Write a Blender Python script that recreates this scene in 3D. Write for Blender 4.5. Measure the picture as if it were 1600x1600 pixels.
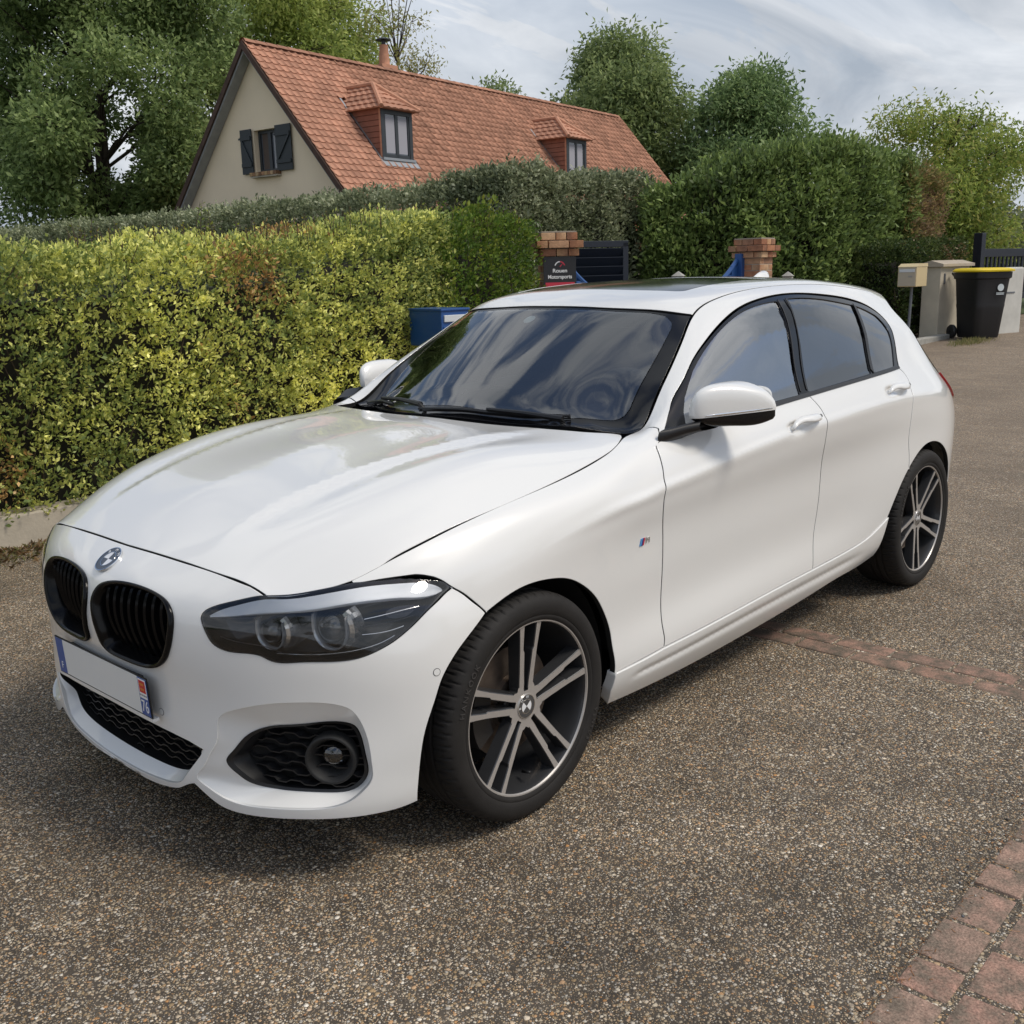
import bpy, bmesh, math, random
import numpy as np
from mathutils import Vector, Matrix, noise as mnoise
from mathutils.geometry import delaunay_2d_cdt

# ------------------------------------------------------------------ clean
for o in list(bpy.data.objects): bpy.data.objects.remove(o, do_unlink=True)
scene = bpy.context.scene
COL = scene.collection
rng = np.random.default_rng(7)
random.seed(7)

# ------------------------------------------------------------------ camera
CAM_LOC = (-1.9069, -2.5776, 1.4580)
YAW, PITCH, ROLL, FPX = 0.746909, 0.229645, -0.027145, 1600.0
cf = Vector((math.cos(YAW)*math.cos(PITCH), math.sin(YAW)*math.cos(PITCH), -math.sin(PITCH)))
cr_ = Vector((math.sin(YAW), -math.cos(YAW), 0)); cu_ = cr_.cross(cf)
r2 = math.cos(ROLL)*cr_ + math.sin(ROLL)*cu_
u2 = -math.sin(ROLL)*cr_ + math.cos(ROLL)*cu_
cam_d = bpy.data.cameras.new('camera'); cam = bpy.data.objects.new('camera', cam_d); COL.objects.link(cam)
M = Matrix((r2, u2, -cf)).transposed().to_4x4(); M.translation = Vector(CAM_LOC)
cam.matrix_world = M
cam_d.sensor_width = 36.0; cam_d.lens = 36.0*FPX/1600.0; cam_d.clip_end = 3000; cam_d.clip_start = 0.05
scene.camera = cam
scene.render.resolution_x = scene.render.resolution_y = 1024

# ------------------------------------------------------------------ sky + sun
SUN_DIR = Vector((0.30, -0.62, 0.95)).normalized()      # towards the sun
sun_el = math.asin(SUN_DIR.z); sun_az = math.atan2(SUN_DIR.x, SUN_DIR.y)
world = bpy.data.worlds.new('World'); scene.world = world; world.use_nodes = True
wn = world.node_tree; wn.nodes.clear(); WL = wn.links
def WN(t, **k):
    n = wn.nodes.new(t)
    for a, b in k.items(): setattr(n, a, b)
    return n
sky = WN('ShaderNodeTexSky', sky_type='NISHITA'); sky.sun_disc = False
sky.sun_elevation = sun_el; sky.sun_rotation = sun_az; sky.altitude = 50; sky.air_density = 1.0; sky.dust_density = 1.6; sky.ozone_density = 1.5
bg_sky = WN('ShaderNodeBackground'); bg_sky.inputs[1].default_value = 0.12; WL.new(sky.outputs[0], bg_sky.inputs[0])
tc = WN('ShaderNodeTexCoord'); sep = WN('ShaderNodeSeparateXYZ'); WL.new(tc.outputs['Generated'], sep.inputs[0])
mx = WN('ShaderNodeMath', operation='MAXIMUM'); WL.new(sep.outputs[2], mx.inputs[0]); mx.inputs[1].default_value = 0.0
ad = WN('ShaderNodeMath', operation='ADD'); WL.new(mx.outputs[0], ad.inputs[0]); ad.inputs[1].default_value = 0.16
dx = WN('ShaderNodeMath', operation='DIVIDE'); WL.new(sep.outputs[0], dx.inputs[0]); WL.new(ad.outputs[0], dx.inputs[1])
dy = WN('ShaderNodeMath', operation='DIVIDE'); WL.new(sep.outputs[1], dy.inputs[0]); WL.new(ad.outputs[0], dy.inputs[1])
cmb = WN('ShaderNodeCombineXYZ'); WL.new(dx.outputs[0], cmb.inputs[0]); WL.new(dy.outputs[0], cmb.inputs[1])
mp = WN('ShaderNodeMapping'); WL.new(cmb.outputs[0], mp.inputs[0]); mp.inputs['Rotation'].default_value = (0, 0, math.radians(35)); mp.inputs['Scale'].default_value = (0.38, 1.25, 1); mp.inputs['Location'].default_value = (3.1, 1.7, 0)
n1 = WN('ShaderNodeTexNoise'); WL.new(mp.outputs[0], n1.inputs['Vector']); n1.inputs['Scale'].default_value = 2.2; n1.inputs['Detail'].default_value = 9; n1.inputs['Roughness'].default_value = 0.56; n1.inputs['Distortion'].default_value = 0.25
cov = WN('ShaderNodeMapRange', interpolation_type='SMOOTHSTEP'); WL.new(n1.outputs[0], cov.inputs[0]); cov.inputs[1].default_value = 0.44; cov.inputs[2].default_value = 0.55; cov.inputs[3].default_value = 0.03; cov.inputs[4].default_value = 1.0
# haze veil towards the horizon
hz = WN('ShaderNodeMapRange', interpolation_type='SMOOTHSTEP'); WL.new(sep.outputs[2], hz.inputs[0]); hz.inputs[1].default_value = 0.10; hz.inputs[2].default_value = 0.50; hz.inputs[3].default_value = 0.98; hz.inputs[4].default_value = 0.0
cmax = WN('ShaderNodeMath', operation='MAXIMUM'); WL.new(cov.outputs[0], cmax.inputs[0]); WL.new(hz.outputs[0], cmax.inputs[1])
mp2 = WN('ShaderNodeMapping'); WL.new(cmb.outputs[0], mp2.inputs[0]); mp2.inputs['Scale'].default_value = (.55, .8, 1); mp2.inputs['Rotation'].default_value = (0, 0, .5); mp2.inputs['Location'].default_value = (.4, 2.3, 0)
n2 = WN('ShaderNodeTexNoise'); WL.new(mp2.outputs[0], n2.inputs['Vector']); n2.inputs['Scale'].default_value = 1.5; n2.inputs['Detail'].default_value = 7; n2.inputs['Roughness'].default_value = 0.55; n2.inputs['Distortion'].default_value = 0.8
cr = WN('ShaderNodeValToRGB'); WL.new(n2.outputs[0], cr.inputs[0])
cr.color_ramp.elements[0].position = 0.33; cr.color_ramp.elements[0].color = (0.40, 0.45, 0.52, 1)
cr.color_ramp.elements[1].position = 0.70; cr.color_ramp.elements[1].color = (0.95, 0.97, 1.0, 1)
bg_cl = WN('ShaderNodeBackground'); WL.new(cr.outputs[0], bg_cl.inputs[0]); bg_cl.inputs[1].default_value = 0.95
mixw = WN('ShaderNodeMixShader'); WL.new(cmax.outputs[0], mixw.inputs[0]); WL.new(bg_sky.outputs[0], mixw.inputs[1]); WL.new(bg_cl.outputs[0], mixw.inputs[2])
wo = WN('ShaderNodeOutputWorld'); WL.new(mixw.outputs[0], wo.inputs[0])

sd = bpy.data.lights.new('sun', 'SUN'); sd.energy = 2.1; sd.angle = math.radians(18); sd.color = (1.0, 0.93, 0.82)
so = bpy.data.objects.new('sun', sd); COL.objects.link(so); so.rotation_euler = (-SUN_DIR).to_track_quat('-Z', 'Y').to_euler(); so.location = (6, -10, 20)

vs = scene.view_settings; vs.view_transform = 'Standard'; vs.look = 'None'; vs.exposure = 0.12; vs.gamma = 1.0
try: vs.use_curve_mapping = False
except Exception: pass
scene.render.engine = 'CYCLES'
scene.cycles.max_bounces = 10; scene.cycles.transparent_max_bounces = 24; scene.cycles.glossy_bounces = 5; scene.cycles.diffuse_bounces = 4

# ------------------------------------------------------------------ materials
MATS = {}
def newmat(name):
    m = bpy.data.materials.new(name); m.use_nodes = True; nt = m.node_tree
    b = nt.nodes['Principled BSDF']; MATS[name] = m
    return m, nt, b
def N_(nt, t, **k):
    n = nt.nodes.new(t)
    for a, b in k.items(): setattr(n, a, b)
    return n
def simple(name, col, rough=0.5, metal=0.0, coat=0.0, spec=0.5, noise=0.0, nscale=20.0, bump=0.0, bscale=200.0, coat_rough=0.03):
    m, nt, b = newmat(name)
    b.inputs['Base Color'].default_value = (*col, 1); b.inputs['Roughness'].default_value = rough; b.inputs['Metallic'].default_value = metal
    b.inputs['Coat Weight'].default_value = coat; b.inputs['Coat Roughness'].default_value = coat_rough; b.inputs['Specular IOR Level'].default_value = spec
    if noise > 0 or bump > 0:
        t = N_(nt, 'ShaderNodeTexCoord')
    if noise > 0:
        n = N_(nt, 'ShaderNodeTexNoise'); nt.links.new(t.outputs['Object'], n.inputs['Vector']); n.inputs['Scale'].default_value = nscale; n.inputs['Detail'].default_value = 6
        mr = N_(nt, 'ShaderNodeMapRange'); nt.links.new(n.outputs[0], mr.inputs[0]); mr.inputs[1].default_value = 0.25; mr.inputs[2].default_value = 0.75; mr.inputs[3].default_value = 1-noise; mr.inputs[4].default_value = 1+noise
        mu = N_(nt, 'ShaderNodeVectorMath', operation='SCALE'); mu.inputs[0].default_value = col; nt.links.new(mr.outputs[0], mu.inputs['Scale']); nt.links.new(mu.outputs[0], b.inputs['Base Color'])
    if bump > 0:
        n = N_(nt, 'ShaderNodeTexNoise'); nt.links.new(t.outputs['Object'], n.inputs['Vector']); n.inputs['Scale'].default_value = bscale; n.inputs['Detail'].default_value = 5
        bp = N_(nt, 'ShaderNodeBump'); bp.inputs['Strength'].default_value = bump; bp.inputs['Distance'].default_value = 0.01; nt.links.new(n.outputs[0], bp.inputs['Height']); nt.links.new(bp.outputs[0], b.inputs['Normal'])
    return m
def leafmat(name, trans=0.3, rough=0.45):
    m, nt, b = newmat(name); out = nt.nodes['Material Output']
    at = N_(nt, 'ShaderNodeAttribute'); at.attribute_name = 'col'
    nt.links.new(at.outputs['Color'], b.inputs['Base Color']); b.inputs['Roughness'].default_value = rough; b.inputs['Specular IOR Level'].default_value = 0.35
    tr = N_(nt, 'ShaderNodeBsdfTranslucent'); nt.links.new(at.outputs['Color'], tr.inputs[0])
    mi = N_(nt, 'ShaderNodeMixShader'); mi.inputs[0].default_value = trans
    nt.links.new(b.outputs[0], mi.inputs[1]); nt.links.new(tr.outputs[0], mi.inputs[2]); nt.links.new(mi.outputs[0], out.inputs[0])
    return m
def attrmat(name, rough=0.8, bump=0.3, bscale=60, spec=0.3, mott=0.25, mscale=12):
    """colour from the face-corner attribute 'col' with mottling"""
    m, nt, b = newmat(name)
    at = N_(nt, 'ShaderNodeAttribute'); at.attribute_name = 'col'; t = N_(nt, 'ShaderNodeTexCoord')
    n = N_(nt, 'ShaderNodeTexNoise'); nt.links.new(t.outputs['Object'], n.inputs['Vector']); n.inputs['Scale'].default_value = mscale; n.inputs['Detail'].default_value = 8; n.inputs['Roughness'].default_value = 0.65
    mr = N_(nt, 'ShaderNodeMapRange'); nt.links.new(n.outputs[0], mr.inputs[0]); mr.inputs[1].default_value = 0.3; mr.inputs[2].default_value = 0.7; mr.inputs[3].default_value = 1-mott; mr.inputs[4].default_value = 1+mott
    mu = N_(nt, 'ShaderNodeVectorMath', operation='SCALE'); nt.links.new(at.outputs['Color'], mu.inputs[0]); nt.links.new(mr.outputs[0], mu.inputs['Scale']); nt.links.new(mu.outputs[0], b.inputs['Base Color'])
    b.inputs['Roughness'].default_value = rough; b.inputs['Specular IOR Level'].default_value = spec
    n2_ = N_(nt, 'ShaderNodeTexNoise'); nt.links.new(t.outputs['Object'], n2_.inputs['Vector']); n2_.inputs['Scale'].default_value = bscale; n2_.inputs['Detail'].default_value = 6
    bp = N_(nt, 'ShaderNodeBump'); bp.inputs['Strength'].default_value = bump; bp.inputs['Distance'].default_value = 0.01; nt.links.new(n2_.outputs[0], bp.inputs['Height']); nt.links.new(bp.outputs[0], b.inputs['Normal'])
    return m

# ------------------------------------------------------------------ object helpers
def link(o, parent=None):
    COL.objects.link(o)
    if parent is not None: o.parent = parent
    return o
def tag(o, label=None, category=None, group=None, kind=None):
    if label: o['label'] = label
    if category: o['category'] = category
    if group: o['group'] = group
    if kind: o['kind'] = kind
    return o
def empty(name, loc=(0, 0, 0), rz=0.0, label=None, category=None, group=None, parent=None):
    o = bpy.data.objects.new(name, None); o.empty_display_size = 0.2; link(o, parent)
    o.location = loc; o.rotation_euler = (0, 0, rz)
    return tag(o, label, category, group)
def mesh_obj(name, verts, faces, mat, parent=None, smooth=False, normals=None, col=None):
    me = bpy.data.meshes.new(name)
    me.from_pydata([tuple(v) for v in np.asarray(verts, float)], [], [tuple(int(i) for i in f) for f in faces])
    if mat is not None: me.materials.append(MATS[mat] if isinstance(mat, str) else mat)
    if smooth: me.polygons.foreach_set('use_smooth', [True]*len(me.polygons))
    if normals is not None: me.normals_split_custom_set_from_vertices([tuple(n) for n in normals])
    if col is not None:
        a = me.color_attributes.new('col', 'FLOAT_COLOR', 'POINT'); c = np.ones((len(me.vertices), 4)); c[:, :3] = col; a.data.foreach_set('color', c.ravel())
    me.update()
    return link(bpy.data.objects.new(name, me), parent)
def fast_mesh(name, verts, quads, mat, parent=None, col=None, smooth=False):
    """verts (n,3), quads (m,k) all the same size; quick path for foliage"""
    verts = np.ascontiguousarray(verts, np.float32); quads = np.ascontiguousarray(quads, np.int32); m_, k = quads.shape
    me = bpy.data.meshes.new(name)
    me.vertices.add(len(verts)); me.vertices.foreach_set('co', verts.ravel())
    me.loops.add(m_*k); me.loops.foreach_set('vertex_index', quads.ravel())
    me.polygons.add(m_); me.polygons.foreach_set('loop_start', np.arange(0, m_*k, k, dtype=np.int32)); me.polygons.foreach_set('loop_total', np.full(m_, k, np.int32))
    if smooth: me.polygons.foreach_set('use_smooth', np.ones(m_, bool))
    me.update(calc_edges=True)
    if mat is not None: me.materials.append(MATS[mat])
    if col is not None:
        a = me.color_attributes.new('col', 'FLOAT_COLOR', 'POINT'); c = np.ones((len(verts), 4), np.float32); c[:, :3] = col; a.data.foreach_set('color', c.ravel())
    return link(bpy.data.objects.new(name, me), parent)
class MB:
    """collects boxes, tubes, prisms and revolved shapes into one mesh"""
    def __init__(s): s.v = []; s.f = []
    def add(s, v, f):
        k = len(s.v); s.v += [tuple(a) for a in v]; s.f += [tuple(i+k for i in q) for q in f]; return s
    def box(s, c, d, rz=0.0, R=None, bev=0.0, taper=1.0):
        """box centre c, full size d; bev chamfers the upright and top edges"""
        hx, hy, hz = [a/2 for a in d]
        if bev > 0:
            b_ = min(bev, hx*.9, hy*.9, hz*.9)
            bm = bmesh.new(); bmesh.ops.create_cube(bm, size=1.0)
            for v in bm.verts: v.co = Vector((v.co.x*2*hx, v.co.y*2*hy, v.co.z*2*hz))
            bmesh.ops.bevel(bm, geom=bm.edges[:], offset=b_, segments=2, profile=0.6, affect='EDGES')
            V = [v.co.copy() for v in bm.verts]; bm.verts.index_update(); F = [[v.index for v in f.verts] for f in bm.faces]; bm.free()
        else:
            V = [Vector((x, y, z)) for z in (-hz, hz) for y in (-hy, hy) for x in (-hx, hx)]
            F = [(0, 2, 3, 1), (4, 5, 7, 6), (0, 1, 5, 4), (2, 6, 7, 3), (0, 4, 6, 2), (1, 3, 7, 5)]
        if taper != 1.0: V = [Vector((v.x*(1+(taper-1)*(v.z+hz)/(2*hz)), v.y*(1+(taper-1)*(v.z+hz)/(2*hz)), v.z)) for v in V]
        Rm = R if R is not None else Matrix.Rotation(rz, 3, 'Z')
        return s.add([Rm @ v + Vector(c) for v in V], F)
    def tube(s, pts, r, n=8, cap=True):
        pts = [Vector(p) for p in pts]; m_ = len(pts); rs = r if hasattr(r, '__len__') else [r]*m_
        up = Vector((0, 0, 1)); V = []
        for i, p in enumerate(pts):
            t = (pts[min(i+1, m_-1)]-pts[max(i-1, 0)]); t = t.normalized() if t.length > 1e-9 else Vector((0, 0, 1))
            a = t.cross(up)
            if a.length < 1e-3: a = t.cross(Vector((1, 0, 0)))
            a.normalize(); b_ = t.cross(a)
            V += [p + rs[i]*(math.cos(2*math.pi*k/n)*a + math.sin(2*math.pi*k/n)*b_) for k in range(n)]
        F = [(i*n+k, i*n+(k+1) % n, (i+1)*n+(k+1) % n, (i+1)*n+k) for i in range(m_-1) for k in range(n)]
        if cap: F += [tuple(range(n))[::-1], tuple((m_-1)*n+k for k in range(n))]
        return s.add(V, F)
    def prism(s, poly, z0, z1, R=None, o=(0, 0, 0)):
        n = len(poly); R = R or Matrix.Identity(3); o = Vector(o)
        V = [R @ Vector((x, y, z)) + o for z in (z0, z1) for x, y in poly]
        return s.add(V, [tuple(range(n))[::-1], tuple(range(n, 2*n))] + [(i, (i+1) % n, n+(i+1) % n, n+i) for i in range(n)])
    def lathe(s, prof, n=48, axis='y', o=(0, 0, 0), a0=0.0, a1=2*math.pi):
        """profile (r, h) revolved about an axis"""
        full = abs(a1-a0-2*math.pi) < 1e-6; m_ = n if full else n+1; V = []
        for r, h in prof:
            for k in range(m_):
                a = a0+(a1-a0)*k/n; c, d = r*math.cos(a), r*math.sin(a)
                V.append({'y': (c, h, d), 'z': (c, d, h), 'x': (h, c, d)}[axis])
        V = [(x+o[0], y+o[1], z+o[2]) for x, y, z in V]; F = []
        for i in range(len(prof)-1):
            for k in range(n if full else n):
                k2 = (k+1) % m_
                F.append((i*m_+k, (i+1)*m_+k, (i+1)*m_+k2, i*m_+k2))
        return s.add(V, F)
    def build(s, name, mat, parent=None, smooth=False, col=None, sharp=None):
        o = mesh_obj(name, s.v, s.f, mat, parent, smooth=smooth, col=col)
        if smooth and sharp is not None: o.data.set_sharp_from_angle(angle=math.radians(sharp))
        return o
def copy_tree(o, parent=None):
    c = o.copy(); COL.objects.link(c); c.parent = parent
    for ch in list(o.children): copy_tree(ch, c)
    return c
def gz(x, y=0.0):
    """ground height: level round the car, rising gently along the street"""
    t = max(0.0, min(1.0, (x-4.5)/10.5)); return 0.30*t*t*(3-2*t)*0.6 + 0.12*t

# ================================================================== GROUND
def ground_material():
    m, nt, b = newmat('washed_gravel_concrete'); L = nt.links
    tcn = N_(nt, 'ShaderNodeTexCoord'); co = tcn.outputs['Object']
    def noise(scale, detail=5, rough=.55, vec=None):
        n = N_(nt, 'ShaderNodeTexNoise'); L.new(vec or co, n.inputs['Vector']); n.inputs['Scale'].default_value = scale; n.inputs['Detail'].default_value = detail; n.inputs['Roughness'].default_value = rough; return n
    def mrange(src, a, b_, c, d, smooth=False):
        n = N_(nt, 'ShaderNodeMapRange'); n.interpolation_type = 'SMOOTHSTEP' if smooth else 'LINEAR'; L.new(src, n.inputs[0])
        for i, v in enumerate((a, b_, c, d)): n.inputs[i+1].default_value = v
        return n.outputs[0]
    def mathn(op, a, b_=None):
        n = N_(nt, 'ShaderNodeMath', operation=op)
        for i, v in enumerate((a, b_)):
            if v is None: continue
            if isinstance(v, (int, float)): n.inputs[i].default_value = v
            else: L.new(v, n.inputs[i])
        return n.outputs[0]
    # warped coordinates so stones are not perfect cells
    wn_ = noise(60, 2); wv = N_(nt, 'ShaderNodeVectorMath', operation='SCALE'); L.new(wn_.outputs['Color'], wv.inputs[0]); wv.inputs['Scale'].default_value = .006
    wa = N_(nt, 'ShaderNodeVectorMath', operation='ADD'); L.new(co, wa.inputs[0]); L.new(wv.outputs[0], wa.inputs[1])
    def stones(scale, keep):
        v = N_(nt, 'ShaderNodeTexVoronoi'); L.new(wa.outputs[0], v.inputs['Vector']); v.inputs['Scale'].default_value = scale; v.inputs['Randomness'].default_value = .95
        s = N_(nt, 'ShaderNodeSeparateColor'); L.new(v.outputs['Color'], s.inputs[0])
        size = mrange(s.outputs['Green'], 0, 1, .30, .58)
        body_ = mrange(mathn('DIVIDE', v.outputs['Distance'], size), .80, 1.02, 1.0, 0.0, True)
        on = mathn('GREATER_THAN', s.outputs['Blue'], keep)
        mask = mathn('MULTIPLY', body_, on)
        dome = mathn('MULTIPLY', mask, mathn('SUBTRACT', 1.0, mathn('POWER', mathn('MINIMUM', mathn('DIVIDE', v.outputs['Distance'], size), 1.0), 2.2)))
        return mask, dome, s.outputs['Red']
    mA, dA, cA = stones(70, .50); mB, dB, cB = stones(118, .22); mC, dC, cC = stones(210, .25)
    def ramp(src, stops):
        n = N_(nt, 'ShaderNodeValToRGB'); n.color_ramp.interpolation = 'LINEAR'; L.new(src, n.inputs[0]); e = n.color_ramp.elements
        while len(e) < len(stops): e.new(.5)
        for el, (p_, c) in zip(e, stops): el.position = p_; el.color = (*c, 1)
        return n.outputs[0]
    stops = [(0, (.070, .058, .046)), (.14, (.17, .125, .080)), (.28, (.29, .20, .105)), (.42, (.35, .29, .205)), (.54, (.20, .165, .13)), (.66, (.46, .39, .285)), (.78, (.36, .185, .07)), (.86, (.56, .49, .385)), (.94, (.27, .25, .225)), (1, (.66, .60, .50))]
    base = noise(9, 7, .6); mat_ = ramp(base.outputs[0], [(.3, (.038, .031, .024)), (.7, (.078, .064, .049))])
    def mixc(fac, a, b_):
        n = N_(nt, 'ShaderNodeMix', data_type='RGBA'); L.new(fac, n.inputs['Factor']); L.new(a, n.inputs['A']); L.new(b_, n.inputs['B']); return n.outputs['Result']
    c = mixc(mC, mat_, ramp(cC, stops)); c = mixc(mB, c, ramp(cB, stops)); c = mixc(mA, c, ramp(cA, stops))
    # large stains: damp darker areas and a greyish bloom, each with its own shape
    st = noise(.85, 6, .62); dark = mrange(st.outputs[0], .34, .62, .98, 1.44, True)
    st2 = noise(3.1, 6, .6); d2 = mrange(st2.outputs[0], .3, .7, .86, 1.10, True)
    sc = N_(nt, 'ShaderNodeVectorMath', operation='SCALE'); L.new(c, sc.inputs[0]); L.new(mathn('MULTIPLY', dark, d2), sc.inputs['Scale'])
    # towards the street the surface is dustier and paler
    sepx = N_(nt, 'ShaderNodeSeparateXYZ'); L.new(co, sepx.inputs[0])
    far = mrange(sepx.outputs[0], 1.8, 7.0, 0.0, .42, True); dust = N_(nt, 'ShaderNodeRGB'); dust.outputs[0].default_value = (.29, .225, .165, 1)
    fin = mixc(far, sc.outputs[0], dust.outputs[0]); bl = mixc(mrange(noise(1.9, 5).outputs[0], .62, .78, 0, .35, True), fin, N_rgb(nt, (.17, .155, .13)))
    L.new(bl, b.inputs['Base Color']); b.inputs['Roughness'].default_value = .78; b.inputs['Specular IOR Level'].default_value = .35
    h = mathn('MAXIMUM', mathn('MULTIPLY', dA, 1.0), mathn('MAXIMUM', mathn('MULTIPLY', dB, .7), mathn('MULTIPLY', dC, .4)))
    bp = N_(nt, 'ShaderNodeBump'); L.new(h, bp.inputs['Height']); bp.inputs['Strength'].default_value = 1.0; bp.inputs['Distance'].default_value = .0045; L.new(bp.outputs[0], b.inputs['Normal'])
def N_rgb(nt, c):
    n = N_(nt, 'ShaderNodeRGB'); n.outputs[0].default_value = (*c, 1); return n.outputs[0]
ground_material()
# one sheet, finer near the car, rising along the street
xs = np.unique(np.r_[np.linspace(-60, -6, 10), np.linspace(-6, 24, 61), np.linspace(24, 140, 16)]); ys = np.unique(np.r_[np.linspace(-70, -10, 8), np.linspace(-10, 14, 25), np.linspace(14, 150, 14)])
V = [(x, y, gz(x)) for x in xs for y in ys]; ny = len(ys); F = [(i*ny+j, (i+1)*ny+j, (i+1)*ny+j+1, i*ny+j+1) for i in range(len(xs)-1) for j in range(ny-1)]
tag(mesh_obj('ground', V, F, 'washed_gravel_concrete', smooth=True), kind='structure')
# lawn behind the hedges
simple('lawn', (.055, .075, .022), rough=.95, noise=.35, nscale=8)
V = [(x, y, gz(x)+.02) for x in (-40, 4.5, 9.75, 15, 60) for y in (4.4, 60)]; tag(mesh_obj('lawn', V, [(2*i, 2*i+2, 2*i+3, 2*i+1) for i in range(4)], 'lawn'), kind='structure')

def paver_material(name, cols, dirt=(.075, .062, .048), dirt_amt=.55):
    m, nt, b = newmat(name); L = nt.links; oi = N_(nt, 'ShaderNodeObjectInfo'); tcn = N_(nt, 'ShaderNodeTexCoord'); geo = N_(nt, 'ShaderNodeNewGeometry')
    rp = N_(nt, 'ShaderNodeValToRGB'); L.new(oi.outputs['Random'], rp.inputs[0]); e = rp.color_ramp.elements
    while len(e) < len(cols): e.new(.5)
    for i, (el, c) in enumerate(zip(e, cols)): el.position = i/(len(cols)-1); el.color = (*c, 1)
    n = N_(nt, 'ShaderNodeTexNoise'); L.new(geo.outputs['Position'], n.inputs['Vector']); n.inputs['Scale'].default_value = 14; n.inputs['Detail'].default_value = 8; n.inputs['Roughness'].default_value = .68
    mr = N_(nt, 'ShaderNodeMapRange'); L.new(n.outputs[0], mr.inputs[0]); mr.inputs[1].default_value = .36; mr.inputs[2].default_value = .60; mr.inputs[3].default_value = 0; mr.inputs[4].default_value = dirt_amt
    mi = N_(nt, 'ShaderNodeMix', data_type='RGBA'); L.new(mr.outputs[0], mi.inputs['Factor']); L.new(rp.outputs[0], mi.inputs['A']); mi.inputs['B'].default_value = (*dirt, 1)
    # grit lying on the face
    v = N_(nt, 'ShaderNodeTexNoise'); L.new(geo.outputs['Position'], v.inputs['Vector']); v.inputs['Scale'].default_value = 190; v.inputs['Detail'].default_value = 3
    m2 = N_(nt, 'ShaderNodeMapRange'); L.new(v.outputs[0], m2.inputs[0]); m2.inputs[1].default_value = .3; m2.inputs[2].default_value = .7; m2.inputs[3].default_value = .62; m2.inputs[4].default_value = 1.38
    sc = N_(nt, 'ShaderNodeVectorMath', operation='SCALE'); L.new(mi.outputs['Result'], sc.inputs[0]); L.new(m2.outputs[0], sc.inputs['Scale']); L.new(sc.outputs[0], b.inputs['Base Color'])
    b.inputs['Roughness'].default_value = .85; b.inputs['Specular IOR Level'].default_value = .25
    bp = N_(nt, 'ShaderNodeBump'); L.new(v.outputs[0], bp.inputs['Height']); bp.inputs['Strength'].default_value = .55; bp.inputs['Distance'].default_value = .004; L.new(bp.outputs[0], b.inputs['Normal'])
paver_material('paver_face', [(.36, .205, .155), (.37, .245, .19), (.30, .195, .15), (.38, .22, .17), (.33, .235, .18)], dirt=(.15, .122, .094), dirt_amt=.95)
paver_material('strip_brick_face', [(.31, .185, .135), (.34, .215, .16), (.26, .165, .125), (.33, .20, .15)], dirt=(.125, .102, .078), dirt_amt=1.0)
simple('joint_dirt', (.055, .046, .036), rough=.95, noise=.4, nscale=40, bump=.5, bscale=220)
simple('pebble_mix', (.30, .25, .19), rough=.8)
# paver bed at the right: a sheet of dark joint sand with each block on it
jb = MB(); jb.box((.55, -2.45, -.028), (3.6, 1.13, .066)); PAV = jb.build('paved_strip', 'washed_gravel_concrete'); tag(PAV, kind='structure')
def block_mesh(nm, w, d, h, seed, bev=.006):
    b = MB(); b.box((0, 0, 0), (w, d, h), bev=bev); r_ = random.Random(seed); V = [Vector(v) for v in b.v]
    V = [v+Vector((r_.uniform(-.0016, .0016), r_.uniform(-.0016, .0016), r_.uniform(-.0008, .0008))) for v in V]
    me = bpy.data.meshes.new(nm); me.from_pydata([tuple(v) for v in V], [], b.f); return me
pav_meshes = {}
for w in (.122, .158, .172):
    for k in range(2):
        me = block_mesh('paver', w-.011, .107, .05, int(w*1000)+k, .009); me.materials.append(MATS['paver_face']); pav_meshes[(w, k)] = me
r_ = random.Random(11); first = [.69, .54, .42, .25, .08, -.04]
for row in range(9):
    y = -1.885-.058-row*.1185; x = 1.95-.03*row
    if row == 0: edges = [2.02, 1.85, 1.69, 1.53, 1.36, 1.20, 1.03, .86, .69, .54, .42, .25, .08, -.04, -.21, -.37, -.49, -.66, -.82, -.98, -1.14]
    else:
        edges = [2.02+r_.uniform(-.06, .03)]
        while edges[-1] > -1.1: edges.append(edges[-1]-r_.choice((.122, .158, .172, .172)))
    for a, b_ in zip(edges[:-1], edges[1:]):
        w = min((.122, .158, .172), key=lambda q: abs(q-(a-b_))); o = bpy.data.objects.new('paver', pav_meshes[(w, r_.randint(0, 1))]); link(o, PAV)
        o.location = ((a+b_)/2, y+r_.uniform(-.002, .002), -.0165+r_.uniform(-.003, .003)); o.rotation_euler = (r_.uniform(-.012, .012), r_.uniform(-.012, .012), r_.uniform(-.02, .02)); o.scale = ((a-b_-.010)/(w-.011), 1, 1)
# brick strip across the drive
sb = MB(); sb.box((1.722, -.5, -.034), (.235, 4.6, .060)); STR = sb.build('brick_strip', 'joint_dirt'); tag(STR, kind='structure')
bm_ = [block_mesh('strip_brick', .098, .212, .05, 50+k, .008) for k in range(3)]
for me in bm_: me.materials.append(MATS['strip_brick_face'])
for col_, xc in enumerate((1.668, 1.776)):
    y = -2.7+(.11 if col_ else 0)
    while y < 1.7:
        o = bpy.data.objects.new('brick', r_.choice(bm_)); link(o, STR); o.location = (xc+r_.uniform(-.003, .003)-.006*(y+.6), y, -.0218+r_.uniform(-.002, .0015)); o.rotation_euler = (r_.uniform(-.008, .008), r_.uniform(-.012, .012), r_.uniform(-.025, .025)); y += .224
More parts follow.
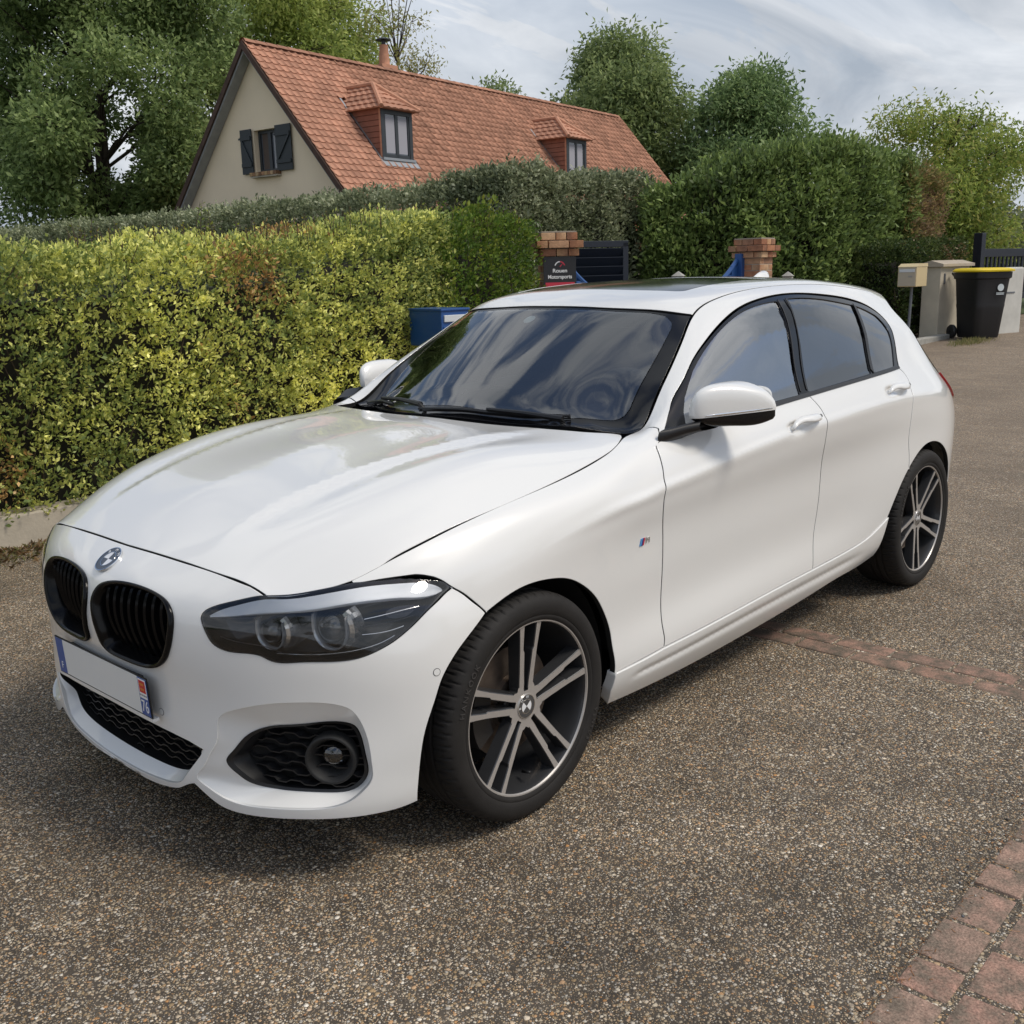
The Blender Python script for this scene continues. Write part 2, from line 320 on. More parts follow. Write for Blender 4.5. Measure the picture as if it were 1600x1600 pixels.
# loose stones
def pebbles(name, pts, sizes, cols, mat, parent=None):
    oct_ = arr_([(1, 0, 0), (.3, .9, .1), (-.8, .5, 0), (-.7, -.6, .05), (.4, -.85, 0), (.1, .05, .62), (0, 0, -.4)]); f = [(0, 1, 5), (1, 2, 5), (2, 3, 5), (3, 4, 5), (4, 0, 5), (1, 0, 6), (2, 1, 6), (3, 2, 6), (4, 3, 6), (0, 4, 6)]
    n = len(pts); a = rng.uniform(0, 6.28, n); c, s_ = np.cos(a), np.sin(a); sx = sizes*rng.uniform(.7, 1.3, n); sy = sizes*rng.uniform(.6, 1.1, n); sz = sizes*rng.uniform(.5, .9, n)
    X = oct_[None, :, 0]*sx[:, None]; Y = oct_[None, :, 1]*sy[:, None]; Z = oct_[None, :, 2]*sz[:, None]
    V = np.stack([X*c[:, None]-Y*s_[:, None]+pts[:, :1], X*s_[:, None]+Y*c[:, None]+pts[:, 1:2], Z+pts[:, 2:3]+sizes[:, None]*.25], 2).reshape(-1, 3)
    Fq = (np.arange(n)[:, None, None]*7+arr_(f)[None]).reshape(-1, 3).astype(int)
    return fast_mesh(name, V, Fq, mat, parent, col=np.repeat(cols, 7, 0), smooth=True)
def arr_(a): return np.asarray(a, float)
attrmat('stone_col', rough=.75, bump=.15, bscale=300, mott=.2, mscale=150)
n = 900; t_ = rng.uniform(0, 1, n); px_ = np.where(rng.random(n) < .62, rng.uniform(-1.2, 1.9, n), rng.uniform(-1.6, 2.6, n)); py_ = np.where(rng.random(n) < .55, -1.885+rng.normal(0, .035, n), rng.uniform(-2.4, -1.0, n))
pal = arr_([(.42, .36, .28), (.30, .20, .11), (.09, .09, .10), (.50, .46, .40), (.18, .15, .12), (.13, .14, .16), (.34, .18, .09)])
tag(pebbles('loose_stones', np.stack([px_, py_, np.where(py_ < -1.9, .006, .001)], 1), rng.uniform(.0018, .0048, n)*np.where(rng.random(n) < .06, 1.9, 1), pal[rng.integers(0, len(pal), n)], 'stone_col'), 'small loose stones scattered along the paver edge', 'gravel', kind='stuff')
# dead needles and bits of leaf along the paver joint
n = 420; bx = rng.uniform(-1.1, 1.8, n); by = np.where(rng.random(n) < .8, -1.89+rng.normal(0, .02, n), rng.uniform(-2.3, -1.5, n)); an = rng.uniform(0, 6.28, n); ln = rng.uniform(.006, .02, n); w = .0008
d = np.stack([np.cos(an), np.sin(an), rng.uniform(-.1, .25, n)], 1)*ln[:, None]; q = np.stack([-np.sin(an), np.cos(an), 0*an], 1)*w; P0 = np.stack([bx, by, np.full(n, .010)], 1)
V = np.stack([P0-q, P0+q, P0+d+q, P0+d-q], 1).reshape(-1, 3); cc = np.repeat(arr_([(.22, .10, .04)])*rng.uniform(.5, 1.4, (n, 1)), 4, 0)
tag(fast_mesh('dry_needles', V, np.arange(4*n).reshape(n, 4), 'stone_col', col=cc), 'dry brown needles caught in the paver joints', 'needles', kind='stuff')

# ================================================================== FOLIAGE
leafmat('leaf_gloss', trans=.38, rough=.42); leafmat('leaf_soft', trans=.5, rough=.55)
simple('bark', (.055, .042, .032), rough=.95, noise=.4, nscale=12, bump=.6, bscale=30)
simple('twig', (.075, .052, .036), rough=.95)
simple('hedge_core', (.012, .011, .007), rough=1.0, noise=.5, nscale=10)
def leaves(name, P, D, size, cols, mat, parent=None, width=.5, curl=.18):
    """one bent quad per leaf: P base, D pointing direction (unit), size length"""
    n = len(P); r_ = rng.normal(size=(n, 3)); S = np.cross(D, r_); S /= np.maximum(np.linalg.norm(S, axis=1), 1e-6)[:, None]; Nn = np.cross(S, D); L = size[:, None]
    V = np.empty((n, 4, 3)); V[:, 0] = P; V[:, 1] = P+D*L*.52+S*L*width*.5+Nn*L*curl*.5; V[:, 2] = P+D*L-Nn*L*curl*.3; V[:, 3] = P+D*L*.52-S*L*width*.5+Nn*L*curl*.5
    return fast_mesh(name, V.reshape(-1, 3), np.arange(4*n).reshape(n, 4), mat, parent, col=np.repeat(cols, 4, 0), smooth=False)
def unit(a): return a/np.maximum(np.linalg.norm(a, axis=1), 1e-9)[:, None]
def blotch(P, scale, seed=0.0):
    return arr_([mnoise.noise(Vector((p[0]*scale+seed, p[1]*scale+seed*.7, p[2]*scale-seed))) for p in P])
def hedge(name, label, cat, line, top, depth, leaf, dens, palette, bright, mat='leaf_gloss', group=None, rough_top=.06, base_z=0.0, seedn=1.0, bulge=.05, dry=None, core_col='hedge_core', width=.5, cluster=6, up=.25, top_round=.12, jit=.09):
    """line: [(x,y)...] of the street face; top(s): height; the hedge grows `depth` back from the face (left of the line direction)"""
    g = empty(name, (line[0][0], line[0][1], 0), label=label, category=cat, group=group); org = arr_([line[0][0], line[0][1], 0])
    ln = arr_(line); seg = np.diff(ln, axis=0); sl = np.linalg.norm(seg, axis=1); cum = np.r_[0, np.cumsum(sl)]; Ltot = cum[-1]
    def at_(s):
        s = np.clip(s, 0, Ltot-1e-6); i = np.clip(np.searchsorted(cum, s, side='right')-1, 0, len(sl)-1); f = (s-cum[i])/sl[i]; p = ln[i]+seg[i]*f[:, None]; t = seg[i]/sl[i][:, None]; return p, np.stack([-t[:, 1], t[:, 0]], 1)
    hm = arr_([top(s) for s in np.linspace(0, Ltot, 60)]); Aface = Ltot*hm.mean(); Atop = Ltot*depth
    nf = int(dens*Aface); nt_ = int(dens*Atop*.9); ne = int(dens*depth*hm.mean()*2.0)
    def tp(s): return np.interp(s, np.linspace(0, Ltot, 60), hm)
    # face
    s = rng.uniform(0, Ltot, nf); f = rng.uniform(0, 1, nf)**.92; H = tp(s); z = f*H; p, nb = at_(s)
    inn = np.where(f > 1-top_round/H, ((f-(1-top_round/H))*H/top_round)**2*top_round*.8, 0); q = np.stack([p[:, 0], p[:, 1], z], 1)
    wob = bulge*blotch(q, 1.6, seedn)+.5*bulge*blotch(q, 4.5, seedn+3); dpt = inn+wob+np.abs(rng.normal(0, jit, nf))*.8-.02
    A = np.stack([p[:, 0]+nb[:, 0]*dpt, p[:, 1]+nb[:, 1]*dpt, z+base_z+arr_([gz(x) for x in p[:, 0]])], 1); nA = np.stack([-nb[:, 0], -nb[:, 1], np.full(nf, .35)], 1); dA = dpt-wob-inn
    # top
    s = rng.uniform(0, Ltot, nt_); w = rng.uniform(0, 1, nt_); p, nb = at_(s); H = tp(s); dpt = .05+w*(depth-.05); q = np.stack([p[:, 0]+nb[:, 0]*dpt, p[:, 1]+nb[:, 1]*dpt, H], 1)
    wob = rough_top*(blotch(q, 2.2, seedn+9)+.6*blotch(q, 6, seedn+5)); jj = np.abs(rng.normal(0, jit, nt_)); B = np.stack([q[:, 0], q[:, 1], H+base_z+wob-jj+.01+arr_([gz(x) for x in p[:, 0]])], 1); nB = np.stack([-.2*nb[:, 0], -.2*nb[:, 1], np.ones(nt_)], 1)
    # both ends
    s = np.where(rng.random(ne) < .5, 0.0, Ltot-1e-4); p, nb = at_(s); w = rng.uniform(0, depth, ne); H = tp(s); z = rng.uniform(0, 1, ne)*H; i_ = np.where(s < 1e-3, 1.0, -1.0); tdir = np.stack([nb[:, 1], -nb[:, 0]], 1); jj = np.abs(rng.normal(0, jit, ne))-.02
    Cc = np.stack([p[:, 0]+nb[:, 0]*w+tdir[:, 0]*jj*i_, p[:, 1]+nb[:, 1]*w+tdir[:, 1]*jj*i_, z+base_z+arr_([gz(x) for x in p[:, 0]])], 1); nC = np.stack([-tdir[:, 0]*i_, -tdir[:, 1]*i_, np.full(ne, .3)], 1)
    P = np.concatenate([A, B, Cc]); Nn = unit(np.concatenate([nA, nB, nC])); deep = np.concatenate([dA, jj*0+.03 if False else np.full(nt_, .02), np.full(ne, .03)])
    # clusters of leaves round each twig tip
    k = cluster; P = np.repeat(P, k, 0); Nn = np.repeat(Nn, k, 0); deep = np.repeat(deep, k); n = len(P)
    P = P+rng.normal(0, leaf*.55, (n, 3)); Dd = unit(Nn*.75+rng.normal(0, .62, (n, 3))+arr_([0, 0, up])); sz = leaf*rng.uniform(.6, 1.25, n)
    b1 = np.repeat(blotch(P[::k], .9, seedn+20), k)+.5*np.repeat(blotch(P[::k], 2.7, seedn+31), k); r1 = np.repeat(rng.random(n//k), k)*.68+rng.random(n)*.32
    idx = np.clip(r1*.85+b1*.22+.08, 0, .999); pal_ = arr_(palette); fi = idx*(len(pal_)-1); i0 = np.floor(fi).astype(int); fr = (fi-i0)[:, None]; col = pal_[i0]*(1-fr)+pal_[np.minimum(i0+1, len(pal_)-1)]*fr
    if dry is not None:
        thr, dcol = dry; bd = np.repeat(blotch(P[::k], .75, seedn+50), k)+.6*np.repeat(blotch(P[::k], 2.3, seedn+60), k)+rng.normal(0, .12, n); kx = bd > thr; col[kx] = arr_(dcol)[rng.integers(0, len(dcol), kx.sum())]
    col = col*bright*1.5*rng.uniform(.75, 1.2, (n, 1)); leaves('foliage', P-org, Dd, sz, col, mat, g, width=width)
    # woody core that closes the view
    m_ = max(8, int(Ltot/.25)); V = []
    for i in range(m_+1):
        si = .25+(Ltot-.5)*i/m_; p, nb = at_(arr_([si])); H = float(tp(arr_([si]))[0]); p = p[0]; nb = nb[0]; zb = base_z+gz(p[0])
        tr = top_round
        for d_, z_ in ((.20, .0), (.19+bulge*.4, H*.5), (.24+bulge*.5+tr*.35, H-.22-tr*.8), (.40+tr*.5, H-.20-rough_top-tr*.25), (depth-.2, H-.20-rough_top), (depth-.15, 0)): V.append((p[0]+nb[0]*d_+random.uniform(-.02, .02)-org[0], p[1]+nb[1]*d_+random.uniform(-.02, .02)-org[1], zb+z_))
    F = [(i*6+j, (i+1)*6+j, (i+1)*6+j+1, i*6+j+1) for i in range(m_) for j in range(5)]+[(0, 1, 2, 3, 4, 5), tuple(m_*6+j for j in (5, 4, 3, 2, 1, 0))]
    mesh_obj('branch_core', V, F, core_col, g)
    # visible twigs near the face
    b = MB(); nt2 = int(Ltot*16)
    for _ in range(nt2):
        s = random.uniform(0, Ltot); p, nb = at_(arr_([s])); p = p[0]; nb = nb[0]; H = float(tp(arr_([s]))[0]); t = arr_([nb[1], -nb[0]]); z0 = random.uniform(.05, .8)*H; ln_ = random.uniform(.25, .6); lean = random.uniform(-.6, .6); d0, d1 = random.uniform(.10, .2), random.uniform(.0, .10)
        a = (p[0]+nb[0]*d0-org[0], p[1]+nb[1]*d0-org[1], base_z+gz(p[0])+z0); e = (p[0]+nb[0]*d1+t[0]*lean*ln_-org[0], p[1]+nb[1]*d1+t[1]*lean*ln_-org[1], base_z+gz(p[0])+min(H, z0+ln_)); m2 = tuple((a[i]+e[i])/2+random.uniform(-.03, .03) for i in range(3)); b.tube([a, m2, e], [.005, .004, .002], 4, cap=False)
    tag(b.build('twigs', 'twig', g), kind='stuff'); return g
# low rendered wall under the first hedge
simple('render_beige', (.44, .39, .31), rough=.9, noise=.22, nscale=3.5, bump=.25, bscale=40)
b = MB(); b.box((1.0, 3.44, .09), (8.6, .18, .20), bev=.01); b.box((1.0, 3.44, -.04), (8.6, .15, .1)); tag(b.build('garden_wall', 'render_beige'), 'low beige rendered wall under the yellow hedge', 'wall')
YEL = [(.036, .052, .014), (.072, .090, .022), (.135, .145, .032), (.25, .240, .055), (.38, .350, .085), (.48, .43, .13)]
def top1(s): x = -3.0+s; return 1.50+.05*np.clip((x-.6)/2, 0, 1)+.24*sst_((x-2.2)/2.2)+.10*sst_((x-4.2)/.8)
def sst_(a): a = np.clip(a, 0, 1); return a*a*(3-2*a)
YEL = [(1.15*r_c, 1.22*g_c, 1.6*b_c) for r_c, g_c, b_c in YEL]
DRY = [(.24, .14, .055), (.30, .20, .085), (.17, .10, .04), (.10, .065, .03)]
hedge('yellow_hedge', 'clipped yellow-green variegated hedge with brown dry patches behind the car', 'hedge', [(-3.0, 3.36), (1.5, 3.36), (4.05, 3.52)], lambda s: top1(s), .85, .037, 700, YEL, 1.75, base_z=.17, dry=(.52, DRY), bulge=.09, rough_top=.10, cluster=9, jit=.10)
# greener end of the hedge by the gate pillar
hedge('green_hedge', 'looser green and yellow hedge end beside the pillar with the sign', 'hedge', [(3.95, 3.52), (5.22, 3.62)], lambda s: 1.66+.16*math.sin(min(1, s/.7)*math.pi*.55)-.10*max(0, s-.8), .95, .045, 520, [(.025, .05, .010), (.05, .095, .016), (.085, .14, .022), (.14, .19, .03), (.24, .25, .04)], 1.0, base_z=.1, bulge=.14, rough_top=.22, seedn=7, cluster=6, up=.4)
# young shoots standing out of the hedge tops
def shoots(name, label, n, xr, yr, z0f, hr, cols, leaf=.035):
    P = []; D = []; S = []; Cc = []; b = MB(); ox, oy = (xr[0]+xr[1])/2, (yr[0]+yr[1])/2
    for _ in range(n):
        x, y = random.uniform(*xr), random.uniform(*yr); z = z0f(x); h = random.uniform(*hr); lx, ly = random.uniform(-.25, .25)*h, random.uniform(-.25, .25)*h; b.tube([(x-ox, y-oy, z-.12), (x+lx*.4-ox, y+ly*.4-oy, z+h*.5), (x+lx-ox, y+ly-oy, z+h)], [.0035, .0028, .0012], 4, cap=False); c = cols[random.randrange(len(cols))]
        m_ = int(h/.022)
        for i in range(m_):
            t = i/m_; a = random.uniform(0, 6.28); P.append((x+lx*t-ox, y+ly*t-oy, z-.05+(h+.05)*t)); D.append((math.cos(a)*.8, math.sin(a)*.8, .55)); S.append(leaf*random.uniform(.7, 1.2)*(1-.35*t)); Cc.append([q*random.uniform(.8, 1.15) for q in c])
    g = empty(name, (ox, oy, 0), label=label, category='shoots'); leaves('leaves', arr_(P), unit(arr_(D)), arr_(S), arr_(Cc), 'leaf_soft', g); tag(b.build('stems', 'twig', g), kind='stuff')
shoots('hedge_shoots', 'pale young shoots standing up along the yellow hedge top', 190, (1.0, 3.4), (3.5, 4.1), lambda x: top1(x+3.0)+.17, (.05, .16), [(.30, .30, .05), (.40, .36, .06), (.20, .24, .04)])
shoots('tall_shoots', 'two tall thin leafy shoots above the yellow hedge', 3, (1.75, 2.05), (3.75, 3.95), lambda x: top1(x+3.0)+.17, (.22, .34), [(.26, .30, .06)], leaf=.045)
shoots('gate_shoots', 'leafy green shoots rising above the hedge end by the pillar', 70, (4.0, 5.1), (3.6, 4.3), lambda x: 1.86, (.06, .22), [(.13, .20, .03), (.20, .25, .04), (.09, .15, .025)], leaf=.05)
# strip of dead grass and litter at the foot of the wall
n = 5200; bx = rng.uniform(-2.5, 2.6, n); by = 3.34-np.abs(rng.normal(0, .17, n)); an = rng.uniform(0, 6.28, n); P = np.stack([bx, by, np.full(n, .004)], 1); D = unit(np.stack([np.cos(an)*.8, np.sin(an)*.8, rng.uniform(.05, .9, n)], 1)); pal = arr_([(.22, .13, .06), (.16, .09, .04), (.30, .21, .10), (.13, .12, .05), (.09, .06, .03), (.20, .19, .07)])
gl = leaves('dead_grass', P, D, rng.uniform(.02, .055, n), pal[rng.integers(0, 6, n)], 'leaf_soft', width=.28); tag(gl, 'dry brown grass and leaf litter along the wall foot', 'grass', kind='stuff')
# grey-leaved hedge round the neighbour's garden: long side running back, and the end facing the street
GREY = [(.030, .038, .020), (.060, .072, .038), (.105, .118, .066), (.165, .178, .110), (.25, .255, .18)]
hedge('grey_hedge', 'long grey-green clipped hedge running back below the gable house', 'hedge', [(8.6, 25.5), (8.9, 7.4)][::1], lambda s: 2.62, 1.3, .075, 240, GREY, 1.75, bulge=.12, rough_top=.14, seedn=13, cluster=6, jit=.11, up=.1)
hedge('grey_hedge', 'short grey-green hedge face behind the blue gate between the two pillars', 'hedge', [(8.9, 7.3), (12.3, 7.15)], lambda s: 2.72-.10*s/3+.05*math.sin(s*3), 1.4, .070, 420, GREY, 1.6, bulge=.16, rough_top=.16, seedn=17, cluster=6, jit=.11, up=.1)
LAUR = [(.018, .028, .010), (.034, .050, .016), (.056, .080, .024), (.082, .110, .034), (.125, .150, .055)]
def lt(s): return 2.35+.62*math.sin(min(1, s/5.2)*math.pi*.72)
hedge('laurel_hedge', 'tall glossy dark green hedge with a domed top behind the right brick pillar', 'hedge', [(11.55, 6.9), (12.3, 5.6), (13.9, 4.75), (16.0, 4.5)], lt, 1.8, .105, 330, LAUR, 2.3, bulge=.22, rough_top=.25, seedn=23, cluster=6, jit=.14, width=.42, top_round=.7)
MIXD = [(.030, .040, .012), (.060, .075, .02), (.09, .085, .03), (.13, .085, .04), (.16, .17, .04)]
hedge('mixed_shrub', 'half-dry brownish green shrub beside the tall dark hedge', 'shrub', [(15.7, 4.5), (17.5, 4.6)], lambda s: 2.75-.15*abs(s-.8), 1.5, .085, 330, MIXD, 1.9, mat='leaf_soft', bulge=.35, rough_top=.35, seedn=29, cluster=6, jit=.25, dry=(.30, [(.10, .070, .038), (.13, .090, .05), (.08, .055, .03)]), width=.34)
hedge('low_hedge', 'low trimmed dark green hedge behind the cream letter box', 'hedge', [(14.0, 3.85), (16.6, 3.85)], lambda s: 1.42+.06*s/2, 1.0, .055, 420, [(.016, .028, .008), (.03, .05, .014), (.05, .075, .02), (.08, .10, .03), (.11, .125, .05)], 1.0, bulge=.08, rough_top=.08, seedn=37, cluster=6, dry=(.42, [(.17, .12, .06), (.12, .08, .04)]))
# ------------------------------------------------------------------ trees
def tree(name, label, base, height, blobs, leaf, count, palette, bright=1.0, trunk=.22, mat='leaf_soft', droop=.3, width=.36, sparse=.0, seedn=3, group='trees behind the gardens', stems=1, limb=.4, fork=.35):
    """blobs: (dx, dy, z, rx, rz) lumps of the crown"""
    g = empty(name, (base[0], base[1], gz(base[0])), label=label, category='tree', group=group); r_ = random.Random(seedn); b = MB(); ends = []
    for k in range(stems):
        off = (r_.uniform(-.4, .4)*(k > 0), r_.uniform(-.4, .4)*(k > 0)); pts = [(off[0], off[1], -.1)]; nseg = 7; lx, ly = r_.uniform(-.06, .06)*height, r_.uniform(-.06, .06)*height
        for i in range(1, nseg+1): t = i/nseg; pts.append((off[0]+lx*t*t*(1+k)+r_.uniform(-.05, .05), off[1]+ly*t*t*(1+k)+r_.uniform(-.05, .05), height*.88*t))
        b.tube(pts, [max(.02, trunk*(1-.9*i/nseg)) for i in range(nseg+1)], 9)
    main = pts
    for (dx, dy, z, rx, rz) in blobs:
        h0 = max(height*.14, min(height*.75, z-rz*.5-abs(dx)*fork-r_.uniform(.2, 1.0))); i = min(len(main)-2, int(h0/(height*.88)*7)); p0 = Vector(main[i]).lerp(Vector(main[i+1]), .5); e = Vector((dx, dy, z)); mid = p0.lerp(e, .5)+Vector((r_.uniform(-.2, .2), r_.uniform(-.2, .2), .12*(e-p0).length)); rad = max(.025, trunk*limb*(1-.6*h0/height)); b.tube([tuple(p0), tuple(mid), tuple(e)], [rad, rad*.6, rad*.2], 6, cap=False)
        for _ in range(6):
            v = Vector((r_.gauss(0, 1), r_.gauss(0, 1), r_.gauss(0, .7))).normalized(); q = e+Vector((v.x*rx, v.y*rx, v.z*rz))*.85; m2 = e.lerp(q, .5)+Vector((0, 0, .1)); b.tube([tuple(mid.lerp(e, .7)), tuple(m2), tuple(q)], [rad*.3, rad*.2, rad*.07], 4, cap=False)
    b.build('trunk', 'bark', g)
    vol = arr_([rx*rx*rz for *_, rx, rz in blobs])**.72; per = np.maximum(20, (count*vol/vol.sum()).astype(int)); Ps = []; Ns = []; Sh = []
    for (dx, dy, z, rx, rz), m_ in zip(blobs, per):
        k = 7; mc = max(3, m_//k); v = rng.normal(size=(mc, 3)); v = unit(v); rad = rng.uniform(.35, 1.02, mc)**.45; nn = .22*arr_([mnoise.noise(Vector((a[0]*1.7+dx, a[1]*1.7+dy, a[2]*1.7+z))) for a in v]); c = v*(rad+nn)[:, None]*arr_([rx, rx, rz])+arr_([dx, dy, z])
        if sparse > 0: c = c[rng.random(mc) > sparse]; v = v[:len(c)]; mc = len(c)
        c2 = np.repeat(c, k, 0)+rng.normal(0, leaf*1.15, (mc*k, 3)); Ps.append(c2); Ns.append(np.repeat(v, k, 0)); Sh.append(np.repeat(rng.random(mc), k))
    P = np.concatenate(Ps); v = np.concatenate(Ns); sh = np.concatenate(Sh); n = len(P); D = unit(v*.6+rng.normal(0, .6, (n, 3))-arr_([0, 0, droop])); sz = leaf*rng.uniform(.6, 1.3, n)
    idx = np.clip(sh*.65+rng.random(n)*.35+.12*blotch(P[::1] if n < 1 else P, .5, seedn), 0, .999); pal_ = arr_(palette); fi = idx*(len(pal_)-1); i0 = np.floor(fi).astype(int); fr = (fi-i0)[:, None]; col = (pal_[i0]*(1-fr)+pal_[np.minimum(i0+1, len(pal_)-1)]*fr)*bright*2.1*rng.uniform(.85, 1.15, (n, 1))
    leaves('crown', P, D, sz, col, mat, g, width=width); return g
def lumps(seed, n, R, z0, z1, rr, squash=.75, shape=None):
    r_ = random.Random(seed); out = []
    for i in range(n):
        t = (i+.5)/n; z = z0+(z1-z0)*r_.random(); f = (z-z0)/(z1-z0); w = (shape(f) if shape else math.sin(math.pi*(.12+.80*f))**.6)*R; a = r_.uniform(0, 6.283); q = w*math.sqrt(r_.random()); s_ = rr*r_.uniform(.65, 1.25); out.append((q*math.cos(a), q*math.sin(a), z, s_, s_*squash))
    return out
ASH = [(.024, .038, .014), (.044, .064, .022), (.070, .094, .034), (.098, .124, .048), (.130, .156, .066)]
LIME = [(.050, .070, .018), (.082, .108, .026), (.122, .148, .038), (.160, .182, .050), (.20, .21, .07)]
MID = [(.028, .042, .018), (.048, .066, .026), (.072, .092, .036), (.095, .116, .046), (.125, .145, .060)]
tree('ash_tree', 'large dark feathery ash tree left of the gable house', (12.99, 26.68), 13.2, lumps(3, 90, 3.7, 2.6, 12.8, .95), .17, 150000, ASH, 1.75, trunk=.15, stems=3, seedn=5, fork=.5, width=.44, droop=.1)
tree('ash_tree', 'small light-green tree at the far left edge of the picture', (10.0, 31.6), 5.6, lumps(8, 16, 2.0, 1.6, 5.4, .95), .17, 16000, LIME, .95, trunk=.12, seedn=15)
tree('lime_tree', 'bright yellow-green tree behind the ridge of the house', (26.7, 36.06), 16.0, lumps(12, 44, 3.8, 7.5, 16.0, 1.4), .25, 60000, LIME, 1.4, trunk=.3, seedn=9, width=.36)
tree('sparse_tree', 'thin sparse young tree with few leaves behind the chimney', (24.39, 26.46), 12.4, lumps(21, 18, 1.35, 7.4, 12.2, .75), .15, 2600, [(.10, .10, .03), (.16, .15, .05), (.12, .13, .04), (.20, .15, .06)], 1.2, trunk=.10, seedn=31, sparse=.2, limb=.5)
tree('small_tree', 'low rounded tree top showing just above the far roof ridge', (35.61, 32.49), 10.0, lumps(25, 18, 2.1, 6.6, 9.2, .9), .24, 16000, MID, 1.7, trunk=.2, seedn=33)
tree('round_tree', 'tall mid-green tree rising behind the right end of the roof', (33.05, 23.16), 10.6, lumps(41, 46, 2.5, 2.8, 9.7, 1.0), .23, 60000, MID, 1.7, trunk=.25, seedn=43)
tree('round_tree', 'rounded grey-green tree right of the roof end against the sky', (34.61, 18.45), 8.6, lumps(47, 40, 2.2, 1.8, 7.7, .95), .22, 50000, [(.025, .042, .018), (.042, .066, .026), (.062, .090, .036), (.085, .115, .048), (.11, .14, .06)], 1.7, trunk=.22, seedn=53)
tree('loose_tree', 'loose airy tree with drooping outer twigs above the bin', (21.97, 6.4), 4.9, lumps(57, 36, 2.0, 1.2, 4.1, .62), .115, 38000, [(.032, .050, .012), (.060, .085, .018), (.090, .115, .026), (.13, .145, .036), (.16, .13, .05)], 1.6, trunk=.14, seedn=59, stems=2, sparse=.08, width=.34)
tree('far_shrub', 'grey-green shrub behind the dark gate at the right edge', (26.3, 6.26), 2.6, lumps(61, 18, 2.6, .6, 2.3, .8), .12, 16000, [(.05, .06, .03), (.09, .10, .06), (.13, .14, .09), (.08, .12, .03)], 1.1, trunk=.06, seedn=63, group=None)
# hedgerow far behind, closing the horizon
hedge('far_hedgerow', 'distant dark hedgerow closing the view behind the gardens', 'hedge', [(52, 30), (46, -22)], lambda s: 3.2+.5*math.sin(s*.7), 2.0, .34, 26, MID, 1.4, bulge=.6, rough_top=.8, seedn=71, cluster=6, jit=.4, mat='leaf_soft')
hedge('far_hedgerow', 'distant dark hedgerow closing the view at the far left', 'hedge', [(52, 52), (-30, 60)][::-1] if False else [(-22, 44), (14, 46)], lambda s: 2.6+.5*math.sin(s*.6), 2.0, .32, 26, MID, 1.4, bulge=.6, rough_top=.8, seedn=73, cluster=6, jit=.4, mat='leaf_soft')
# trees across the street, behind the photographer: seen mirrored in the side glass
tree('street_tree', 'dark tree across the street behind the photographer mirrored in the rear side glass', (11.0, -15.0), 7.5, lumps(81, 22, 2.6, 2.0, 7.4, 1.1), .20, 9000, MID, .9, trunk=.2, seedn=83, group='trees across the street')
tree('street_tree', 'smaller dark tree across the street mirrored in the front side glass', (5.2, -19.0), 5.6, lumps(86, 16, 2.4, 1.2, 5.4, 1.0), .20, 6000, MID, .9, trunk=.16, seedn=88, group='trees across the street')
tree('street_tree', 'distant tree across the street mirrored low in the headlight', (-15.0, -7.0), 6.5, lumps(91, 16, 2.8, 1.4, 6.2, 1.1), .22, 6000, MID, .9, trunk=.18, seedn=93, group='trees across the street')

# ================================================================== HOUSE
A1 = arr_([12.58, 18.81, 6.74]); RD = arr_([.99370, .11205, 0]); FD = arr_([.11205, -.99370, 0]); SLOPE = 1.169; RL = 17.1
def hp3(s, t, z): return A1+RD*s+FD*t+arr_([0, 0, z-A1[2]])
simple('house_render', (.82, .68, .49), rough=.92, noise=.07, nscale=.9, bump=.15, bscale=50)
simple('verge_brown', (.075, .042, .030), rough=.85, noise=.3, nscale=6)
simple('fascia_grey', (.30, .30, .30), rough=.7, noise=.15, nscale=5)
simple('anthracite', (.030, .036, .042), rough=.5); simple('shutter_paint', (.020, .027, .031), rough=.55); simple('curtain_dark', (.10, .075, .06), rough=.9)
simple('window_glass_dark', (.10, .11, .13), rough=.06, coat=1.0); simple('net_curtain', (.34, .34, .38), rough=.9); simple('zinc', (.36, .38, .40), rough=.45, metal=.6)
simple('terracotta', (.48, .24, .15), rough=.85, noise=.2, nscale=10); simple('cladding', (.27, .115, .075), rough=.85, noise=.15, nscale=6)
def tile_material(name):
    m, nt, b = newmat(name); L = nt.links; at = N_(nt, 'ShaderNodeAttribute'); at.attribute_name = 'col'; geo = N_(nt, 'ShaderNodeNewGeometry'); oi = N_(nt, 'ShaderNodeObjectInfo')
    n = N_(nt, 'ShaderNodeTexNoise'); L.new(geo.outputs['Position'], n.inputs['Vector']); n.inputs['Scale'].default_value = 1.7; n.inputs['Detail'].default_value = 8; n.inputs['Roughness'].default_value = .65
    mr = N_(nt, 'ShaderNodeMapRange'); L.new(n.outputs[0], mr.inputs[0]); mr.inputs[1].default_value = .3; mr.inputs[2].default_value = .72; mr.inputs[3].default_value = 1.12; mr.inputs[4].default_value = .72
    m2 = N_(nt, 'ShaderNodeMapRange'); L.new(oi.outputs['Random'], m2.inputs[0]); m2.inputs[3].default_value = .86; m2.inputs[4].default_value = 1.12
    mu = N_(nt, 'ShaderNodeMath', operation='MULTIPLY'); L.new(mr.outputs[0], mu.inputs[0]); L.new(m2.outputs[0], mu.inputs[1])
    sc = N_(nt, 'ShaderNodeVectorMath', operation='SCALE'); L.new(at.outputs['Color'], sc.inputs[0]); L.new(mu.outputs[0], sc.inputs['Scale']); L.new(sc.outputs[0], b.inputs['Base Color']); b.inputs['Roughness'].default_value = .8; b.inputs['Specular IOR Level'].default_value = .25
tile_material('roof_tile')
H = empty('house', tuple(A1*arr_([1, 1, 0])), label='cream house with a steep orange tiled roof and two dormers behind the hedges', category='house'); HO = arr_([A1[0], A1[1], 0])
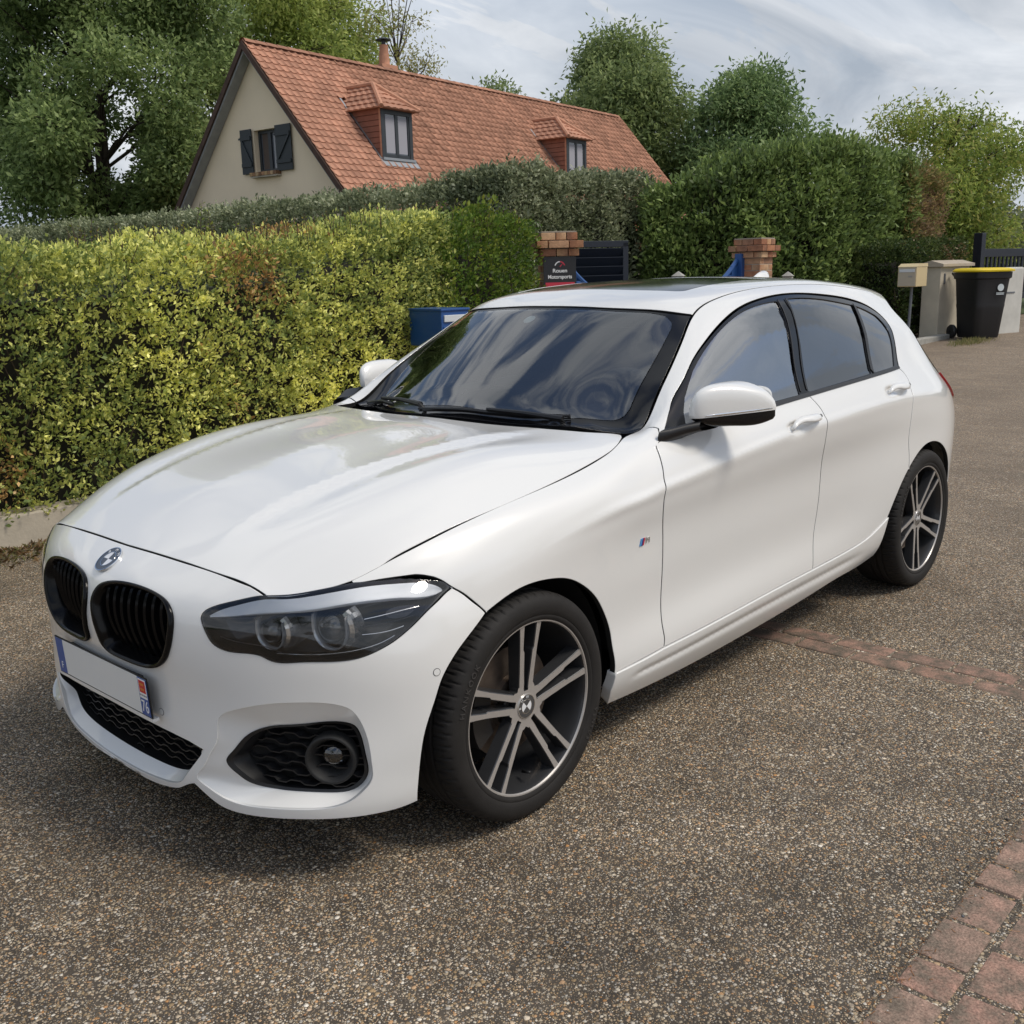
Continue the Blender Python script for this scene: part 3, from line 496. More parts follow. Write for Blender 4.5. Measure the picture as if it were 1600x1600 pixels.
def hm(nm, V, F, mat, par=None, smooth=False, col=None): return mesh_obj(nm, [tuple(arr_(v)-HO) for v in V], F, mat, par or H, smooth=smooth, col=col)
# gable walls and long walls (set in from the roof edges)
E_ = 3.75; ze = A1[2]-SLOPE*E_
def gable(s): return [hp3(s, -E_+.15, 0), hp3(s, E_-.15, 0), hp3(s, E_-.15, ze+.15), hp3(s, 0, A1[2]-.12), hp3(s, -E_+.15, ze+.15)]
g0, g1 = gable(.30), gable(RL-.3)
def gp(g, z, s=.30): return hp3(s, g, z)
# gable front with a real window opening (t runs towards the street)
wo = dict(t0=-.20, t1=.57, z0=3.92, z1=4.86)
V = [hp3(.30, -E_+.15, 0), hp3(.30, wo['t0'], 0), hp3(.30, wo['t1'], 0), hp3(.30, E_-.15, 0), hp3(.30, -E_+.15, wo['z0']-1.2), hp3(.30, wo['t0'], wo['z0']), hp3(.30, wo['t1'], wo['z0']), hp3(.30, E_-.15, wo['z0']-1.2),
     hp3(.30, -E_+.15, ze+.15), hp3(.30, wo['t0'], wo['z1']), hp3(.30, wo['t1'], wo['z1']), hp3(.30, E_-.15, ze+.15), hp3(.30, wo['t0'], A1[2]-.12-SLOPE*.20), hp3(.30, wo['t1'], A1[2]-.12-SLOPE*.57), hp3(.30, 0, A1[2]-.12)]
F = [(0, 1, 5, 8), (1, 2, 6, 5), (2, 3, 11, 6), (8, 5, 9, 12), (6, 11, 13, 10), (9, 10, 13, 14, 12)]
dz = .22
V += [hp3(.30+dz, wo['t0'], wo['z0']), hp3(.30+dz, wo['t1'], wo['z0']), hp3(.30+dz, wo['t1'], wo['z1']), hp3(.30+dz, wo['t0'], wo['z1'])]; F += [(5, 6, 16, 15), (6, 10, 17, 16), (10, 9, 18, 17), (9, 5, 15, 18)]
wallo = hm('wall', V, F, 'house_render')
hm('wall', g1, [(0, 1, 2, 3, 4)], 'house_render'); hm('wall', [hp3(.30, E_-.15, 0), hp3(RL-.3, E_-.15, 0), hp3(RL-.3, E_-.15, ze+.15), hp3(.30, E_-.15, ze+.15)], [(0, 1, 2, 3)], 'house_render'); hm('wall', [hp3(.30, -E_+.15, 0), hp3(RL-.3, -E_+.15, 0), hp3(RL-.3, -E_+.15, ze+.15), hp3(.30, -E_+.15, ze+.15)], [(0, 1, 2, 3)], 'house_render')
def hbox(nm, s0, s1, t0, t1, z0, z1, mat, par=None):
    V = [hp3(s, t, z) for z in (z0, z1) for t in (t0, t1) for s in (s0, s1)]; return hm(nm, V, [(0, 2, 3, 1), (4, 5, 7, 6), (0, 1, 5, 4), (2, 6, 7, 3), (0, 4, 6, 2), (1, 3, 7, 5)], mat, par)
# gable window
GW = hbox('window', .30+dz-.05, .30+dz, wo['t0'], wo['t1'], wo['z0'], wo['z1'], 'window_glass_dark')
for a, b_ in ((wo['t0'], wo['t0']+.07), (wo['t1']-.07, wo['t1']), ((wo['t0']+wo['t1'])/2-.05, (wo['t0']+wo['t1'])/2+.05)): hbox('window_frame', .30+dz-.09, .30+dz-.045, a, b_, wo['z0'], wo['z1'], 'anthracite', GW)
hbox('window_frame', .30+dz-.088, .30+dz-.046, wo['t0'], wo['t1'], wo['z1']-.07, wo['z1']-.002, 'anthracite', GW); hbox('window_frame', .30+dz-.088, .30+dz-.046, wo['t0'], wo['t1'], wo['z0']+.002, wo['z0']+.07, 'anthracite', GW); hbox('curtain', .30+dz-.0515, .30+dz-.0505, wo['t0']+.10, (wo['t0']+wo['t1'])/2-.05, wo['z0']+.07, wo['z1']-.07, 'curtain_dark', GW)
# shutters of five boards with a Z brace
for t0, t1, flip in ((-.62, -.23, False), (.60, 1.12, True)):
    S = hbox('shutter', .235, .262, t0, t1, 3.90, 4.90, 'shutter_paint')
    for zz in (4.10, 4.70): hbox('batten', .205, .236, t0+.02, t1-.02, zz-.04, zz+.04, 'shutter_paint', S)
    a, b_ = ((t0+.05, t1-.05) if flip else (t1-.05, t0+.05)); V = [hp3(.207, a-.03, 4.14), hp3(.207, a+.03, 4.14), hp3(.207, b_+.03, 4.66), hp3(.207, b_-.03, 4.66), hp3(.237, a-.03, 4.14), hp3(.237, a+.03, 4.14), hp3(.237, b_+.03, 4.66), hp3(.237, b_-.03, 4.66)]; hm('brace', V, [(0, 1, 2, 3), (4, 7, 6, 5), (0, 4, 5, 1), (1, 5, 6, 2), (2, 6, 7, 3), (3, 7, 4, 0)], 'shutter_paint', S)
    hbox('hinge', .20, .235, t0-.03, t0+.02, 4.68, 4.72, 'anthracite', S)
attrmat('brick_col', rough=.85, bump=.3, bscale=80, mott=.28, mscale=14)
SILL = hbox('window_sill', .16, .30, wo['t0']-.07, wo['t1']+.09, 3.795, 3.83, 'render_beige'); BP = arr_([(.40, .26, .13), (.30, .17, .09), (.44, .30, .17), (.20, .11, .06), (.36, .20, .11)])
for i in range(9):
    t0 = wo['t0']-.07+i*.104; V = [hp3(s, t, z) for z in (3.832, 3.912) for t in (t0, t0+.094) for s in (.14, .30)]; hm('brick', V, [(0, 2, 3, 1), (4, 5, 7, 6), (0, 1, 5, 4), (2, 6, 7, 3), (0, 4, 6, 2), (1, 3, 7, 5)], 'brick_col', SILL, col=BP[i % 5])
# roof: under-sheets, verge boards, tiles one by one
ROOF = hm('roof', [hp3(0.02, 0, A1[2]-.06), hp3(RL-.02, 0, A1[2]-.06), hp3(RL-.02, E_+.25, A1[2]-.06-SLOPE*(E_+.25)), hp3(.02, E_+.25, A1[2]-.06-SLOPE*(E_+.25)), hp3(RL-.02, -E_-.25, A1[2]-.06-SLOPE*(E_+.25)), hp3(.02, -E_-.25, A1[2]-.06-SLOPE*(E_+.25))], [(0, 1, 2, 3), (0, 5, 4, 1)], 'roof_tile', col=arr_([.36, .13, .065]))
for sgn in (1, -1):
    for s0, dep, w, mat in ((-.03, .16, .05, 'verge_brown'), (.02, .23, .26, 'fascia_grey')):
        V = []
        for t in (0, E_+.2):
            for ds in (0, w):
                for dzz in ((.02, -dep) if mat == 'verge_brown' else (-.09, -dep)): V.append(hp3(s0+ds, sgn*t, A1[2]-SLOPE*t+dzz))
        hm('verge_board', V, [(0, 1, 5, 4), (2, 6, 7, 3), (0, 4, 6, 2), (1, 3, 7, 5), (0, 2, 3, 1), (4, 5, 7, 6)], mat, ROOF)
cosS = 1/math.sqrt(1+SLOPE**2); sinS = SLOPE*cosS
UPV = -FD*cosS+arr_([0, 0, sinS]); NRM = FD*sinS+arr_([0, 0, cosS])
TW, TE = .215, .205
def tile_shape():
    V = []; prof = [(0.0, .030), (.10, .046), (.22, .030), (.34, .010), (.60, .006), (.86, .010), (1.0, .028)]
    for v_, lift in ((-.012, .026), (TE+.03, .0)):
        for u_, h in prof: V.append((u_*TW*1.03, v_, h+lift))
    k = len(prof); F = [(i, i+1, k+i+1, k+i) for i in range(k-1)]; V += [(u_*TW*1.03, -.012, h+.006) for u_, h in prof]; F += [(2*k+i, 2*k+i+1, i+1, i) for i in range(k-1)]
    return arr_(V), F
TV, TF = tile_shape()
def tile_world(s, d):
    """tile whose lower left corner is at ridge distance s and slope distance d from the ridge"""
    o = A1+RD*s-UPV*d; return o+TV[:, :1]*RD+TV[:, 1:2]*UPV+TV[:, 2:3]*NRM
rows_ = int(5.15/TE); cols_ = int(RL/TW); all_t = []
dorm = ((2.08, 3.11), (10.05, 11.08))
for r_i in range(rows_):
    d = (r_i+1)*TE; t_h = d*cosS
    for c_i in range(cols_):
        s = c_i*TW+(0.0 if r_i % 2 == 0 else 0.0)
        hid = False
        for a, b_ in dorm:
            if a-.05 < s+TW*.5 < b_+.05 and 1.0 < t_h < 2.3: hid = True
        if not hid: all_t.append((s, d))
tcol = arr_([.46, .235, .155])
all_t.sort(key=lambda q: q[0]*1.0+abs(q[1]-2.0)*.6); near, rest = all_t[:300], all_t[300:]
tm = bpy.data.meshes.new('roof_tile'); tm.from_pydata([tuple(v) for v in TV], [], TF); tm.materials.append(MATS['roof_tile']); ca = tm.color_attributes.new('col', 'FLOAT_COLOR', 'POINT')
for i in range(len(TV)): ca.data[i].color = (*tcol, 1)
Rm = Matrix((Vector(RD), Vector(UPV), Vector(NRM))).transposed()
for s, d in near:
    o = bpy.data.objects.new('tile', tm); link(o, ROOF); mm = Rm.to_4x4(); mm.translation = Vector(A1+RD*s-UPV*d-HO); mm = mm @ Matrix.Rotation(random.uniform(-.02, .02), 4, 'X') @ Matrix.Rotation(random.uniform(-.012, .012), 4, 'Z'); o.matrix_local = mm
V = np.concatenate([tile_world(s, d)+NRM*random.uniform(-.004, .006) for s, d in rest])-HO; nt_ = len(TV); F = np.concatenate([arr_(TF)+i*nt_ for i in range(len(rest))]).astype(int)
cc = np.repeat(tcol*rng.uniform(.82, 1.14, (len(rest), 1)), nt_, 0); tag(fast_mesh('roof_tiles', V, F, 'roof_tile', ROOF, col=cc), kind='stuff')
# ridge caps
for i in range(int(RL/.33)):
    V = []; 
    for k2 in (0, 1):
        for a in np.linspace(-1.25, 1.25, 7): V.append(A1+RD*(i*.33+k2*.36)+FD*(.12*math.sin(a))+arr_([0, 0, .13*math.cos(a)-.055+(0.012 if k2 == 0 else 0)]))
    hm('ridge_cap', V, [(j, j+1, 8+j, 7+j) for j in range(6)], 'roof_tile', ROOF, col=tcol*random.uniform(.75, 1.0))
# dormers
for s0, s1 in dorm:
    D = empty('dormer', parent=H); tf = 2.25; zb = A1[2]-SLOPE*tf-.02; zt = 5.30; sm = (s0+s1)/2
    def db(nm, a0, a1, t0, t1, z0, z1, mat): return hbox(nm, a0, a1, t0, t1, z0, z1, mat, D)
    # cheeks: clad side walls, each board its own lap
    for se, sgn in ((s0, -1), (s1, 1)):
        nb = 9
        for i in range(nb):
            z0 = zb+.05+(zt-zb-.05)*i/nb; z1 = zb+.05+(zt-zb-.05)*(i+1)/nb; ta = (A1[2]-z0)/SLOPE; tb_ = max(.2, ta-.02-.0); t_in = max(0.9, (A1[2]-z1)/SLOPE-.12)
            db('board', se-(.030 if sgn < 0 else 0)-.0, se+(0 if sgn < 0 else .030), t_in, tf-.03, z0, z1-.012, 'cladding')
    db('front_panel', s0+.02, s1-.02, tf-.06, tf-.03, zb, zt, 'anthracite'); db('corner_post', s0-.035, s0+.075, tf-.05, tf+.012, zb, zt, 'anthracite'); db('corner_post', s1-.075, s1+.035, tf-.05, tf+.012, zb, zt, 'anthracite'); db('lintel', s0+.075, s1-.075, tf-.05, tf+.010, zt-.12, zt, 'anthracite'); db('corner_trim', s0-.045, s0-.036, tf-.05, tf+.0, zb, zt, 'terracotta')
    db('glass', s0+.075, s1-.075, tf-.03, tf-.022, zb+.12, zt-.12, 'window_glass_dark'); db('net_curtain', s0+.14, sm-.06, tf-.0215, tf-.0205, zb+.22, zt-.18, 'net_curtain'); db('net_curtain', sm+.06, s1-.14, tf-.0215, tf-.0205, zb+.22, zt-.18, 'net_curtain')
    for a in (s0+.075, sm-.05, s1-.125): db('sash', a, a+.05 if a != sm-.05 else a+.10, tf-.022, tf-.002, zb+.12, zt-.12, 'anthracite')
    db('sash', s0+.125, s1-.125, tf-.022, tf-.002, zb+.12, zb+.19, 'anthracite'); db('sill', s0-.06, s1+.06, tf-.05, tf+.07, zb+.04, zb+.10, 'zinc')
    # lead apron and side flashing
    V = [hp3(s0-.14, tf+.02, zb+.055), hp3(s1+.14, tf+.02, zb+.055), hp3(s1+.16, tf+.16, zb-.10), hp3(s0-.16, tf+.16, zb-.10)]; hm('apron', V, [(0, 1, 2, 3)], 'zinc', D)
    for se in (s0-.09, s1+.03):
        V = [hp3(se, tf, zb+.07), hp3(se+.06, tf, zb+.07), hp3(se+.06, 1.0, A1[2]-SLOPE*1.0+.07), hp3(se, 1.0, A1[2]-SLOPE*1.0+.07)]; hm('flashing', V, [(0, 1, 2, 3)], 'zinc', D)
    # hipped cap with tile courses
    oh = .16; zr = 5.93; zev = zt-.02; pk_ = [hp3(sm, 1.55, zr), hp3(sm, .60, zr)]; L0, L1 = hp3(s0-oh, tf+oh, zev), hp3(s0-oh, .80, zev); R0, R1 = hp3(s1+oh, tf+oh, zev), hp3(s1+oh, .80, zev)
    hm('dormer_deck', [L0, R0, R1, pk_[1], pk_[0], L1], [(0, 1, 4), (1, 2, 3, 4), (0, 4, 3, 5), (0, 5, 2, 1)], 'roof_tile', D, col=tcol*.7)
    def courses(a0, a1, b0, b1, n):
        for i in range(n):
            f0, f1 = i/n, (i+1.15)/n; f1 = min(1, f1); p0, p1 = a0+(b0-a0)*f0, a1+(b1-a1)*f0; q0, q1 = a0+(b0-a0)*f1, a1+(b1-a1)*f1; nn = np.cross(p1-p0, q0-p0); nn = nn/np.linalg.norm(nn); nn = nn*(1 if nn[2] > 0 else -1); w = np.linalg.norm(p1-p0); m_ = max(2, int(w/.2)); V = []; Fx = []
            for j in range(m_*4+1):
                u = j/(m_*4); wv = (.030 if j % 4 == 0 else .018 if j % 2 else .006); V += [p0+(p1-p0)*u+nn*(wv+.020), q0+(q1-q0)*u+nn*(wv*.6), p0+(p1-p0)*u+nn*.002]
            for j in range(m_*4): Fx += [(3*j, 3*j+3, 3*j+4, 3*j+1), (3*j+2, 3*j+5, 3*j+3, 3*j)]
            hm('tile_course', V, Fx, 'roof_tile', D, col=tcol*random.uniform(.85, 1.1))
    courses(L0, R0, pk_[0], pk_[0]+(R0-L0)*.02, 5); courses(L0, L1, pk_[0], pk_[1], 5); courses(R0, R1, pk_[0], pk_[1], 5)
    for a, b_ in ((L0, pk_[0]), (R0, pk_[0]), (pk_[0], pk_[1])):
        bb = MB(); bb.tube([tuple(a-HO+arr_([0, 0, .03])), tuple(b_-HO+arr_([0, 0, .03]))], .06, 7); bb.build('hip_cap', 'terracotta', D)
# chimney pot
CH = empty('chimney', parent=H); c = hp3(5.35, -.55, 0)-HO
bb = MB(); bb.box((c[0], c[1], 6.5), (.55, .45, 1.0)); bb.build('stack', 'terracotta', CH); bb = MB(); bb.lathe([(.16, 6.98), (.15, 7.02), (.115, 7.5), (.125, 7.52), (.10, 7.52)], 18, 'z', o=(c[0], c[1], 0)); bb.build('pot', 'terracotta', CH, smooth=True, sharp=40)
bb = MB(); bb.tube([(c[0], c[1], 7.45), (c[0], c[1], 7.66)], .06, 10); bb.lathe([(.0001, 7.72), (.10, 7.70), (.21, 7.66), (.21, 7.64), (.0001, 7.65)], 20, 'z', o=(c[0], c[1], 0)); bb.build('cowl', 'anthracite', CH)

# ================================================================== GATE PILLARS, GATES, BOXES
PBR = arr_([(.42, .22, .12), (.52, .31, .17), (.33, .15, .085), (.46, .27, .16), (.27, .14, .09), (.56, .37, .22), (.40, .185, .10)])
simple('mortar', (.36, .31, .25), rough=.95, noise=.15, nscale=20)
def brick_pillar(label, x, y, rz, ztop, w=.32):
    g = empty('brick_pillar', (x, y, 0), rz, label=label, category='pillar', group='brick gate pillars'); z0 = gz(x)-.05; ch = .071; r2_ = random.Random(int(x*100)); b = MB(); H_ = ztop-z0; b.box((0, 0, z0+H_/2-.002), (w-.016, w-.016, H_-.006)); b.build('mortar_core', 'mortar', g); n = int(round(H_/ch)); bk = {}
    for i in range(n):
        zc = ztop-ch*(i+.5); ww = w
        if i == 1: ww = w+.13
        elif i == 2: ww = w+.065
        elif i == 0: ww = w+.04
        hb = ch-.009; bl = ww/2; q = .105
        # running bond ring: four bricks, turned each course
        lay = [((-ww/2+(ww-q)/2, -ww/2+q/2), (ww-q, q)), ((ww/2-q/2, -ww/2+(ww-q)/2), (q, ww-q)), ((ww/2-(ww-q)/2, ww/2-q/2), (ww-q, q)), ((-ww/2+q/2, ww/2-(ww-q)/2), (q, ww-q))]
        if i % 2: lay = [((-cx, cy), sz) for (cx, cy), sz in lay]
        for (cx, cy), (sx, sy) in lay:
            parts_ = [(cx, cy, sx, sy)]
            if max(sx, sy) > .23:
                parts_ = [(cx-sx*.21, cy, sx*.58, sy), (cx+sx*.29, cy, sx*.42, sy)] if sx > sy else [(cx, cy-sy*.21, sx, sy*.58), (cx, cy+sy*.29, sx, sy*.42)]
            for (ax_, ay_, bx_, by_) in parts_:
                key = (round(bx_, 3), round(by_, 3), r2_.randrange(3))
                if key not in bk:
                    bb = MB(); bb.box((0, 0, 0), (bx_-.008, by_-.008, hb), bev=.004); me = bpy.data.meshes.new('brick'); me.from_pydata([tuple(v) for v in bb.v], [], bb.f); me.materials.append(MATS['brick_col']); a_ = me.color_attributes.new('col', 'FLOAT_COLOR', 'POINT'); c1, c2 = PBR[r2_.randrange(7)], PBR[r2_.randrange(7)]*.8
                    for vi, v in enumerate(me.vertices): f = .5+.5*math.sin(v.co.x*40+v.co.y*30+key[2]*2); a_.data[vi].color = (*(c1*f+c2*(1-f)), 1)
                    bk[key] = me
                o = bpy.data.objects.new('brick', bk[key]); link(o, g); o.location = (ax_+r2_.uniform(-.002, .002), ay_+r2_.uniform(-.002, .002), zc)
    b = MB(); b.box((0, 0, ztop+.004), (w+.02, w+.02, .012)); b.build('cap_mortar', 'mortar', g); return g
P1 = (5.52, 3.66); P2 = (9.05, 3.62)
brick_pillar('brick gate pillar carrying the black sign at the hedge end', P1[0], P1[1], -.68, 1.80, w=.30)
brick_pillar('brick gate pillar in front of the tall dark hedge with a blue gate post', P2[0], P2[1], .04, 1.76)
# black sign on the first pillar (faces the street)
simple('sign_black', (.014, .014, .016), rough=.35); simple('sign_red', (.55, .03, .06), rough=.4)
sg_c = Vector((P1[0], P1[1], 0))+Matrix.Rotation(-.68, 3, 'Z') @ Vector((-.0, -.162, 0)); SG = empty('sign_board', (sg_c.x, sg_c.y, 0), -.68, label='black rectangular sign with white and red lettering on the brick pillar', category='sign'); b = MB(); b.box((0, 0, 1.40), (.30, .012, .37), bev=.003); b.build('panel', 'sign_black', SG)
def sgtext(nm, txt, size, z, mat, x=0.0, sx=1.0):
    cu = bpy.data.curves.new('lettering', 'FONT'); cu.body = txt; cu.size = size; cu.align_x = 'CENTER'; cu.align_y = 'CENTER'; cu.extrude = .0006; cu.offset = size*.02; to = bpy.data.objects.new('lettering', cu); COL.objects.link(to); me = bpy.data.meshes.new_from_object(to.evaluated_get(bpy.context.evaluated_depsgraph_get())); bpy.data.objects.remove(to); me.materials.clear(); me.materials.append(MATS[mat]); me.transform(Matrix.Translation((x, -.0075, z)) @ Matrix.Rotation(math.pi/2, 4, 'X') @ Matrix.Diagonal((sx, 1, 1, 1))); return link(bpy.data.objects.new(nm, me), SG)
simple('sign_white', (.80, .80, .80), rough=.5)
sgtext('lettering', 'Rouen', .047, 1.462, 'sign_white', sx=1.1); sgtext('lettering', 'Motorsports', .047, 1.408, 'sign_white', sx=.92); b = MB(); b.box((0, -.007, 1.342), (.268, .004, .036)); b.build('red_bar', 'sign_red', SG); sgtext('small_print', 'www.rouenmotorsports.fr', .020, 1.292, 'sign_white', sx=1.05); sgtext('small_print', 'Tel. 06 00 00 00', .020, 1.262, 'sign_white', x=-.02) if False else None
V = []; m_ = 16
for i in range(m_+1):
    a = math.radians(165-150*i/m_); V += [(.050*math.cos(a), -.0078, 1.497+.050*math.sin(a)), (.040*math.cos(a), -.0078, 1.497+.040*math.sin(a))]
mesh_obj('dial_arc', V, [(2*i, 2*i+2, 2*i+3, 2*i+1) for i in range(m_//2)], 'sign_white', SG); mesh_obj('dial_arc', V, [(2*i, 2*i+2, 2*i+3, 2*i+1) for i in range(m_//2, m_)], 'sign_red', SG); mesh_obj('dial_needle', [(-.004, -.008, 1.50), (.006, -.008, 1.495), (.03, -.008, 1.532)], [(0, 1, 2)], 'sign_red', SG)
# bright blue swan-neck gate between the pillars
simple('gate_blue', (.018, .075, .24), rough=.45, noise=.1, nscale=3); simple('gate_navy', (.012, .017, .028), rough=.45)
GT = empty('blue_gate', ((P1[0]+P2[0])/2, 3.72, 0), 0, label='bright blue boarded gate dipping in the middle between the brick pillars', category='gate'); L_ = P2[0]-P1[0]-.42
for i in range(22):
    u = -1+2*(i+.5)/22; x = u*L_/2; top_ = 1.10+.42*abs(u)**3.2; b = MB(); b.box((x, 0, (top_+gz(7)+.08)/2), (L_/22-.006, .028, top_-gz(7)-.08)); b.build('board', 'gate_blue', GT)
b = MB(); b.tube([(u*L_/2, 0, 1.10+.42*abs(u)**3.2+.015) for u in np.linspace(-1, 1, 40)], .026, 8); b.build('top_rail', 'gate_blue', GT); b = MB(); b.box((L_/2+.03, -.02, .85), (.09, .09, 1.50), bev=.005); b.build('gate_post', 'gate_blue', GT)
# dark louvred gate leaf standing open behind
NG = empty('louvre_gate', (7.48, 4.85, 0), -.45, label='dark navy louvred gate leaf standing behind the first brick pillar', category='gate'); b = MB()
for sx in (-.42, .48): bb = MB(); bb.box((sx, 0, .95), (.07, .05, 1.62), bev=.004); bb.build('stile', 'gate_navy', NG)
bb = MB(); bb.box((.03, 0, 1.745), (.97, .05, .07), bev=.004); bb.build('rail', 'gate_navy', NG)
for i in range(15): bb = MB(); bb.box((.03, 0, .25+i*.1), (.84, .012, .11), R=Matrix.Rotation(.5, 3, 'X')); bb.build('louvre', 'gate_navy', NG)
# blue letter box in the hedge
simple('box_blue', (.014, .075, .26), rough=.4, coat=.3); simple('box_white', (.62, .64, .66), rough=.4)
BX = empty('letter_box', (3.60, 3.12, 0), -.13, label='dark blue letter box with a white flap in front of the yellow hedge', category='letter box'); b = MB(); b.box((0, .13, 1.06), (.26, .42, .27), bev=.008); b.build('body', 'box_blue', BX); b = MB(); b.box((0, .13, 1.20), (.275, .44, .018), bev=.006); b.build('lid', 'box_blue', BX); b = MB(); b.box((0, -.085, 1.135), (.215, .014, .05), bev=.004); b.build('flap', 'box_white', BX); b = MB(); b.box((0, -.084, 1.01), (.225, .010, .13), bev=.004); b.build('door', 'box_blue', BX); b = MB(); b.tube([(0, .15, 0), (0, .15, .93)], .03, 10); b.build('post', 'gate_navy', BX)
# concrete fence posts with pointed caps
simple('concrete_grey', (.34, .33, .30), rough=.9, noise=.2, nscale=15)
for lb, x, y, h in (('small grey concrete post with pointed cap right of the second brick pillar', 9.67, 3.51, 1.33), ('pointed concrete post cap just above the car roof between the pillars', 8.08, 4.02, 1.37)):
    g = empty('concrete_post', (x, y, 0), .3, label=lb, category='post', group='concrete posts'); z0 = gz(x); b = MB(); b.box((0, 0, z0+(h-z0)/2), (.11, .11, h-z0), bev=.012); b.build('shaft', 'concrete_grey', g); b = MB(); b.add([(-.065, -.065, h), (.065, -.065, h), (.065, .065, h), (-.065, .065, h), (0, 0, h+.055)], [(0, 1, 4), (1, 2, 4), (2, 3, 4), (3, 0, 4), (3, 2, 1, 0)]); b.build('cap', 'concrete_grey', g)
# cream letter box on a post
simple('box_cream', (.56, .45, .26), rough=.5); simple('box_front', (.45, .39, .30), rough=.5); simple('steel_grey', (.16, .17, .19), rough=.5, metal=.4)
LBX = empty('letter_box', (13.25, 3.42, gz(13.25)), -1.57, label='cream letter box on a thin grey post before the low hedge', category='letter box'); b = MB(); b.box((0, 0, .98), (.27, .40, .28), bev=.008); b.build('body', 'box_cream', LBX); b = MB(); b.box((0, -.203, .98), (.25, .010, .26), bev=.003); b.build('door', 'box_front', LBX); b = MB(); b.box((0, -.210, 1.065), (.22, .012, .042), bev=.004); b.build('flap', 'box_white', LBX); b = MB(); b.box((.05, -.210, .985), (.06, .004, .02)); b.build('name_plate', 'concrete_grey', LBX); b = MB(); b.add([(-.14, -.205, 1.12), (.14, -.205, 1.12), (.14, .205, 1.12), (-.14, .205, 1.12), (-.135, -.10, 1.165), (.135, -.10, 1.165), (.135, .20, 1.165), (-.135, .20, 1.165)], [(0, 1, 5, 4), (1, 2, 6, 5), (2, 3, 7, 6), (3, 0, 4, 7), (4, 5, 6, 7)]); b.build('lid', 'box_cream', LBX); b = MB(); b.tube([(-.02, .0, -.05), (.0, .0, .86)], .021, 10); b.build('post', 'steel_grey', LBX)
# rendered gate wall beside the bin
simple('render_cream', (.50, .45, .355), rough=.9, noise=.12, nscale=4, bump=.2, bscale=60); simple('wall_white', (.56, .55, .51), rough=.85, noise=.12, nscale=5); simple('coping', (.40, .34, .265), rough=.85, noise=.15, nscale=8)
GP = empty('gate_wall', (14.42, 3.52, gz(14.4)), -.10, label='cream rendered gate wall with a stone coping behind the bin', category='wall')
b = MB(); b.box((.33, 0, .50), (.95, .29, 1.16), bev=.012); b.build('pier', 'render_cream', GP); b = MB(); b.add([(-.19, -.20, 1.08), (.86, -.20, 1.08), (.86, .20, 1.08), (-.19, .20, 1.08), (-.19, -.20, 1.12), (.86, -.20, 1.12), (.86, .20, 1.12), (-.19, .20, 1.12), (-.19, 0, 1.175), (.86, 0, 1.175)], [(0, 3, 2, 1), (0, 4, 8, 7, 3), (1, 2, 6, 9, 5), (0, 1, 5, 4), (2, 3, 7, 6), (4, 5, 9, 8), (8, 9, 6, 7)]); b.build('coping_stone', 'coping', GP); b = MB(); b.box((-.02, -.152, .9), (.04, .012, .16), bev=.004); b.build('intercom', 'steel_grey', GP)
GW2 = empty('white_wall_end', (15.75, 2.95, gz(15.5)), -.33, label='short white wall end right of the bin', category='wall'); b = MB(); b.box((0, 0, .50), (.72, .22, 1.06), bev=.03); b.build('pier', 'wall_white', GW2); b = MB(); b.box((0, -.113, .64), (.30, .012, .02)); b.build('slot', 'steel_grey', GW2)
# low kerb
b = MB(); b.box((13.2, 3.32, gz(13.2)+.03), (3.4, .14, .12), bev=.015); tag(b.build('kerb', 'concrete_grey'), kind='structure')
# dark gate at the right edge
FG = empty('picket_gate', (18.95, 4.15, gz(18)), -.12, label='dark blue-grey picket gate with square posts at the right edge', category='gate')
b = MB(); b.box((-.62, 0, .78), (.16, .16, 1.72), bev=.012); b.build('gate_post', 'gate_navy', FG)
for z in (.45, .92, 1.28): b = MB(); b.box((.70, 0, z), (2.5, .05, .15 if z > 1.2 else .11), bev=.006); b.build('rail', 'gate_navy', FG)
for i in range(15): b = MB(); b.box((-.42+i*.165, .01, .86), (.060, .03, .86)); b.build('picket', 'gate_navy', FG)
# wheelie bin
simple('bin_black', (.011, .011, .013), rough=.48, bump=.08, bscale=400); simple('bin_yellow', (.75, .56, .015), rough=.45)
BN = empty('wheelie_bin', (14.48, 2.85, gz(14.5)), -.62, label='black wheelie bin with a yellow lid and a white round logo', category='bin')
def loftbox(rows, n=32, p=7):
    V = []; F = []
    for z, hx, hy, cx, cy in rows:
        for i in range(n):
            a = 2*math.pi*(i+.5)/n; c, s_ = math.cos(a), math.sin(a); V.append((cx+hx*math.copysign(abs(c)**(2/p), c), cy+hy*math.copysign(abs(s_)**(2/p), s_), z))
    for k in range(len(rows)-1):
        for i in range(n): j = (i+1) % n; F.append((k*n+i, k*n+j, (k+1)*n+j, (k+1)*n+i))
    F += [tuple(range(n))[::-1], tuple((len(rows)-1)*n+i for i in range(n))]; return V, F
V, F = loftbox([(.02, .205, .235, 0, .02), (.05, .215, .245, 0, .02), (.45, .245, .275, 0, .01), (.50, .252, .282, 0, .01), (.52, .250, .280, 0, .01), (.88, .278, .310, 0, 0), (.90, .300, .335, 0, 0), (.985, .302, .338, 0, 0), (.99, .28, .31, 0, 0)]); mesh_obj('body', V, F, 'bin_black', BN, smooth=True).data.set_sharp_from_angle(angle=math.radians(35))
V, F = loftbox([(.992, .315, .365, 0, -.01), (1.015, .318, .368, 0, -.01), (1.026, .300, .345, 0, -.005), (1.040, .285, .32, 0, .02), (1.048, .20, .24, 0, .05), (1.050, .05, .05, 0, .05)]); mesh_obj('lid', V, F, 'bin_yellow', BN, smooth=True).data.set_sharp_from_angle(angle=math.radians(40))
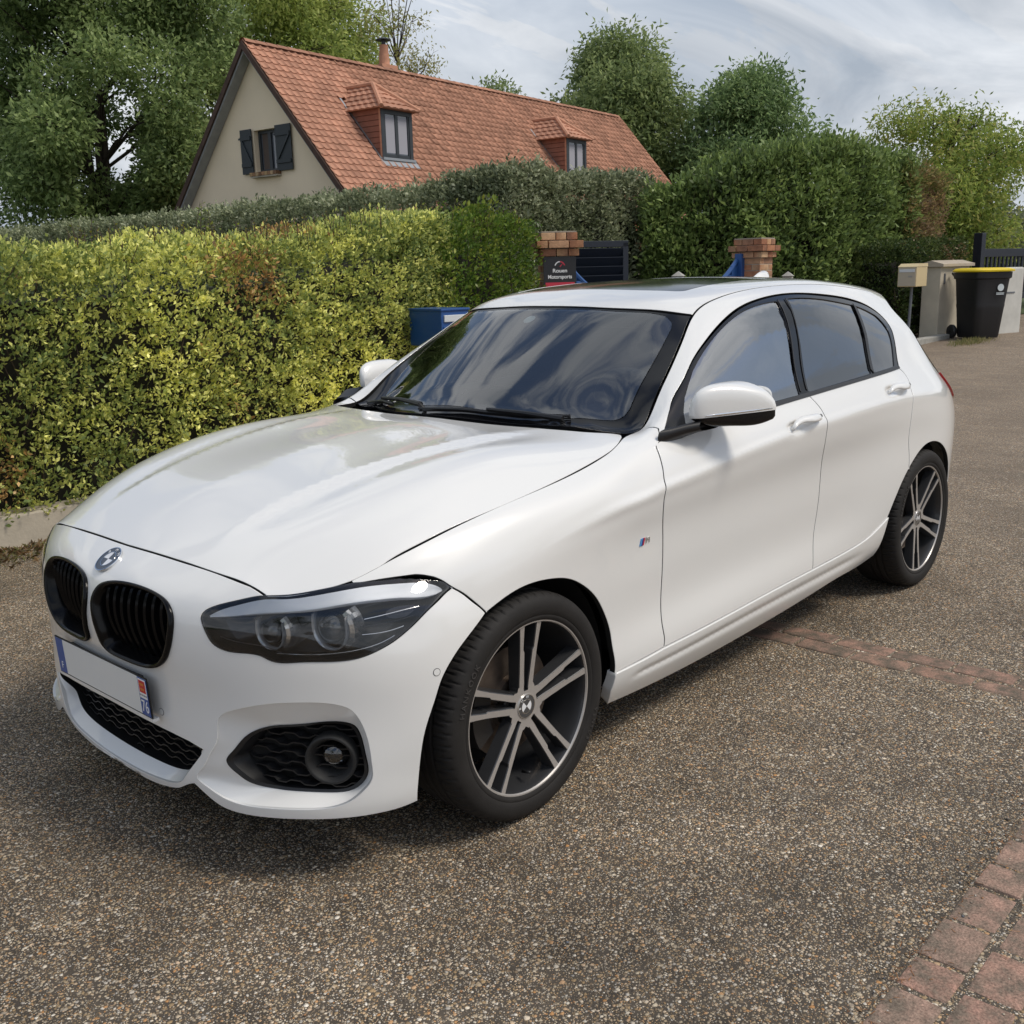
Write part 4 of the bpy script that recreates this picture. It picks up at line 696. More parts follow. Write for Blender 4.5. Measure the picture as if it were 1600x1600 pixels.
for sx in (-.26, .26): b = MB(); b.lathe([(.02, sx-.028), (.095, sx-.028), (.105, sx-.015), (.105, sx+.015), (.095, sx+.028), (.02, sx+.028)], 28, 'x', o=(0, .285, .105)); b.build('wheel', 'bin_black', BN, smooth=True, sharp=35)
b = MB(); b.tube([(-.26, .285, .105), (.26, .285, .105)], .014, 8); b.build('axle', 'steel_grey', BN); b = MB(); b.tube([(-.24, .33, .93), (-.22, .42, .97), (.22, .42, .97), (.24, .33, .93)], .016, 8); b.build('handle', 'bin_black', BN)
simple('bin_print', (.62, .68, .70), rough=.5); b = MB(); b.lathe([(.0001, -.3135), (.052, -.3135), (.052, -.3115)], 28, 'y', o=(.09, 0.0, .76)); b.build('logo_disc', 'bin_print', BN)
for i, (w_, z_) in enumerate(((.13, .68), (.125, .662))): b = MB(); b.box((.09, -.307+.004*i, z_), (w_, .006, .011)); b.build('logo_bar', 'bin_print', BN)
# tuft of pale grass at the foot of the gate wall
n = 700; bx = rng.normal(13.75, .28, n); by = rng.normal(2.72, .10, n); P = np.stack([bx, by, arr_([gz(x) for x in bx])], 1); D = unit(np.stack([rng.normal(0, .5, n), rng.normal(0, .5, n), np.ones(n)], 1)); pal = arr_([(.26, .24, .10), (.18, .20, .07), (.32, .28, .14)]); tag(leaves('grass_tuft', P, D, rng.uniform(.03, .09, n), pal[rng.integers(0, 3, n)], 'leaf_soft', width=.14), 'pale dry grass tuft beside the bin wheel', 'grass', kind='stuff')


# ================================================================== CAR SURFACES
# ---------- splines ----------
def ncs_matrix(t):
    """natural cubic spline: second derivatives M = A @ y"""
    n=len(t); h=np.diff(t); A=np.zeros((n,n)); B=np.zeros((n,n)); A[0,0]=A[-1,-1]=1
    for i in range(1,n-1):
        A[i,i-1]=h[i-1]; A[i,i]=2*(h[i-1]+h[i]); A[i,i+1]=h[i]
        B[i,i-1]=6/h[i-1]; B[i,i]=-6/h[i-1]-6/h[i]; B[i,i+1]=6/h[i]
    return np.linalg.solve(A,B)
def ncs_weights(t,x):
    """N x K matrix W so that spline(x)=W@y (linear extrapolation outside)"""
    t=np.asarray(t,float); x=np.asarray(x,float); K=len(t); M=ncs_matrix(t)
    xc=np.clip(x,t[0],t[-1]); i=np.clip(np.searchsorted(t,xc,side='right')-1,0,K-2)
    h=t[i+1]-t[i]; a=(t[i+1]-xc)/h; b=(xc-t[i])/h
    I=np.eye(K)
    W=a[:,None]*I[i]+b[:,None]*I[i+1]+((a**3-a)*h*h/6)[:,None]*M[i]+((b**3-b)*h*h/6)[:,None]*M[i+1]
    return W
class CS:
    def __init__(s,t,y): s.t=np.asarray(t,float); s.y=np.asarray(y,float)
    def __call__(s,x):
        x=np.atleast_1d(np.asarray(x,float)); return ncs_weights(s.t,x)@s.y
class PC:
    """monotone cubic (pchip)"""
    def __init__(s,t,y):
        t=np.asarray(t,float);y=np.asarray(y,float);s.t=t;s.y=y
        h=np.diff(t);d=np.diff(y)/h;m=np.zeros_like(y)
        for i in range(1,len(t)-1):
            if d[i-1]*d[i]>0:
                w1=2*h[i]+h[i-1];w2=h[i]+2*h[i-1];m[i]=(w1+w2)/(w1/d[i-1]+w2/d[i])
        m[0]=d[0];m[-1]=d[-1];s.m=m
    def __call__(s,x):
        x=np.atleast_1d(np.asarray(x,float));t=s.t;xc=np.clip(x,t[0],t[-1])
        i=np.clip(np.searchsorted(t,xc,side='right')-1,0,len(t)-2);h=t[i+1]-t[i];u=(xc-t[i])/h
        return ((1+2*u)*(1-u)**2*s.y[i]+u*(1-u)**2*h*s.m[i]+u*u*(3-2*u)*s.y[i+1]+u*u*(u-1)*h*s.m[i+1])
# ---------- body lines: (x, Y, z) ----------
BL=[ # v-knot, type, points
 (0.00,'c',[(-.62,.56,.20),(-.3,.78,.19),(0,.80,.18),(.4,.805,.168),(1.2,.805,.166),(2.1,.805,.185),(2.4,.80,.20),(2.69,.80,.20),(3.0,.785,.22),(3.2,.73,.235),(3.36,.62,.25),(3.46,.47,.26)]),
 (0.10,'c',[(-.62,.60,.27),(-.3,.81,.26),(0,.84,.25),(.4,.842,.235),(1.2,.842,.237),(2.1,.842,.252),(2.4,.84,.262),(2.69,.84,.27),(3.0,.825,.29),(3.2,.765,.30),(3.36,.65,.31),(3.46,.49,.32)]),
 (0.18,'c',[(-.62,.61,.33),(-.3,.825,.32),(0,.855,.31),(.4,.857,.293),(1.2,.858,.309),(2.1,.858,.33),(2.4,.863,.34),(2.69,.867,.35),(3.0,.85,.36),(3.2,.785,.37),(3.36,.67,.38),(3.46,.51,.38)]),
 (0.30,'c',[(-.62,.62,.42),(-.3,.83,.42),(0,.861,.42),(.4,.851,.42),(.9,.845,.425),(1.4,.845,.43),(2.0,.854,.44),(2.4,.875,.46),(2.69,.880,.47),(3.0,.862,.48),(3.2,.80,.48),(3.36,.69,.48),(3.46,.53,.48)]),
 (0.45,'c',[(-.62,.61,.53),(-.3,.828,.54),(0,.865,.55),(.4,.855,.56),(.9,.847,.57),(1.4,.847,.58),(2.0,.856,.59),(2.4,.876,.60),(2.69,.8825,.60),(3.0,.866,.60),(3.2,.806,.60),(3.36,.70,.60),(3.46,.55,.60)]),
 (0.60,'c',[(-.62,.59,.62),(-.3,.81,.635),(0,.862,.665),(.4,.862,.70),(.9,.857,.715),(1.4,.857,.73),(2.0,.862,.735),(2.4,.872,.735),(2.69,.876,.73),(3.0,.862,.72),(3.2,.808,.71),(3.36,.71,.71),(3.46,.57,.70)]),
 (0.72,'c',[(-.62,.625,.60),(-.42,.757,.664),(-.3,.803,.695),(-.15,.838,.722),(0,.853,.745),(.2,.862,.773),(.43,.868,.803),(.82,.869,.838),(1.16,.869,.868),(1.64,.870,.894),(2.2,.868,.908),(2.6,.858,.90),(2.9,.84,.88),(3.15,.785,.86),(3.34,.69,.84),(3.46,.57,.82)]),
 (0.80,'c',[(-.62,.615,.635),(-.42,.746,.689),(-.3,.787,.731),(-.15,.821,.762),(0,.836,.787),(.2,.845,.819),(.43,.850,.850),(.82,.853,.880),(1.16,.852,.907),(1.64,.851,.930),(2.2,.845,.95),(2.6,.826,.952),(2.9,.795,.945),(3.15,.735,.93),(3.34,.64,.91),(3.46,.53,.89)]),
 (0.88,'c',[(-.62,.603,.665),(-.42,.735,.709),(-.3,.771,.757),(-.15,.804,.791),(0,.818,.816),(.2,.826,.850),(.43,.826,.884),(.60,.818,.915),(.70,.812,.934),(.82,.812,.945),(1.16,.812,.963),(1.64,.811,.983),(2.2,.804,1.004),(2.55,.785,1.018),(2.75,.762,1.03),(2.95,.725,1.035),(3.15,.665,1.03),(3.3,.59,1.01)]),
 (0.98,'c',[(-.62,.590,.692),(-.42,.723,.727),(-.3,.758,.777),(-.15,.788,.811),(0,.801,.835),(.2,.808,.867),(.43,.806,.900),(.60,.795,.936),(.70,.785,.955),(.8,.775,.985),(.9,.765,1.027),(1.16,.742,1.10),(1.64,.722,1.155),(2.0,.715,1.165),(2.4,.708,1.165),(2.7,.69,1.16),(2.95,.655,1.15),(3.1,.605,1.145),(3.25,.53,1.13)]),
 (1.06,'c',[(-.62,.575,.711),(-.42,.711,.742),(-.3,.746,.791),(-.15,.773,.825),(0,.784,.848),(.2,.791,.877),(.43,.788,.911),(.58,.768,.944),(.66,.757,.958),(.74,.755,.98),(.829,.745,1.027),(1.035,.69,1.149),(1.234,.65,1.239),(1.42,.625,1.304),(1.6,.610,1.336),(1.8,.602,1.350),(2.14,.600,1.339),(2.4,.598,1.315),(2.7,.585,1.28),(2.95,.555,1.25),(3.1,.515,1.235),(3.25,.45,1.21)]),
 (1.12,'c',[(-.66,.525,.722),(-.62,.556,.7255),(-.54,.622,.7345),(-.444,.69,.749),(-.408,.702,.758),(-.363,.72,.779),(-.275,.74,.807),(-.178,.755,.830),(-.047,.765,.851),(.096,.772,.871),(.256,.775,.893),(.408,.770,.916),(.50,.757,.935),(.608,.725,.957),(.68,.710,.960),(.745,.70,.970),(.858,.675,1.053),(.958,.65,1.122),(1.045,.625,1.178),(1.121,.60,1.226),(1.193,.575,1.272),(1.25,.56,1.302),(1.4,.55,1.345),(1.6,.552,1.370),(1.9,.552,1.381),(2.2,.548,1.377),(2.5,.538,1.358),(2.8,.515,1.330),(2.95,.495,1.312),(3.1,.46,1.295),(3.25,.40,1.27)]),
 (1.24,'p',[(-.72,.365,.715),(-.64,.425,.757),(-.55,.485,.793),(-.42,.562,.836),(-.3,.61,.868),(-.15,.63,.908),(0,.635,.931),(.2,.632,.950),(.4,.61,.963),(.5,.585,.967),(.60,.53,.968),(.67,.48,.975),(.72,.46,1.005),(.8,.45,1.065),(.9,.45,1.137),(1.0,.45,1.205),(1.08,.448,1.258),(1.16,.445,1.308),(1.22,.443,1.338),(1.35,.44,1.364),(1.6,.44,1.391),(1.9,.44,1.402),(2.2,.44,1.400),(2.5,.43,1.385),(2.8,.42,1.362),(3.0,.40,1.343),(3.25,.34,1.315)]),
 (1.42,'p',[(-.72,.205,.727),(-.652,.22,.7685),(-.55,.25,.820),(-.42,.28,.864),(-.3,.30,.896),(-.15,.32,.926),(0,.33,.945),(.2,.33,.961),(.4,.31,.970),(.5,.28,.973),(.56,.26,.975),(.62,.25,.995),(.7,.24,1.055),(.8,.235,1.127),(.9,.235,1.194),(1.0,.235,1.258),(1.06,.235,1.294),(1.12,.235,1.325),(1.18,.235,1.346),(1.35,.23,1.378),(1.6,.23,1.402),(1.9,.23,1.413),(2.2,.23,1.412),(2.5,.225,1.398),(2.8,.22,1.376),(3.0,.21,1.358),(3.25,.18,1.33)]),
 (1.60,'p',[(-.72,.0,.731),(-.655,.0,.772),(-.55,.0,.826),(-.42,.0,.871),(-.3,.0,.903),(-.15,.0,.932),(0,.0,.950),(.2,.0,.966),(.4,.0,.974),(.5,.0,.977),(.54,.0,.980),(.6,.0,1.01),(.7,.0,1.078),(.8,.0,1.147),(.9,.0,1.210),(1.0,.0,1.270),(1.05,.0,1.299),(1.1,.0,1.328),(1.16,.0,1.350),(1.35,.0,1.384),(1.6,.0,1.407),(1.9,.0,1.417),(2.2,.0,1.416),(2.5,.0,1.403),(2.8,.0,1.381),(3.0,.0,1.363),(3.25,.0,1.335)]),
]
BV=np.array([b[0] for b in BL]); NB=len(BL)
_bl=[]
for v,ty,pts in BL:
    a=np.array(pts); C_=CS if ty=='c' else PC
    _bl.append((C_(a[:,0],a[:,1]),C_(a[:,0],a[:,2])))
# mirror lines for symmetric spline at the centre
BVx=np.r_[BV,2*BV[-1]-BV[-2],2*BV[-1]-BV[-3]]
def chord_spline(Y,Z,v):
    """section through the line points: C2 spline over chord length; v only names the place between two lines"""
    N,K=Y.shape
    h=np.sqrt(np.diff(Y,axis=1)**2+np.diff(Z,axis=1)**2)+1e-5
    out=[]
    i=np.clip(np.searchsorted(BVx,v,side='right')-1,0,K-2); t=np.clip((v-BVx[i])/(BVx[i+1]-BVx[i]),-.6,1.6); r=np.arange(N)
    for D in (Y,Z):
        d=np.diff(D,axis=1)/h; rhs=np.zeros((N,K)); rhs[:,1:-1]=6*(d[:,1:]-d[:,:-1])
        b=np.ones((N,K)); c=np.zeros((N,K)); a=np.zeros((N,K)); b[:,1:-1]=2*(h[:,:-1]+h[:,1:]); a[:,1:-1]=h[:,:-1]; c[:,1:-1]=h[:,1:]
        cp=np.zeros((N,K)); dp=np.zeros((N,K)); cp[:,0]=0; dp[:,0]=0
        for k in range(1,K):
            m=b[:,k]-a[:,k]*cp[:,k-1]; cp[:,k]=c[:,k]/m; dp[:,k]=(rhs[:,k]-a[:,k]*dp[:,k-1])/m
        M=np.zeros((N,K)); M[:,-1]=dp[:,-1]
        for k in range(K-2,-1,-1): M[:,k]=dp[:,k]-cp[:,k]*M[:,k+1]
        hh=h[r,i]; A=1-t; B=t
        out.append(A*D[r,i]+B*D[r,i+1]+((A**3-A)*M[r,i]+(B**3-B)*M[r,i+1])*hh*hh/6)
    return out
class Poly:
    """low-order fit of a line ahead of the doors, easing into the full spline behind"""
    def __init__(s,x,y,full,blend):
        s.c=np.polyfit(x,y,5); s.full=full; s.blend=blend
    def __call__(s,x):
        x=np.atleast_1d(np.asarray(x,float)); p=np.polyval(s.c,np.clip(x,-.76,.75))
        if not s.blend: return p
        w=sst((x-.40)/.20); return p*(1-w)+s.full(x)*w
_fl=[]
for k,(v_,ty_,pts_) in enumerate(BL):
    if k<6: _fl.append(_bl[k]); continue
    a_=np.array(pts_); a_=a_[a_[:,0]<=(.52 if k>=12 else .66)]
    _fl.append((Poly(a_[:,0],a_[:,1],_bl[k][0],k<12),Poly(a_[:,0],a_[:,2],_bl[k][1],k<12)))
def body_front(x,v): return body(x,v,_fl)
def body(x,v,lines=None):
    x=np.atleast_1d(np.asarray(x,float)); v=np.atleast_1d(np.asarray(v,float)); lines=lines or _bl
    Y=np.stack([l[0](x) for l in lines],1); Z=np.stack([l[1](x) for l in lines],1)
    Y=np.c_[Y,-Y[:,-2],-Y[:,-3]]; Z=np.c_[Z,Z[:,-2],Z[:,-3]]
    y,z=chord_spline(Y,Z,v)
    ay=np.abs(y)
    # hood: raised centre panel with a soft step running from the kidneys to the screen corners
    hm=sst((x+.60)/.25)*sst((.56-x)/.25)*sst((v-1.10)/.1)
    yc=.315+.14*(x+.6)
    z=z+hm*(.009*(1-sst((ay-yc+.025)/.05))-.004*np.exp(-((ay-yc-.05)/.05)**2))
    # crease along the doors
    cm=sst((x-.05)/.4)*sst((3.1-x)/.4)
    y=y+cm*.0065*np.exp(-np.abs((v-.715)/.024)**2)
    y=y-sst((x-.45)/.1)*sst((2.15-x)/.25)*.007*np.exp(-((v-.128)/.016)**2)
    for hx,hv in ((1.455,.742),(2.315,.770)):
        y=y-.016*np.exp(-(np.abs((x-hx)/.055)**2.6)-(np.abs((v-hv)/.030)**2.6))
    return np.stack([x,y,z],1)
def sst(a):
    a=np.clip(a,0,1); return a*a*(3-2*a)
# ---------- nose ----------
# rows (t) from top to bottom; columns at parameter s
NSs=np.array([0,.14,.28,.42,.54,.66,.77,.87,.95,1.0,1.08])
NR=[ # t, list of (x,Y,z)
 (0.00,[(-.656,0,.7717),(-.653,.14,.7720),(-.645,.28,.7680),(-.633,.42,.7598),(-.6105,.54,.7400),(-.555,.615,.731),(-.455,.684,.746),(-.36,.737,.744),(-.27,.795,.728),(-.20,.824,.71),(-.095,0.851,.71)]),
 (0.12,[(-.718,0,.732),(-.715,.14,.731),(-.704,.28,.724),(-.680,.42,.715),(-.640,.54,.700),(-.570,.645,.695),(-.475,.725,.698),(-.375,.780,.695),(-.275,.820,.685),(-.185,.838,.675),(-.095,0.856,.675)]),
 (0.25,[(-.757,0,.685),(-.752,.14,.683),(-.737,.28,.677),(-.705,.42,.667),(-.655,.55,.655),(-.575,.66,.645),(-.475,.75,.64),(-.37,.808,.635),(-.27,.842,.635),(-.18,.853,.635),(-.095,0.860,.635)]),
 (0.40,[(-.774,0,.615),(-.768,.14,.613),(-.750,.28,.608),(-.716,.42,.600),(-.662,.55,.59),(-.578,.67,.582),(-.475,.764,.577),(-.37,.825,.573),(-.27,.855,.57),(-.19,.863,.57),(-.095,0.866,.57)]),
 (0.54,[(-.768,0,.545),(-.763,.14,.543),(-.747,.28,.540),(-.715,.42,.533),(-.662,.55,.525),(-.58,.67,.52),(-.478,.768,.515),(-.375,.83,.51),(-.275,.860,.51),(-.20,.866,.51),(-.095,0.867,.51)]),
 (0.68,[(-.752,0,.475),(-.749,.14,.473),(-.737,.28,.470),(-.708,.42,.463),(-.660,.55,.456),(-.58,.67,.452),(-.48,.768,.45),(-.38,.83,.45),(-.285,.860,.45),(-.21,.865,.45),(-.095,0.866,.45)]),
 (0.80,[(-.746,0,.41),(-.744,.14,.409),(-.734,.28,.406),(-.708,.42,.40),(-.662,.55,.393),(-.585,.67,.388),(-.488,.766,.385),(-.39,.828,.385),(-.30,.857,.385),(-.22,.862,.385),(-.095,0.864,.385)]),
 (0.92,[(-.746,0,.35),(-.744,.14,.349),(-.735,.28,.347),(-.712,.42,.342),(-.668,.55,.335),(-.595,.67,.328),(-.50,.764,.325),(-.40,.825,.325),(-.31,.853,.325),(-.23,.857,.325),(-.095,0.860,.325)]),
 (1.04,[(-.746,0,.29),(-.745,.14,.289),(-.737,.28,.288),(-.716,.42,.283),(-.675,.55,.276),(-.605,.67,.27),(-.51,.762,.268),(-.41,.82,.266),(-.32,.847,.266),(-.24,.851,.266),(-.095,0.852,.266)]),
 (1.16,[(-.747,0,.23),(-.746,.14,.23),(-.740,.28,.23),(-.72,.42,.225),(-.682,.55,.218),(-.613,.67,.214),(-.52,.758,.21),(-.42,.815,.21),(-.33,.84,.21),(-.25,.845,.21),(-.095,0.846,.21)]),
 (1.28,[(-.740,0,.165),(-.739,.14,.165),(-.733,.28,.168),(-.715,.42,.168),(-.678,.55,.165),(-.61,.665,.163),(-.52,.75,.163),(-.42,.805,.165),(-.33,.83,.165),(-.25,.835,.165),(-.095,0.836,.165)]),
]
NT=np.array([r[0] for r in NR]); NP=np.array([r[1] for r in NR])  # (T,S,3)
NSx=np.r_[-NSs[2],-NSs[1],NSs]
NPx=np.concatenate([NP[:,[2,1]]*np.array([1,-1,1]),NP],1)
def nose(s,t):
    s=np.atleast_1d(np.asarray(s,float)); sg=np.where(s<0,-1.,1.); s=np.abs(s)
    Ws=ncs_weights(NSx,np.atleast_1d(s)); Wt=ncs_weights(NT,np.atleast_1d(t))
    o=np.einsum('nt,ns,tsc->nc',Wt,Ws,NPx); o[:,1]*=sg; return o

# ================================================================== CAR
simple('car_paint', (0.76, 0.76, 0.745), rough=0.30, coat=1.0, coat_rough=0.012, spec=0.5)
simple('gloss_black', (0.006, 0.006, 0.007), rough=0.10, spec=0.4); simple('kidney_black', (0.004, 0.004, 0.0045), rough=0.16, spec=0.22)
simple('satin_black', (0.010, 0.010, 0.011), rough=0.42)
simple('matte_plastic', (0.013, 0.013, 0.013), rough=0.62, bump=0.15, bscale=600)
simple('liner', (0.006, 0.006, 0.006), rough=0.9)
simple('chrome', (0.78, 0.79, 0.80), rough=0.07, metal=1.0)
simple('satin_chrome', (0.55, 0.55, 0.56), rough=0.28, metal=1.0)
simple('machined_alloy', (0.50, 0.475, 0.45), rough=0.38, metal=0.55)
simple('dark_alloy', (0.042, 0.043, 0.046), rough=0.34, metal=0.35, coat=0.3)
simple('brake_iron', (0.20, 0.16, 0.13), rough=0.45, metal=0.8, noise=0.3, nscale=30)
simple('caliper', (0.06, 0.055, 0.05), rough=0.5, metal=0.6)
simple('tyre_rubber', (0.018, 0.0165, 0.0155), rough=0.72, noise=0.25, nscale=14, bump=0.12, bscale=350, spec=0.3)
simple('tyre_print', (0.045, 0.042, 0.040), rough=0.55)
simple('plate_white', (0.74, 0.76, 0.76), rough=0.35, coat=0.4)
simple('plate_blue', (0.012, 0.075, 0.32), rough=0.35, coat=0.4)
simple('print_white', (0.78, 0.78, 0.78), rough=0.5)
simple('print_black', (0.01, 0.01, 0.01), rough=0.5)
simple('print_red', (0.55, 0.02, 0.03), rough=0.5)
simple('print_orange', (0.62, 0.20, 0.03), rough=0.5)
simple('badge_white', (0.75, 0.76, 0.78), rough=0.2, coat=1.0)
simple('badge_dark', (0.05, 0.052, 0.056), rough=0.22, coat=1.0)
simple('m_light_blue', (0.08, 0.30, 0.60), rough=0.3)
simple('m_dark_blue', (0.015, 0.03, 0.20), rough=0.3)
simple('m_red', (0.5, 0.02, 0.03), rough=0.3)
simple('interior_dark', (0.012, 0.012, 0.013), rough=0.75, bump=0.1, bscale=500)
simple('interior_mid', (0.04, 0.04, 0.042), rough=0.7)
simple('seat_cloth', (0.022, 0.022, 0.024), rough=0.9, bump=0.2, bscale=400)
simple('headliner', (0.30, 0.29, 0.27), rough=0.95)
simple('sticker', (0.55, 0.62, 0.60), rough=0.4)
simple('lamp_white', (0.42, 0.44, 0.47), rough=0.12, metal=.4, coat=1.0); simple('brow_white', (0.90, 0.92, 0.95), rough=0.55, spec=0.2)
simple('lamp_cell', (0.10, 0.10, 0.11), rough=0.3, metal=0.5, bump=0.6, bscale=900); simple('reflector_silver', (0.70, 0.69, 0.68), rough=0.16, metal=0.9); simple('rear_lamp_red', (0.35, 0.006, 0.012), rough=0.1, coat=1.0)
simple('lamp_inner', (0.008, 0.008, 0.009), rough=0.3)
def glassmat(name, tint, base_refl=0.04, rough=0.0, ior=1.5, gloss=(1, 1, 1)):
    m, nt, b = newmat(name); nt.nodes.remove(b); out = nt.nodes['Material Output']
    tr = N_(nt, 'ShaderNodeBsdfTransparent'); tr.inputs[0].default_value = (*tint, 1)
    gl = N_(nt, 'ShaderNodeBsdfGlossy'); gl.inputs['Roughness'].default_value = rough; gl.inputs[0].default_value = (*gloss, 1)
    fr = N_(nt, 'ShaderNodeFresnel'); fr.inputs[0].default_value = ior
    ma = N_(nt, 'ShaderNodeMath', operation='MULTIPLY_ADD'); nt.links.new(fr.outputs[0], ma.inputs[0]); ma.inputs[1].default_value = 1.0; ma.inputs[2].default_value = base_refl; ma.use_clamp = True
    mi = N_(nt, 'ShaderNodeMixShader'); nt.links.new(ma.outputs[0], mi.inputs[0]); nt.links.new(tr.outputs[0], mi.inputs[1]); nt.links.new(gl.outputs[0], mi.inputs[2]); nt.links.new(mi.outputs[0], out.inputs[0])
    return m
glassmat('screen_glass', (0.84, 0.88, 0.86), base_refl=0.14)
glassmat('side_glass', (0.58, 0.66, 0.66), base_refl=0.31)
glassmat('privacy_glass', (0.045, 0.047, 0.05), base_refl=0.17)
glassmat('lamp_glass', (0.93, 0.94, 0.95), base_refl=0.02)
glassmat('lens_glass', (0.75, 0.78, 0.82), base_refl=0.06)

CAR = empty('parked_car', (0, 0, 0), label='white five-door hatchback with black kidney grilles parked beside the yellow hedge', category='car')

# ---- trimmed panels on a parametric surface ----------------------------------
def arr(a): return np.asarray(a, float)
def spl(pts, step=0.012, closed=False):
    """smooth open curve through the points, resampled"""
    p = arr(pts); d = np.r_[0, np.cumsum(np.linalg.norm(np.diff(p, axis=0), axis=1))]
    n = max(2, int(d[-1]/step)+1); t = np.linspace(0, d[-1], n)
    if len(p) < 3: return np.stack([np.interp(t, d, p[:, 0]), np.interp(t, d, p[:, 1])], 1)
    W = ncs_weights(d, t); return W @ p
def lin(pts, step=0.012):
    p = arr(pts); out = [p[0]]
    for a, b in zip(p[:-1], p[1:]):
        n = max(1, int(np.linalg.norm(b-a)/step)); out += [a+(b-a)*k/n for k in range(1, n+1)]
    return arr(out)
def cspl(pts, step=0.008):
    """smooth closed curve"""
    p = arr(pts); q = np.concatenate([p[-3:], p, p[:3]]); d = np.r_[0, np.cumsum(np.linalg.norm(np.diff(q, axis=0), axis=1))]
    a, b = d[3], d[3+len(p)]; n = max(12, int((b-a)/step)); t = np.linspace(a, b, n, endpoint=False)
    return ncs_weights(d, t) @ q
def poly(*segs):
    out = []
    for s in segs:
        for q in arr(s):
            if not out or np.linalg.norm(q-out[-1]) > 1e-3: out.append(q)
    if np.linalg.norm(out[0]-out[-1]) < 1e-3: out.pop()
    return arr(out)
def inside(P, Q):
    """points P in polygon Q"""
    x, y = P[:, 0], P[:, 1]; r = np.zeros(len(P), bool); x1, y1 = Q[:, 0], Q[:, 1]; x2, y2 = np.roll(x1, -1), np.roll(y1, -1)
    for a, b, c, d in zip(x1, y1, x2, y2):
        if b == d: continue
        k = ((b > y) != (d > y)) & (x < (c-a)*(y-b)/(d-b)+a); r ^= k
    return r
def segdist(P, Q):
    A = Q; B = np.roll(Q, -1, 0); m = np.full(len(P), 1e9)
    for a, b in zip(A, B):
        ab = b-a; t = np.clip(((P-a) @ ab)/max(ab @ ab, 1e-12), 0, 1); m = np.minimum(m, np.linalg.norm(P-a-t[:, None]*ab, axis=1))
    return m
def area(Q): return 0.5*np.sum(Q[:, 0]*np.roll(Q[:, 1], -1)-np.roll(Q[:, 0], -1)*Q[:, 1])
def outdir(Q):
    if area(Q) < 0: sg = -1
    else: sg = 1
    t = np.roll(Q, -1, 0)-np.roll(Q, 1, 0); t /= np.maximum(np.linalg.norm(t, axis=1), 1e-9)[:, None]
    return sg*np.stack([t[:, 1], -t[:, 0]], 1)
def evaln(fn, uv, off=0.0):
    u, v = uv[:, 0], uv[:, 1]; e = 1e-3
    P = fn(u, v); A = fn(u+e, v)-fn(u-e, v); B = fn(u, v+e)-fn(u, v-e)
    n = np.cross(A, B); n /= np.maximum(np.linalg.norm(n, axis=1), 1e-12)[:, None]
    c = np.array([1.35, 0, .55]); c2 = np.stack([np.clip(P[:, 0], 0.1, 2.7), 0*P[:, 0], np.full(len(P), .55)], 1)
    s = np.sign(((P-c2)*n).sum(1)); s[s == 0] = 1; n *= np.where(np.median(s) < 0, -1, 1)
    return P+n*off, n
